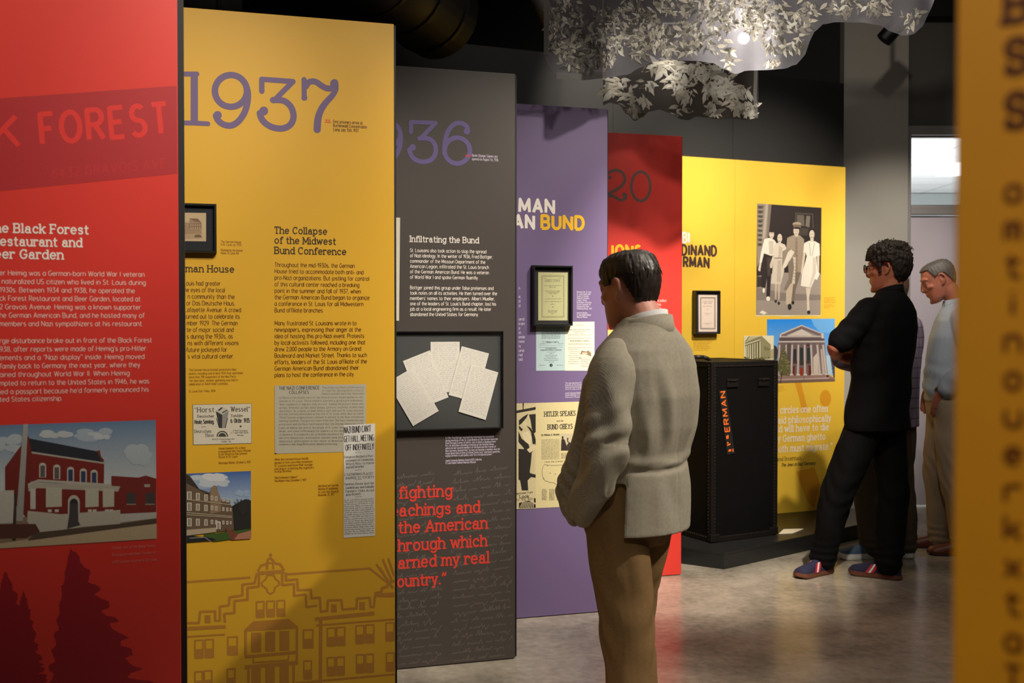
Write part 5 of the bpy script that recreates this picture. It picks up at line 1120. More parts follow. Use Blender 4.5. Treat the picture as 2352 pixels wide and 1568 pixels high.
def hanging(name, label, outline, top, Yf, sprigs, m, hems, seed, lsize):
    """a sheer banner: lower outline in px (left to right), hung from z top; Yf(px) gives its depth with soft folds"""
    root = thing(name, label, 'hanging fabric', at(outline[0][0], outline[0][1], Yf(outline[0][0])))
    o0 = root.location.copy()
    def W(px, py, dy=0.0): return at(px, py, Yf(px) + dy) - o0
    bm = bmesh.new(); cols = []
    n = 90; x0, x1 = outline[0][0], outline[-1][0]
    def low(x):
        for a, b in zip(outline, outline[1:]):
            if a[0] <= x <= b[0]:
                t = (x - a[0]) / max(1e-6, b[0] - a[0]); t2 = t * t * (3 - 2 * t) if abs(b[1] - a[1]) < 90 else t
                return a[1] + (b[1] - a[1]) * t2
        return outline[-1][1]
    for i in range(n + 1):
        x = x0 + (x1 - x0) * i / n; yl = low(x)
        row = []
        for j in range(9):
            t = j / 8; y = yl + (top - yl) * t
            row.append(bm.verts.new(W(x, y)))
        cols.append(row)
    for i in range(n):
        for j in range(8): bm.faces.new((cols[i][j], cols[i + 1][j], cols[i + 1][j + 1], cols[i][j + 1]))
    obj('sheer_cloth', bm, m, root, True)
    a0, a1 = W(x0, top, .01), W(x1, top, .01); zc = (a0.z + a1.z) / 2 + .01
    bm = bmesh.new(); cyl(bm, (a0.x - .04, a0.y, zc), (a1.x + .04, a1.y, zc), .012, n=12); obj('hanging_rod', bm, M_BLACK, root)
    for q in (a0, a1):
        bm = bmesh.new(); cyl(bm, (q.x, q.y, zc), (q.x, q.y, 4.2 - o0.z), .002, n=6); obj('wire', bm, M_BLACK, root)
    r = random.Random(seed); bm = bmesh.new()
    for (cx, cy, rx, ry, cnt) in sprigs:
        for k in range(int(cnt * 1.25)):
            a = r.uniform(0, 6.283); q = math.sqrt(r.random()); x = cx + rx * q * math.cos(a); y = cy + ry * q * math.sin(a)
            if not (x0 + 4 < x < x1 - 4) or y > low(x) - 5: continue
            ang = r.gauss(1.57, 1.1); ln_ = lsize * r.choice((.55, .8, .9, 1.0, 1.3, 1.6)) * r.uniform(.85, 1.15); wd = ln_ * r.uniform(.3, .55)
            dx, dy = math.cos(ang), math.sin(ang); bend = r.uniform(-.25, .25)
            pts = [(0, 0), (.3, .85), (.62, .8), (1, 0), (.62, -.7), (.3, -.8)]
            V = []
            for s_, w_ in pts:
                lx = x + dx * s_ * ln_ - dy * (w_ * wd * .5 + bend * ln_ * s_ * s_); ly = y + dy * s_ * ln_ + dx * (w_ * wd * .5 + bend * ln_ * s_ * s_)
                ly = min(ly, low(min(max(lx, x0), x1)) - 2)
                V.append(bm.verts.new(W(lx, ly, -.0015 - .0008 * r.random())))
            try: f = bm.faces.new(V)
            except ValueError: continue
            f.material_index = r.choices([0, 1, 2, 3, 4], [3, 5, 2, 3, 4] if lsize < 18 else [4, 1, 6, 0, 2])[0]
    o = obj('printed_leaves', bm, M_LEAF, root); o['kind'] = 'stuff'
    for hp, wpx, side in hems:
        bm = bmesh.new(); A_, B_ = [], []
        for (x, y) in hp:
            A_.append(bm.verts.new(W(x, y, -.003))); B_.append(bm.verts.new(W(x + (wpx if side == 'l' else 0), y - (0 if side == 'l' else wpx), -.003)))
        for i in range(len(A_) - 1): bm.faces.new((A_[i], A_[i + 1], B_[i + 1], B_[i]))
        obj('hem', bm, M_HEM, root)
    return root
big = [(1249, 128), (1262, 152), (1278, 181), (1340, 184), (1384, 180), (1440, 172), (1470, 156), (1500, 142), (1540, 138), (1600, 140), (1640, 145), (1660, 158), (1690, 170), (1716, 162), (1760, 161), (1800, 158), (1830, 148), (1850, 125), (1860, 95), (1872, 72), (1890, 56), (1920, 51), (1980, 52), (2020, 58), (2050, 74), (2075, 82), (2095, 80), (2115, 66), (2132, 36), (2150, -10)]
SP = [(1300, 60, 50, 75, 170), (1330, 130, 48, 36, 90), (1395, 70, 45, 60, 160), (1390, 130, 20, 16, 26), (1450, 40, 30, 60, 90), (1490, 70, 36, 50, 120), (1465, 115, 22, 16, 22), (1560, 85, 70, 40, 170), (1580, 10, 90, 26, 110), (1640, 60, 40, 60, 90), (1700, 20, 60, 40, 130), (1675, 130, 10, 26, 26), (1760, 40, 60, 50, 170), (1790, 100, 35, 20, 50), (1775, 140, 12, 14, 16), (1835, 95, 8, 22, 16), (1850, 30, 30, 36, 60), (1935, 15, 40, 20, 50), (2020, 12, 30, 20, 36), (2085, 45, 14, 22, 18), (2110, 30, 10, 14, 8)]
hanging('hanging_fabric', 'large sheer grey banner printed with pale leaves, hanging at the top of the room', big, -150, lambda px: 4.9 + .05 * math.sin(px * .021) + .03 * math.sin(px * .053) + (px - 1700) * .0003, SP, M_SHEER,
        [([(1252, -140), (1250, 20), (1249, 126)], 11, 'l'), ([(1278, 181), (1340, 184), (1384, 180), (1396, 177)], 15, 'b')], 5, 15)
small = [(1385, 242), (1400, 236), (1420, 240), (1440, 262), (1458, 278), (1475, 270), (1492, 256), (1515, 252), (1540, 260), (1565, 274), (1580, 276), (1600, 268), (1625, 270), (1650, 274), (1690, 272), (1720, 276), (1742, 272)]
SP2 = [(1400, 195, 16, 22, 22), (1430, 200, 26, 22, 24), (1450, 235, 14, 22, 20), (1452, 262, 10, 12, 8), (1480, 190, 16, 10, 8), (1478, 228, 12, 10, 10), (1530, 150, 34, 14, 40), (1555, 180, 24, 26, 50), (1575, 212, 20, 16, 26), (1560, 255, 8, 14, 8), (1600, 160, 26, 20, 40), (1640, 158, 22, 16, 34), (1640, 200, 22, 20, 34), (1640, 245, 12, 20, 22), (1670, 190, 18, 22, 36), (1685, 230, 16, 22, 26), (1700, 205, 20, 14, 22), (1715, 245, 14, 14, 16), (1725, 262, 8, 10, 6)]
hanging('hanging_fabric', 'smaller dark sheer banner with pale leaves hanging below and behind the large one', small, 60, lambda px: 6.0 + .04 * math.sin(px * .05), SP2, M_SHEER2, [([(1740, 160), (1738, 220), (1741, 270)], -8, 'l')], 9, 19)
# spotlight heads on the ceiling track
M_HEAD = mat('black_lamp_housing', (10, 10, 10), .4, .1, 20)
M_BULB = bpy.data.materials.new('lamp_glow'); M_BULB.use_nodes = True
eb = M_BULB.node_tree.nodes['Principled BSDF']; eb.inputs['Emission Color'].default_value = (1, .9, .76, 1); eb.inputs['Emission Strength'].default_value = 60
def lamp_head(label, pos, target, r, ln_, lit):
    t = thing('track_spotlight', label, 'spotlight', pos)
    q = (Vector(target) - Vector(pos)).normalized()
    bm = bmesh.new(); cyl(bm, (0, 0, 0), -q * ln_, r, n=28); o = obj('housing', bm, M_HEAD, t); 
    bm = bmesh.new(); cyl(bm, q * .0006, q * .004, r * (.8 if lit else .9), n=28); obj('lens', bm, M_BULB if lit else mat('dark_lamp_lens', (40, 40, 42), .15), t)
    bm = bmesh.new(); top = Vector((-q * ln_ * .5)); cyl(bm, top, (top.x, top.y, 4.19 - pos[2]), .012, n=12); obj('stem', bm, M_HEAD, t)
    return t
pL = at(1708, 88, 5.12)
lamp_head('glowing round spotlight shining through the large leaf fabric', pL, (0.2, 0.6, 1.7), .034, .16, True)
gl_ = spot('spot_glow', pL + Vector((0, -.02, 0)), (0.2, 0.6, 1.7), 34, 120, .9, .03)
pD = at(2030, 92, 6.6)
lamp_head('black spotlight head tilted left, below the right end of the leaf fabric', pD, pD + Vector((-.42, .12, -.5)), .052, .19, False)
# ------------------------------------------------------------------ people
def spline(P, R, sub=5):
    """Catmull-Rom through joints with their radii"""
    P = [Vector(p) for p in P]; R = [(r, r) if not isinstance(r, tuple) else r for r in R]
    out, rad = [], []
    n = len(P)
    for i in range(n - 1):
        p0, p1, p2, p3 = P[max(0, i - 1)], P[i], P[i + 1], P[min(n - 1, i + 2)]
        for k in range(sub):
            t = k / sub
            out.append(.5 * ((2 * p1) + (p2 - p0) * t + (2 * p0 - 5 * p1 + 4 * p2 - p3) * t * t + (3 * p1 - p0 - 3 * p2 + p3) * t ** 3))
            s = t * t * (3 - 2 * t); rad.append(tuple(R[i][j] + (R[i + 1][j] - R[i][j]) * s for j in (0, 1)))
    out.append(P[-1]); rad.append(R[-1])
    return out, rad
def tube(bm, P, R, n=18, sub=5, up=(1, 0, 0), cap=True, M=None):
    """a closed tapering limb; radius pairs are (across 'up', along 'up')"""
    P, R = spline(P, R, sub); rings = []; U = Vector(up).normalized()
    m = len(P)
    for i in range(m):
        d = (P[min(i + 1, m - 1)] - P[max(i - 1, 0)]).normalized()
        U = (U - d * U.dot(d)); U = U.normalized() if U.length > 1e-5 else d.orthogonal().normalized()
        V = d.cross(U)
        ks = [(0, 1.0)]
        if cap and i == 0: ks = [(-.8, .45), (-.45, .8), (0, 1)]
        if cap and i == m - 1: ks = [(0, 1), (.45, .8), (.8, .45)]
        for off, s in ks:
            c = P[i] + d * off * min(R[i])
            rings.append([c + V * (R[i][0] * s * math.cos(2 * math.pi * k / n)) + U * (R[i][1] * s * math.sin(2 * math.pi * k / n)) for k in range(n)])
    skin_rings(bm, rings, M)
def skin_rings(bm, rings, M=None):
    vs = [[bm.verts.new(M @ p if M is not None else p) for p in r] for r in rings]
    n = len(vs[0])
    for a, b in zip(vs, vs[1:]):
        for k in range(n): bm.faces.new((a[k], a[(k + 1) % n], b[(k + 1) % n], b[k]))
    bm.faces.new(vs[0][::-1]); bm.faces.new(vs[-1])
def sup(t, p): 
    c, s = math.cos(t), math.sin(t)
    return math.copysign(abs(c) ** (2 / p), c), math.copysign(abs(s) ** (2 / p), s)
def stack(bm, rings, n=28, M=None):
    """horizontal rings (cx, cy, z, half width, half depth, power)"""
    out = []
    for r in rings:
        cx, cy, z, a, b = r[:5]; p = r[5] if len(r) > 5 else 2.2
        out.append([Vector((cx + a * sup(2 * math.pi * k / n, p)[0], cy + b * sup(2 * math.pi * k / n, p)[1], z)) for k in range(n)])
    skin_rings(bm, out, M)
def fuse(bm, voxel=.006, smooth=6, fac=.5):
    """melt overlapping closed shapes into one continuous skin"""
    bmesh.ops.recalc_face_normals(bm, faces=bm.faces)
    me = bpy.data.meshes.new('fuse'); bm.to_mesh(me); bm.free()
    o = bpy.data.objects.new('fuse', me); COL.objects.link(o)
    r = o.modifiers.new('r', 'REMESH'); r.mode = 'VOXEL'; r.voxel_size = voxel
    s = o.modifiers.new('s', 'SMOOTH'); s.factor = fac; s.iterations = smooth
    bpy.context.view_layer.update()
    ev = o.evaluated_get(bpy.context.evaluated_depsgraph_get())
    out = bpy.data.meshes.new_from_object(ev)
    bpy.data.objects.remove(o); bpy.data.meshes.remove(me)
    return out
def displace(me, f):
    """push every vertex along its normal by f(position, normal)"""
    nr = [v.normal.copy() for v in me.vertices]
    for v, n_ in zip(me.vertices, nr): v.co = v.co + n_ * f(v.co, n_)
    me.update()
def cut(me, keep):
    b = bmesh.new(); b.from_mesh(me)
    bmesh.ops.delete(b, geom=[v for v in b.verts if not keep(v.co)], context='VERTS')
    b.to_mesh(me); b.free(); me.update(); return me
def solid(me, t):
    b = bmesh.new(); b.from_mesh(me); b.normal_update()
    bmesh.ops.solidify(b, geom=b.faces[:], thickness=t)
    b.to_mesh(me); b.free(); return me
def nz(p, s, sx=1, sy=1, sz=1): return noise.noise(Vector((p.x * s * sx, p.y * s * sy, p.z * s * sz)))
HEAD = [(-.118, -.080, -.045, .020), (-.108, -.092, -.02, .036), (-.088, -.096, .02, .050), (-.062, -.097, .055, .059), (-.035, -.096, .078, .066), (-.005, -.093, .090, .070), (.022, -.092, .096, .073), (.05, -.093, .098, .075), (.074, -.086, .092, .071), (.092, -.070, .078, .061), (.105, -.046, .056, .043), (.112, -.015, .025, .018)]
def head_rings(off=0.0, zs=1.0):
    out = []
    for z, f, b, w in HEAD: out.append((0, (f + b) / 2, z * zs + (off if z > .1 else 0), w + off, (b - f) / 2 + off, 2.25))
    return out
def add_head(bm, Mh, ear=1.0):
    stack(bm, head_rings(), M=Mh)
    T = lambda P, R, **k: tube(bm, P, R, M=Mh, n=12, sub=3, **k)
    T([(0, -.088, .032), (0, -.102, .008), (0, -.1125, -.018), (0, -.104, -.028)], [.008, .0105, .0125, .010])
    for s in (-1, 1):
        T([(s * .004, -.102, -.024), (s * .014, -.098, -.024)], [.009, .007])
        T([(s * .012, -.094, .036), (s * .034, -.090, .040), (s * .054, -.074, .034)], [.008, .009, .007])
        T([(s * .04, -.075, -.012), (s * .052, -.06, -.014)], [.016, .014])
        T([(s * .016, -.086, .018), (s * .031, -.0905, .0265), (s * .047, -.082, .018)], [.0045, .0055, .0045]); T([(s * .016, -.086, .014), (s * .031, -.0885, .0045), (s * .047, -.081, .013)], [.004, .0045, .004])
        # ear: rim, lobe and inner plate
        T([(s * .070, -.012, .022), (s * .079, .0, .036), (s * .085, .018, .030), (s * .086, .024, .008), (s * .080, .014, -.014), (s * .073, .0, -.026)], [.005, .0058, .0062, .006, .0058, .0065])
        T([(s * .072, .002, .018), (s * .074, .006, -.010)], [(.009, .004), (.009, .004)])
    T([(-.022, -.094, -.052), (0, -.102, -.050), (.022, -.094, -.052)], [.004, .0062, .004])
    T([(-.02, -.093, -.061), (0, -.100, -.062), (.02, -.093, -.061)], [.004, .0068, .004])
    T([(0, -.09, -.098), (0, -.093, -.106)], [.014, .012])
def add_hand(bm, wrist, direc, palm_n, side=1, curl=.5, s=1.0):
    """palm and five separate curled fingers; direc runs along the hand, palm_n is the way the palm faces"""
    d = Vector(direc).normalized(); pn = Vector(palm_n); pn = (pn - d * pn.dot(d)).normalized(); a = d.cross(pn) * side
    w = Vector(wrist)
    tube(bm, [w, w + d * .035 * s, w + d * .085 * s], [(.026, .017), (.036, .016), (.038, .013)], n=14, sub=3, up=pn)
    for i, (o, ln_) in enumerate(((.029, .070), (.010, .080), (-.010, .074), (-.028, .058))):
        p = w + d * .082 * s + a * o; P = [p]; dd = d.copy()
        for j, f in enumerate((.45, .32, .25)):
            ang = curl * (.55 + .35 * j); dd = (dd * math.cos(ang) + pn * math.sin(ang)).normalized(); P.append(P[-1] + dd * ln_ * f * s)
        tube(bm, P, [.0092, .0088, .0082, .0068], n=10, sub=3)
    p = w + d * .03 * s + a * .03; t = (d * .75 + a * .55 + pn * .35).normalized()
    tube(bm, [p, p + t * .035 * s, p + (t * .7 + d * .4 + pn * .3).normalized() * .062 * s], [.0125, .011, .0085], n=10, sub=3)
def body_mesh(J, hands=True, voxel=.0055):
    bm = bmesh.new(); add_head(bm, J['Mh'])
    hc = J['Mh'].translation; nb = Vector(J['neck'])
    tube(bm, [nb + Vector((0, .0, -.06)), nb + Vector((0, 0, .02)), hc + (J['Mh'].to_3x3() @ Vector((0, .022, -.05)))], [(.066, .066), (.056, .058), (.056, .06)], up=(1, 0, 0))
    for s in 'LR':
        sh, el, wr, hp, kn, an = (Vector(J[k + s]) for k in ('sh', 'el', 'wr', 'hip', 'kn', 'an'))
        tube(bm, [sh, sh.lerp(el, .5), el, el.lerp(wr, .4), wr], [.042, .044, .038, .039, .026])
        tube(bm, [hp, hp.lerp(kn, .45), kn, kn.lerp(an, .35), an], [.078, .07, .052, .052, .036])
        td = Vector(J['toe' + s]).normalized()
        f0 = Vector((an.x, an.y, 0)); td.z = 0; td.normalize()
        tube(bm, [an, f0 + Vector((0, 0, .062)) - td * .01, f0 + Vector((0, 0, .048)) + td * .06, f0 + Vector((0, 0, .04)) + td * .14], [.034, (.034, .03), (.034, .018), (.028, .010)], up=(0, 0, 1))
        tube(bm, [nb + Vector((0, .01, -.06)), sh + Vector((0, 0, -.02))], [.05, .04])
        h = J.get('hand' + s)
        if h: add_hand(bm, wr + (wr - el).normalized() * .008, h[0], h[1], h[2], h[3])
    c = J['torso']
    stack(bm, [(x, y, z, a * .84, b * .82, 2.3) for x, y, z, a, b in c])
    return fuse(bm, voxel, 3)
def person(label, px, Y, yaw, height_note=None):
    p = at(px, HOR, Y)
    return thing('person', label, 'person', (p.x, p.y, 0), math.radians(yaw))
def wrinkle(amp, s, zst=.45, seed=0.0):
    def f(p, n_):
        q = p + Vector((seed, seed * .7, seed * .3))
        a = nz(q, s, 1, 1, zst); b = nz(q, s * 2.1, 1, 1, zst)
        return amp * (a * (1 - abs(a)) * 1.6 + .45 * b)
    return f
def hair_mesh(Mh, off, keep, strand, curl=0.0, curl_s=40, voxel=.0042, top=0.0):
    bm = bmesh.new()
    R = [(0, (f + b) / 2, z + (off * .9 if z > .09 else 0) + (top if z > .06 else 0), w + off, (b - f) / 2 + off, 2.15) for z, f, b, w in HEAD if z > -.1]
    stack(bm, R, n=36)
    me = fuse(bm, voxel, 3)
    def f(p, n_):
        az = math.atan2(p.y - .01, p.x); el = math.atan2(p.z - .02, math.hypot(p.x, p.y - .01) + .01)
        s_ = noise.noise(Vector((az * 9, el * 2.2, 3.1))) + .6 * noise.noise(Vector((az * 24, el * 4, 7.7)))
        cz = .35 + .65 * max(0, min(1, (p.z - .02) / .05))
        return strand * s_ + cz * (curl * nz(p, curl_s) + curl * .6 * nz(p, curl_s * 2.2))
    displace(me, f)
    cut(me, keep); solid(me, .008)
    me.transform(Mh)
    return me
def shoe(parent, an, toe, L_, m_up, m_sole, heel_lift=0.0, sole_h=.026, stripes=None, tongue=None, wide=.046, name='shoe'):
    """a shoe under an ankle; the sole follows the foot, optionally with the heel raised"""
    td = Vector(toe); td.z = 0; td.normalize(); sd = Vector((-td.y, td.x, 0)); an = Vector(an)
    base = Vector((an.x, an.y, 0)) - td * .07
    pitch = math.asin(min(.6, heel_lift / L_)) if heel_lift else 0
    M = Matrix(((td.x, sd.x, 0, base.x), (td.y, sd.y, 0, base.y), (0, 0, 1, 0.002), (0, 0, 0, 1)))
    if pitch: M = M @ Matrix.Translation((L_ * .8, 0, 0)) @ Matrix.Rotation(pitch, 4, 'Y') @ Matrix.Translation((-L_ * .8, 0, 0))
    def outline(t):    # half width along the foot
        return wide * (.72 + .1 * math.sin(t * 3.1)) if t < .5 else wide * (.8 + .24 * math.sin((t - .5) * 3.5)) * (1 if t < .85 else math.sqrt(max(0.02, 1 - ((t - .85) / .15) ** 2)))
    N = 22; rings = []
    o = None
    bm = bmesh.new(); R1, R2, R3 = [], [], []
    pts = [(i / N) for i in range(N + 1)]
    edge = [(t * L_, outline(t) * (math.sqrt(max(.05, 1 - (1 - t / .1) ** 2)) if t < .1 else 1)) for t in pts]
    loop = [(x, y) for x, y in edge] + [(x, -y) for x, y in edge[::-1]]
    for z, k in ((0, .96), (sole_h * .3, 1.02), (sole_h, 1.0)):
        rings.append([Vector((L_ / 2 + (x - L_ / 2) * k, y * k, z + (.008 * max(0, (x / L_ - .8) / .2) ** 2))) for x, y in loop])
    skin_rings(bm, rings, M); bmesh.ops.recalc_face_normals(bm, faces=bm.faces)
    up_rings = []
    def top(t): return .086 if t < .3 else .086 - (t - .3) / .32 * .028 if t < .62 else .058 - (t - .62) / .38 * .026
    bu = bmesh.new()
    secs = []
    for t in [.02] + [i / 16 for i in range(1, 16)] + [.985]:
        x = t * L_; w = outline(t) * .97; h = top(t) + sole_h * .6
        if t < .06: w *= .6; h *= .8
        if t > .95: h *= .72
        secs.append([Vector((x, w * sup(a, 2.6)[0], sole_h * .7 + max(.0, sup(a, 2.0)[1]) * (h - sole_h * .7) - (0.004 if math.sin(a) < -.1 else 0))) for a in [2 * math.pi * k / 20 for k in range(20)]])
    skin_rings(bu, secs, M)
    me = fuse(bu, .005, 3)
    up = link_mesh(name, me, m_up, parent, True)
    obj('sole', bm, m_sole, up, False)
    if stripes:
        for sgn in (1, -1):
            for k, (t0, t1, mm) in enumerate(stripes):
                bs = bmesh.new(); vs = []
                for t, zt in ((t0, 0), (t1, 0), (t1 - .10, 1), (t0 - .10, 1)):
                    w = outline(t) * .97 + .0035; h = top(t) + sole_h * .6; a = .12 if zt == 0 else .95
                    vs.append((t * L_, sgn * (w * sup(a, 2.6)[0] + .001), sole_h * .7 + sup(a, 2.0)[1] * (h - sole_h * .7) + .002))
                a_ = [bs.verts.new(M @ Vector(v)) for v in vs]; b_ = [bs.verts.new(M @ (Vector(v) + Vector((0, -sgn * .006, -.002)))) for v in vs]
                for i in range(4): bs.faces.new((a_[i], a_[(i + 1) % 4], b_[(i + 1) % 4], b_[i]))
                bs.faces.new(a_); bs.faces.new(b_[::-1]); bmesh.ops.recalc_face_normals(bs, faces=bs.faces)
                obj('stripe', bs, mm, up)
    return up
def skin_mat(name, rgb):
    m = mat(name, rgb, .5, .08, 30, .05, 300); b = m.node_tree.nodes['Principled BSDF']
    setin(b, 'Subsurface Weight', .12)
    if 'Subsurface Radius' in b.inputs: b.inputs['Subsurface Radius'].default_value = (.012, .005, .003)
    return m
def eyes(parent, Mh):
    for s in (-1, 1):
        bm = bmesh.new(); bmesh.ops.create_uvsphere(bm, u_segments=16, v_segments=10, radius=.0125); bmesh.ops.transform(bm, matrix=Mh @ Matrix.Translation((s * .031, -.0775, .016)), verts=bm.verts)
        e_ = obj('eye', bm, M_EYE, parent, True)
        bm = bmesh.new(); bmesh.ops.create_uvsphere(bm, u_segments=12, v_segments=8, radius=.006); bmesh.ops.transform(bm, matrix=Mh @ Matrix.Translation((s * .031, -.0848, .016)), verts=bm.verts)
        obj('iris', bm, M_IRIS, e_, True)
M_EYE = mat('eye_white', (226, 220, 212), .2); M_IRIS = mat('dark_iris', (40, 30, 24), .2)
def headmat(c, yaw=0, pitch=0, s=1.0): return Matrix.Translation(c) @ Matrix.Rotation(math.radians(yaw), 4, 'Z') @ Matrix.Rotation(math.radians(pitch), 4, 'X') @ Matrix.Scale(s, 4)
def hairline(front, side, nape, temple=.035):
    """keeps the scalp above a line running front - temple - over the ear - nape"""
    def k(p):
        y = p.y
        if y < -.07: lim = front
        elif y < -.035: lim = front + (temple - front) * (y + .07) / .035
        elif y < -.012: lim = side
        elif y < .03: lim = .034 - (y + .012) * .1
        else: lim = .03 + (nape - .03) * min(1, (y - .03) / .035)
        return p.z > lim
    return k
def trousers(parent, J, m, radii, waist, seed, wr=.006, name='trousers'):
    bm = bmesh.new()
    for s in 'LR':
        hp, kn, an = (Vector(J[k + s]) for k in ('hip', 'kn', 'an'))
        d = (an - kn).normalized()
        end = an + d * .03
        tube(bm, [hp + Vector((0, 0, .03)), hp.lerp(kn, .45), kn, kn.lerp(end, .5), end], radii, sub=6, n=22)
    stack(bm, waist)
    me = fuse(bm, .0065, 4)
    w = wrinkle(wr, 9, .55, seed)
    def f(p, n_):
        k = 0
        for s in 'LR':
            kn = Vector(J['kn' + s]); an = Vector(J['an' + s])
            d1 = (p - kn).length; d2 = (p - an).length
            k += .0045 * math.exp(-(d1 / .13) ** 2) * math.sin((p.z * .8 + (p.y + p.x) * 1.1) * 62 + seed + 2.5 * nz(p, 6)) + .005 * math.exp(-(d2 / .09) ** 2) * math.sin((p.z + .25 * nz(p, 8) * .1) * 130 + seed)
        az = math.atan2(p.y - J['knL'][1], p.x - J['knL'][0])
        k += .004 * math.sin(az * 2 + p.z * 9 + 3 * nz(p, 3))
        return w(p, n_) + k
    displace(me, f)
    return link_mesh(name, me, m, parent, True)
def fabric_mat(name, rgb, var=.12, weave=700, rough=.85, pattern=None, sheen=.2):
    """woven cloth: fine weave in colour and relief"""
    m = mat(name, rgb, rough, 0, 10, 0, 100, sheen=0); nt = m.node_tree; b = nt.nodes['Principled BSDF']; c = lin(rgb)
    tc = nt.nodes.new('ShaderNodeTexCoord'); 
    w1 = nt.nodes.new('ShaderNodeTexWave'); w1.bands_direction = 'Z'; w1.inputs['Scale'].default_value = weave / 6.28; w1.inputs['Distortion'].default_value = 1.2
    w2 = nt.nodes.new('ShaderNodeTexWave'); w2.bands_direction = 'X'; w2.inputs['Scale'].default_value = weave / 6.28; w2.inputs['Distortion'].default_value = 1.2
    n = nt.nodes.new('ShaderNodeTexNoise'); n.inputs['Scale'].default_value = 90; n.inputs['Detail'].default_value = 6
    for x in (w1, w2, n): nt.links.new(tc.outputs['Object'], x.inputs['Vector'])
    a = nt.nodes.new('ShaderNodeMath'); a.operation = 'MULTIPLY'; nt.links.new(w1.outputs['Fac'], a.inputs[0]); nt.links.new(w2.outputs['Fac'], a.inputs[1])
    a2 = nt.nodes.new('ShaderNodeMath'); a2.operation = 'ADD'; nt.links.new(a.outputs[0], a2.inputs[0]); nt.links.new(n.outputs['Fac'], a2.inputs[1])
    mr = nt.nodes.new('ShaderNodeMapRange'); mr.inputs['From Min'].default_value = .35; mr.inputs['From Max'].default_value = 1.2; mr.inputs['To Min'].default_value = 1 - var * 1.6; mr.inputs['To Max'].default_value = 1 + var * 1.6
    nt.links.new(a2.outputs[0], mr.inputs['Value'])
    v = nt.nodes.new('ShaderNodeVectorMath'); v.operation = 'SCALE'; v.inputs[0].default_value = c[:3]; nt.links.new(mr.outputs[0], v.inputs['Scale']); nt.links.new(v.outputs[0], b.inputs['Base Color'])
    bp = nt.nodes.new('ShaderNodeBump'); setin(b, 'Specular IOR Level', .18); bp.inputs['Strength'].default_value = .25; bp.inputs['Distance'].default_value = .001; nt.links.new(a2.outputs[0], bp.inputs['Height']); nt.links.new(bp.outputs[0], b.inputs['Normal'])
    return m
SK1 = skin_mat('skin_light', (214, 150, 130)); SK2 = skin_mat('skin_tan', (186, 116, 88)); SK3 = skin_mat('skin_ruddy', (176, 108, 86))
# ================================================================== the man in the blazer
P1 = person('man with short dark hair in a grey-beige blazer and tan trousers, seen from behind', 1475, 3.33, -131)
Mh = headmat((0, -.045, 1.512), -4, 8, 1.0)
J = dict(Mh=Mh, neck=(0, .012, 1.39), shL=(.185, .0, 1.285), shR=(-.185, .0, 1.285), elL=(.242, .035, 1.02), elR=(-.20, -.05, 1.03), wrL=(.135, -.07, .85), wrR=(-.15, -.17, .86),
         hipL=(.085, -.045, .80), hipR=(-.085, -.045, .80), knL=(.09, .006, .46), knR=(-.09, -.10, .47), anL=(.10, .052, .085), anR=(-.10, -.105, .085), toeL=(.25, -1, 0), toeR=(-.2, -1, 0),
         handL=((-.15, -.05, -1), (-1, 0, 0), 1, .2), handR=((.1, .2, -1), (1, 0, 0), -1, .25),
         torso=[(0, .01, 1.40, .07, .07), (0, .01, 1.36, .12, .085), (0, .01, 1.31, .175, .105), (0, .008, 1.2, .185, .12), (0, -.005, 1.08, .17, .118), (0, -.025, .98, .162, .11), (0, -.04, .86, .17, .12), (0, -.045, .76, .165, .12)])
body = link_mesh('body', body_mesh(J), SK1, P1, True)
eyes(P1, Mh)
M_HAIR1 = mat('dark_brown_hair', (44, 34, 28), .42, .5, 30, .35, 90, spec=.5, stretch=(1, 1, .35))
def kh(p):
    y = p.y
    if y < -.075: return p.z > .062
    if y < -.04: return p.z > .062 - (y + .075) * 1.6
    if y < -.018: return p.z > .016
    if y < .032: return p.z > .034
    return p.z > .034 - min(1, (y - .032) / .035) * .112
hm = hair_mesh(Mh, .011, kh, .0026, .0012, 70, top=.005)
link_mesh('hair', hm, M_HAIR1, P1, True)
bm = bmesh.new(); r_ = random.Random(21)
for i in range(170):
    az = r_.uniform(0, 6.283); el = r_.uniform(.15, 1.45); q = Vector((.083 * math.cos(el) * math.cos(az), .006 + .107 * math.cos(el) * math.sin(az), .03 + .09 * math.sin(el)))
    if not kh(Vector((q.x, q.y, q.z - .02))): continue
    t = Vector((math.cos(az + .5) * math.sin(el), math.sin(az + .5) * math.sin(el), -math.cos(el) * .9 + .25)).normalized(); nn = Vector((q.x / .088 ** 2, (q.y - .008) / .112 ** 2, (q.z - .03) / .092 ** 2)).normalized()
    tube(bm, [q, q + t * .010 + nn * .0015, q + t * .018 - nn * .001], [.0012, .0014, .0004], n=5, sub=2, M=Mh)
obj('hair_tufts', bm, M_HAIR1, P1, True)
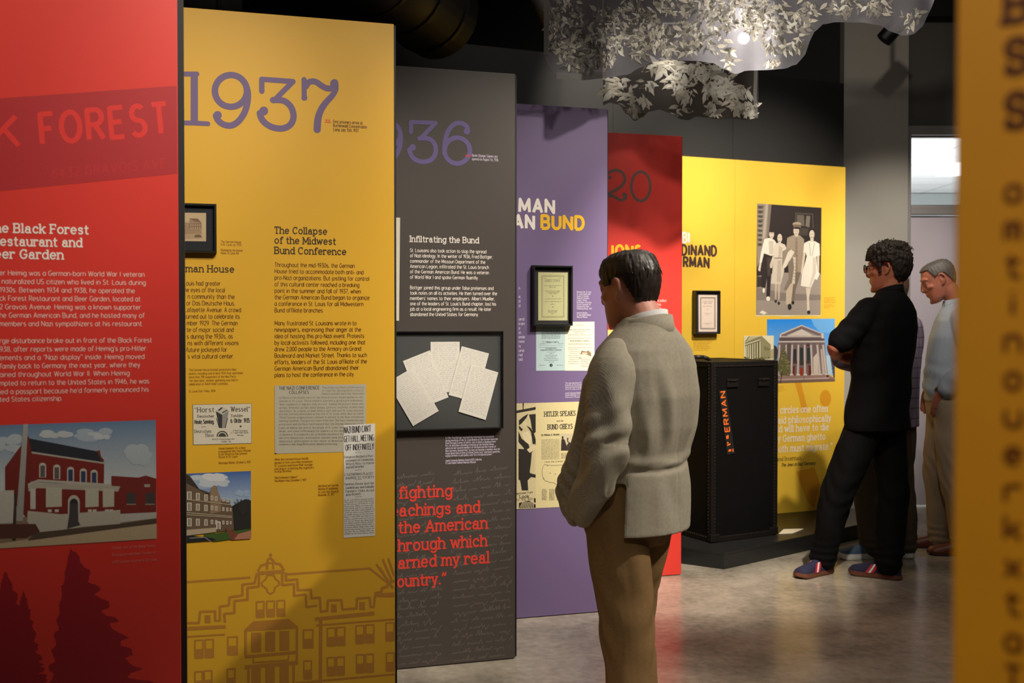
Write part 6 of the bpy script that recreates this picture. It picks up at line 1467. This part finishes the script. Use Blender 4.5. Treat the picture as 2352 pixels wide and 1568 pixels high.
# blazer
M_BLAZER = fabric_mat('grey_beige_blazer_cloth', (168, 160, 142), .11, 520)
M_BLAZER2 = M_BLAZER
bm = bmesh.new()
stack(bm, [(0, .016, 1.425, .072, .068), (0, .014, 1.395, .098, .086), (0, .014, 1.362, .145, .104), (0, .012, 1.325, .188, .118, 2.4), (0, .012, 1.27, .208, .132, 2.4), (0, .012, 1.18, .205, .142, 2.4), (0, .002, 1.08, .196, .140, 2.4), (0, -.015, 1.0, .190, .136, 2.4), (0, -.025, .94, .190, .138, 2.4), (0, -.03, .915, .186, .134, 2.4)])
tube(bm, [(.10, -.10, 1.22), (.125, -.12, 1.05), (.145, -.15, .94), (.15, -.185, .865), (.118, -.185, .762)], [(.05, .045), (.05, .045), (.05, .045), (.046, .03), (.022, .011)], n=18)
tube(bm, [(.16, -.09, .87), (.155, -.15, .84), (.145, -.19, .80)], [(.05, .03), (.05, .025), (.035, .016)], n=14)
# back skirt with its side vent
rings = []
for z, a, b, cy in ((.975, .188, .142, -.018), (.94, .195, .150, -.022), (.90, .200, .157, -.026), (.84, .203, .162, -.03), (.79, .206, .166, -.032), (.752, .209, .170, -.034)):
    ph = [math.radians(31 + (205 - 31) * k / 30) for k in range(31)]
    outer = [Vector((a * math.cos(t), cy + b * math.sin(t), z)) for t in ph]; inner = [Vector(((a - .014) * math.cos(t), cy + (b - .014) * math.sin(t), z)) for t in ph[::-1]]
    rings.append(outer + inner)
skin_rings(bm, rings[::-1])
me = fuse(bm, .0058, 4)
w_ = wrinkle(.0035, 6, .4, 2.0)
def crease(p, a, b, wd, amp):
    """a fold running from a to b"""
    a, b = Vector(a), Vector(b); d = b - a; t = max(0, min(1, (p - a).dot(d) / d.length_squared)); q = (p - a - d * t).length
    return amp * math.exp(-(q / wd) ** 2) * (math.sin(math.pi * min(1, max(0, t * .9 + .05))) ** .5)
FOLDS = [((.09, .15, 1.27), (.03, .15, 1.0), .026, .010), ((.115, .14, 1.22), (.075, .14, .99), .02, -.007), ((-.05, .155, 1.27), (.03, .15, .99), .03, -.008), ((-.10, .14, 1.28), (-.045, .145, 1.02), .024, .010), ((-.145, .12, 1.25), (-.085, .135, .99), .024, -.008), ((-.17, .1, 1.22), (-.14, .11, 1.0), .022, .008), ((.15, .1, 1.18), (.12, .12, .97), .02, .008),
         ((.20, .05, .958), (.06, .13, .952), .008, -.008), ((.09, .12, .952), (-.06, .13, .958), .008, -.010), ((-.03, .13, .957), (-.20, .05, .978), .008, -.008), ((.20, .05, .985), (.0, .135, .978), .015, .007), ((.02, .13, .978), (-.19, .06, 1.0), .015, .007), ((.03, .14, .92), (.0, .14, .80), .03, -.007), ((.08, .13, .92), (.085, .13, .78), .026, .006), ((-.12, .09, .92), (-.14, .1, .78), .026, .006)]
def blz(p, n_):
    k = w_(p, n_)
    if p.y > -.02:
        for f in FOLDS: k += crease(p, *f)
        k -= .003 * math.exp(-((p.x + .012) / .004) ** 2) if p.y > .06 and p.z < 1.36 else 0
    k += .006 * math.exp(-((p - Vector((.16, -.12, .86))).length / .1) ** 2) * math.sin((p.z + p.y) * 110)
    return k
displace(me, blz)
jk = link_mesh('blazer', me, M_BLAZER, P1, True)
def sleeve(P, R, elb, seed, inner):
    bm = bmesh.new(); tube(bm, P, R, n=26, sub=6)
    me = fuse(bm, .0052, 3); w = wrinkle(.0045, 8, .5, seed); E_ = Vector(elb)
    def f(p, n_):
        d = (p - E_).length; k = w(p, n_)
        k += .010 * math.exp(-(d / .12) ** 2) * math.sin((p.z * .95 - p.y * .8) * 78 + 1.2 + 2.2 * nz(p, 9))
        dc = (p - Vector(P[-1])).length
        k += .007 * math.exp(-(dc / .10) ** 2) * math.sin((p.z * .8 - p.y) * 100 + 2 * nz(p, 7))
        k += .006 * math.sin(math.atan2(p.y - E_.y, p.x - E_.x) * 3 + p.z * 14) * max(0, min(1, (1.25 - p.z) / .1)) * (1 if p.z > 1.05 else .5)
        return k
    displace(me, f)
    return link_mesh('sleeve', me, M_BLAZER, jk, True)
sleeve([(.135, .006, 1.305), (.185, .018, 1.25), (.222, .03, 1.14), (.246, .032, 1.02), (.236, -.005, .935), (.206, -.06, .865), (.175, -.098, .815)], [(.062, .066), (.080, .074), .072, .067, .061, .058, .052], (.246, .032, 1.01), 1.0, 1)
sleeve([(-.135, .006, 1.305), (-.185, .0, 1.23), (-.208, -.03, 1.04), (-.18, -.11, .94), (-.15, -.18, .85)], [(.062, .066), .074, .066, .06, .05], (-.208, -.03, 1.03), 3.0, -1)
# collar, shirt collar
def band(name, P, h0, h1, t, m, parent, lean=.0, N=40):
    bm = bmesh.new(); secs = []
    n = len(P)
    for i, (x, y, z) in enumerate(P):
        o_ = Vector((x, y, 0)); c_ = Vector((0, P[0][1] * 0 + .012, 0)); r = (o_ - c_).normalized()
        secs.append([Vector((x, y, z - h0)), Vector((x + r.x * t, y + r.y * t, z - h0 - .004)), Vector((x + r.x * t * .9 - r.x * lean, y + r.y * t * .9 - r.y * lean, z + h1)), Vector((x - r.x * (lean + t * .2), y - r.y * (lean + t * .2), z + h1 + .001))])
    skin_rings(bm, secs); bmesh.ops.recalc_face_normals(bm, faces=bm.faces)
    return obj(name, bm, m, parent, True)
ang = [math.radians(-50 + 280 * i / 36) for i in range(37)]
band('blazer_collar', [(.088 * math.cos(t), .02 + .083 * math.sin(t) + (-.03 if math.sin(t) < 0 else 0) * abs(math.sin(t)), 1.392 + .018 * math.sin(t)) for t in ang], .06, .026, .010, M_BLAZER, jk, .014)
M_SHIRTW = fabric_mat('white_shirt_cloth', (236, 234, 232), .03, 3000)
band('shirt_collar', [(.069 * math.cos(t), .018 + .066 * math.sin(t), 1.412 + .018 * math.sin(t)) for t in ang], .03, .022, .005, M_SHIRTW, P1, .006)
M_TAN = fabric_mat('tan_trouser_cloth', (138, 108, 70), .08, 2600)
trousers(P1, J, M_TAN, [(.10, .10), (.094, .09), (.084, .08), (.082, .079), (.08, .08)], [(0, -.045, .97, .165, .12), (0, -.045, .9, .172, .128), (0, -.045, .82, .182, .135), (0, -.042, .75, .175, .125), (0, -.04, .70, .12, .09)], 1.3, .010)
M_LEA = mat('dark_brown_shoe_leather', (60, 36, 24), .35, .2, 20); M_SOLE0 = mat('black_rubber_sole', (22, 20, 20), .7)
for s in 'LR': shoe(P1, J['an' + s], J['toe' + s], .27, M_LEA, M_SOLE0)
def shirt(parent, name, m, tor, sleeves, seed, amp=.005, keep=None, folds=None, voxel=.0062):
    bm = bmesh.new(); stack(bm, tor)
    for P, R in sleeves: tube(bm, P, R, n=20)
    me = fuse(bm, voxel, 4)
    w = wrinkle(amp, 7, .5, seed)
    displace(me, (lambda p, n_: w(p, n_) + folds(p, n_)) if folds else w)
    if keep: cut(me, keep); solid(me, .004)
    return link_mesh(name, me, m, parent, True)
# ================================================================== the man in black with folded arms
P2 = person('tall man in a black polo shirt and black trousers, arms folded, wearing glasses', 2030, 5.78, -140)
Mh = headmat((0, .03, 1.70), 16, 4, 1.04)
J = dict(Mh=Mh, neck=(0, .04, 1.565), shL=(.19, .0, 1.475), shR=(-.19, .02, 1.475), elL=(.315, -.10, 1.275), elR=(-.29, -.10, 1.27), wrL=(.06, -.25, 1.22), wrR=(.13, -.245, 1.265),
         hipL=(.085, -.035, .88), hipR=(-.09, -.035, .91), knL=(.195, -.16, .47), knR=(-.045, .03, .48), anL=(.20, -.245, .10), anR=(.018, .05, .10), toeL=(.99, -.12, 0), toeR=(.33, -.94, 0),
         handR=((.8, .5, -.15), (-.2, .9, .2), -1, .7), handL=((-.9, .2, .1), (0, 1, .3), 1, .5),
         torso=[(0, .04, 1.575, .065, .065), (0, .035, 1.54, .11, .08), (0, .025, 1.49, .18, .10), (0, .01, 1.38, .195, .12), (0, -.005, 1.24, .185, .118), (0, -.02, 1.1, .165, .11), (0, -.035, .98, .17, .115), (0, -.04, .88, .17, .12)])
link_mesh('body', body_mesh(J), SK2, P2, True); eyes(P2, Mh)
def kh2(p):
    y = p.y
    if y < -.075: return p.z > .055
    if y < -.035: return p.z > .055 - (y + .075) * 1.2
    if y < -.012: return p.z > -.02
    if y < .03: return p.z > .036
    return p.z > .036 - min(1, (y - .03) / .03) * .13
M_HAIR2 = mat('dark_curly_hair', (36, 28, 23), .65, .5, 40, .3, 70, spec=.25)
link_mesh('hair', hair_mesh(Mh, .024, kh2, .006, .010, 48, .0045, top=.012), M_HAIR2, P2, True)
bm = bmesh.new(); r_ = random.Random(5)
for i in range(150):
    az = r_.uniform(0, 6.283); el = r_.uniform(.5, 1.5); q = Vector((.094 * math.cos(el) * math.cos(az), .006 + .118 * math.cos(el) * math.sin(az), .04 + .105 * math.sin(el)))
    if q.y > .04 and q.z < .07: continue
    t = Vector((r_.gauss(0, 1), r_.gauss(0, 1), r_.gauss(0, .6))).normalized(); nn = (q - Vector((0, .006, .04))).normalized()
    b_ = nn.cross(t).normalized()
    tube(bm, [q, q + nn * .008 + t * .008, q + nn * .010 + t * .014 + b_ * .006, q + nn * .004 + t * .010 + b_ * .013], [.0018, .0022, .0018, .0008], n=6, sub=3, M=Mh)
obj('hair_curls', bm, M_HAIR2, P2, True)
M_POLO = fabric_mat('black_polo_cloth', (9, 9, 12), .2, 2600)
def polo_folds(p, n_):
    k = 0
    if p.z < 1.3: k += .006 * math.sin((p.x * 1.2 + p.z * .9) * 26 + 2 * nz(p, 5)) * max(0, min(1, (1.3 - p.z) / .2))
    for e_, s_ in ((Vector((.24, -.05, 1.37)), 80), (Vector((-.24, -.05, 1.37)), 80)): k += .005 * math.exp(-((p - e_).length / .1) ** 2) * math.sin((p.z - p.x * .5) * s_)
    return k
sl = lambda s: ([(s * .16, .01, 1.485), (s * .205, -.01, 1.43), (s * .255, -.055, 1.355), (s * .292, -.086, 1.305)], [.070, .074, .071, .069])
shirt(P2, 'polo_shirt', M_POLO, [(0, .04, 1.59, .066, .062), (0, .038, 1.555, .096, .082), (0, .032, 1.515, .150, .104), (0, .022, 1.47, .198, .122, 2.4), (0, .012, 1.38, .215, .138, 2.4), (0, .0, 1.24, .208, .138, 2.4), (0, -.016, 1.1, .195, .135, 2.4), (0, -.03, .96, .2, .14, 2.4), (0, -.036, .86, .205, .146, 2.4), (0, -.038, .815, .206, .148, 2.4)], [sl(1), sl(-1)], 4.0, .004, folds=polo_folds)
ang2 = [math.radians(-60 + 300 * i / 36) for i in range(37)]
band('polo_collar', [(.074 * math.cos(t), .036 + .072 * math.sin(t), 1.572 + .02 * math.sin(t)) for t in ang2], .03, .026, .006, M_POLO, P2, .008)
M_BLKT = fabric_mat('black_trouser_cloth', (8, 8, 9), .2, 2600)
trousers(P2, J, M_BLKT, [(.102, .102), (.100, .098), (.088, .085), (.080, .078), (.074, .072)], [(0, -.04, 1.0, .172, .122), (0, -.045, .92, .182, .132), (0, -.045, .86, .186, .136), (0, -.05, .80, .16, .115)], 2.2, .007)
M_NAVY = mat('navy_suede', (34, 34, 62), .85, .15, 80); M_GUM = mat('gum_rubber_sole', (112, 66, 44), .6, .1, 30); M_STR = mat('red_shoe_stripe', (196, 24, 40), .6, .05, 40); M_STW = mat('white_shoe_stripe', (226, 222, 220), .6, .05, 40)
for s in 'LR': shoe(P2, J['an' + s], J['toe' + s], .285, M_NAVY, M_GUM, stripes=[(.50, .545, M_STR), (.555, .60, M_STW), (.61, .655, M_STR)], wide=.047, name='sneaker')
M_SPEC = mat('dark_spectacle_frame', (18, 18, 22), .25, .05, 40); 
def ringtube(bm, c_, rx, rz, r, M, n=24):
    P = [Vector((c_[0] + rx * sup(2 * math.pi * i / n, 2.6)[0], c_[1] + .012 * (abs(c_[0]) / .03) * 0, c_[2] + rz * sup(2 * math.pi * i / n, 2.6)[1])) for i in range(n)]
    for i in range(n): cyl(bm, M @ P[i], M @ P[(i + 1) % n], r, n=6)
bm = bmesh.new()
for s in (-1, 1):
    ringtube(bm, (s * .033, -.115, .012), .026, .021, .0026, Mh)
    for a, b in (((s * .058, -.115, .018), (s * .078, -.10, .02)), ((s * .078, -.10, .02), (s * .083, .0, .026)), ((s * .083, .0, .026), (s * .082, .02, .01))): cyl(bm, Mh @ Vector(a), Mh @ Vector(b), .0024, n=6)
cyl(bm, Mh @ Vector((-.008, -.117, .016)), Mh @ Vector((.008, -.117, .016)), .002, n=6)
gl = obj('glasses', bm, M_SPEC, P2)
for s in (-1, 1):
    bm = bmesh.new(); vs = [bm.verts.new(Mh @ Vector((s * .033 + .025 * sup(2 * math.pi * i / 20, 2.6)[0], -.115, .012 + .020 * sup(2 * math.pi * i / 20, 2.6)[1]))) for i in range(20)]
    bm.faces.new(vs); obj('lens', bm, M_GLASS, gl)
# ================================================================== the man behind him in a plaid shirt
P3 = person('man in plaid shirt and blue shoes, mostly hidden behind the man in black', 2042, 6.25, -160)
Mh = headmat((0, .02, 1.60), 4, 6, 1.0)
J = dict(Mh=Mh, neck=(0, .03, 1.475), shL=(.185, .0, 1.385), shR=(-.185, .0, 1.385), elL=(.255, -.12, 1.20), elR=(-.225, -.09, 1.19), wrL=(.02, -.24, 1.14), wrR=(.12, -.24, 1.18),
         hipL=(.09, -.03, .86), hipR=(-.09, -.03, .86), knL=(.11, -.05, .46), knR=(-.10, -.02, .46), anL=(.10, -.01, .085), anR=(-.10, .03, .085), toeL=(.97, -.25, 0), toeR=(-.1, -1, 0),
         handL=((-1, .1, 0), (0, 1, .2), 1, .5), handR=((1, .2, 0), (0, 1, .2), -1, .5),
         torso=[(0, .03, 1.48, .065, .065), (0, .025, 1.45, .11, .08), (0, .02, 1.40, .175, .10), (0, .01, 1.28, .19, .115), (0, 0, 1.14, .18, .115), (0, -.01, 1.0, .165, .11), (0, -.02, .9, .17, .115), (0, -.03, .82, .165, .12)])
link_mesh('body', body_mesh(J), SK1, P3, True); eyes(P3, Mh)
link_mesh('hair', hair_mesh(Mh, .012, kh, .003, .002, 60), mat('brown_hair', (70, 52, 40), .5, .4, 30, .3, 90), P3, True)
def plaid():
    m = fabric_mat('plaid_shirt_cloth', (118, 108, 126), .05, 2600); nt = m.node_tree; b = nt.nodes['Principled BSDF']
    tc = nt.nodes.new('ShaderNodeTexCoord'); sep = nt.nodes.new('ShaderNodeSeparateXYZ'); nt.links.new(tc.outputs['Object'], sep.inputs[0])
    last = None
    for ax, w_ in (('X', .03), ('Z', .03)):
        md = nt.nodes.new('ShaderNodeMath'); md.operation = 'PINGPONG'; md.inputs[1].default_value = w_; nt.links.new(sep.outputs[ax], md.inputs[0])
        lt_ = nt.nodes.new('ShaderNodeMath'); lt_.operation = 'LESS_THAN'; lt_.inputs[1].default_value = .0035; nt.links.new(md.outputs[0], lt_.inputs[0])
        if last is None: last = lt_
        else:
            ad = nt.nodes.new('ShaderNodeMath'); ad.operation = 'ADD'; nt.links.new(last.outputs[0], ad.inputs[0]); nt.links.new(lt_.outputs[0], ad.inputs[1]); last = ad
    mx = nt.nodes.new('ShaderNodeMix'); mx.data_type = 'RGBA'; mx.inputs['A'].default_value = lin((128, 116, 134)); mx.inputs['B'].default_value = lin((92, 82, 98)); nt.links.new(last.outputs[0], mx.inputs['Factor']); nt.links.new(mx.outputs['Result'], b.inputs['Base Color']); return m
M_PLAID = plaid()
shirt(P3, 'plaid_shirt', M_PLAID, [(0, .03, 1.495, .068, .066), (0, .028, 1.46, .1, .082), (0, .022, 1.42, .15, .1), (0, .015, 1.375, .192, .115, 2.4), (0, .005, 1.28, .206, .13, 2.4), (0, -.005, 1.12, .2, .132, 2.4), (0, -.02, .96, .2, .138, 2.4), (0, -.03, .84, .206, .145, 2.4), (0, -.032, .785, .21, .148, 2.4)],
      [([(s * .155, .01, 1.395), (s * .205, -.03, 1.31), (J['el' + k][0], J['el' + k][1], J['el' + k][2]), ((J['el' + k][0] + J['wr' + k][0]) / 2, (J['el' + k][1] + J['wr' + k][1]) / 2, (J['el' + k][2] + J['wr' + k][2]) / 2 - .005), J['wr' + k]], [.066, .064, .058, .054, .044]) for s, k in ((1, 'L'), (-1, 'R'))], 6.0, .005)
M_OLIVE = fabric_mat('olive_brown_trouser_cloth', (76, 66, 52), .1, 2600)
trousers(P3, J, M_OLIVE, [(.112, .112), (.106, .10), (.09, .088), (.082, .08), (.076, .074)], [(0, -.03, .95, .172, .122), (0, -.03, .86, .182, .132), (0, -.03, .80, .17, .122), (0, -.03, .76, .13, .09)], 5.1, .007)
M_BLUE = mat('slate_blue_canvas', (62, 82, 108), .85, .12, 80); M_WSOLE = mat('white_rubber_sole', (206, 204, 198), .6, .05, 30)
for s in 'LR': shoe(P3, J['an' + s], J['toe' + s], .285, M_BLUE, M_WSOLE, sole_h=.034, wide=.05)
# ================================================================== the grey-haired man at the right
P4 = person('grey-haired man in a light blue shirt and beige trousers looking down, beside the blurred board', 2192, 6.4, -105)
Mh = headmat((0, -.085, 1.668), 0, 24, 1.03)
J = dict(Mh=Mh, neck=(0, .01, 1.515), shL=(.185, .02, 1.425), shR=(-.185, .0, 1.425), elL=(.245, .085, 1.16), elR=(-.23, -.02, 1.15), wrL=(.172, -.10, .985), wrR=(-.14, -.13, .99),
         hipL=(.09, -.02, .90), hipR=(-.09, -.03, .90), knL=(.095, -.01, .50), knR=(-.09, -.075, .50), anL=(.095, .055, .085), anR=(-.09, -.055, .085), toeL=(.06, -1, 0), toeR=(-.08, -1, 0),
         handL=((-.3, -.1, -1), (-1, 0, 0), 1, .2), handR=((.1, -.1, -1), (1, 0, 0), -1, .35),
         torso=[(0, .01, 1.525, .065, .065), (0, .01, 1.49, .11, .08), (0, .008, 1.44, .175, .10), (0, .0, 1.32, .19, .118), (0, -.015, 1.18, .18, .122), (0, -.025, 1.05, .172, .122), (0, -.025, .95, .17, .118), (0, -.025, .86, .165, .12)])
link_mesh('body', body_mesh(J), SK3, P4, True); eyes(P4, Mh)
def kh4(p):
    y = p.y
    if y < -.05: return p.z > .085
    if y < -.02: return p.z > .085 - (y + .05) * 2.6
    if y < .03: return p.z > .034
    return p.z > .034 - min(1, (y - .03) / .04) * .085
link_mesh('hair', hair_mesh(Mh, .0075, kh4, .0018, .001, 70), mat('short_grey_hair', (86, 80, 74), .6, .5, 60, .4, 120), P4, True)
M_LBLUE = fabric_mat('light_blue_shirt_cloth', (172, 182, 196), .05, 2600)
def sf(p, n_):
    k = .006 * math.sin((p.z + .3 * p.y) * 60 + 3 * nz(p, 5)) * max(0, 1 - abs(p.z - 1.0) / .2)
    return k + .005 * math.exp(-((p - Vector((.245, .085, 1.16))).length / .1) ** 2) * math.sin(p.z * 90)
sh4 = shirt(P4, 'shirt', M_LBLUE, [(0, .01, 1.535, .07, .068), (0, .01, 1.50, .1, .082), (0, .008, 1.465, .15, .1), (0, .006, 1.42, .19, .116, 2.4), (0, -.005, 1.32, .205, .135, 2.4), (0, -.018, 1.18, .198, .145, 2.4), (0, -.03, 1.05, .195, .15, 2.4), (0, -.03, .96, .188, .142, 2.4), (0, -.03, .93, .18, .132, 2.4)],
      [([(.155, .02, 1.435), (.205, .04, 1.33), (.245, .085, 1.165), (.226, .005, 1.085), (.192, -.065, 1.022)], [.07, .068, .066, .066, .062]), ([(-.155, .0, 1.435), (-.205, -.01, 1.30), (-.23, -.02, 1.15), (-.17, -.10, 1.05)], [.07, .066, .062, .058])], 8.0, .005, folds=sf)
band('shirt_collar', [(.076 * math.cos(t), .008 + .078 * math.sin(t), 1.530 + .016 * math.sin(t)) for t in ang2], .045, .026, .016, M_LBLUE, P4, .014)
bm = bmesh.new(); w0, w1 = Vector(J['elL']), Vector(J['wrL']); d = (w1 - w0).normalized()
tube(bm, [w0 + d * .17, w0 + d * .205], [(.052, .052), (.050, .05)], n=22); obj('rolled_cuff', bm, M_LBLUE, sh4, True)
bm = bmesh.new(); c0 = w1 - d * .012
cyl(bm, c0 - d * .009, c0 + d * .009, .034, n=24); wt = obj('watch_strap', bm, mat('dark_watch_strap', (46, 34, 26), .5, .1, 30), P4)
bm = bmesh.new(); od = Vector((.85, -.3, .35)).normalized(); od = (od - d * od.dot(d)).normalized(); od2 = Vector((-.2, -1, 0)); od2 = (od2 - d * od2.dot(d)).normalized()
cyl(bm, c0 + od2 * .03, c0 + od2 * .042, .019, n=24); obj('watch_case', bm, mat('gold_watch_case', (196, 156, 72), .25, metal=1.0), wt)
M_BEIGE = fabric_mat('beige_trouser_cloth', (166, 148, 128), .06, 2600)
trousers(P4, J, M_BEIGE, [(.112, .112), (.106, .10), (.088, .086), (.08, .078), (.076, .074)], [(0, -.025, 1.0, .174, .126), (0, -.025, .9, .184, .135), (0, -.025, .85, .18, .13), (0, -.025, .79, .14, .1)], 7.7, .008)
bm = bmesh.new(); stack(bm, [(0, -.026, .965, .181, .134, 2.3), (0, -.026, .995, .180, .133, 2.3)]); obj('belt', bm, mat('dark_belt_leather', (42, 28, 20), .4, .1, 30), P4, True)
M_LOAF = mat('brown_loafer_leather', (112, 52, 32), .4, .15, 30); M_BSOLE = mat('brown_shoe_sole', (70, 36, 24), .6, .05, 30)
for s in 'LR': shoe(P4, J['an' + s], J['toe' + s], .285, M_LOAF, M_BSOLE, sole_h=.016, wide=.048, name='loafer')
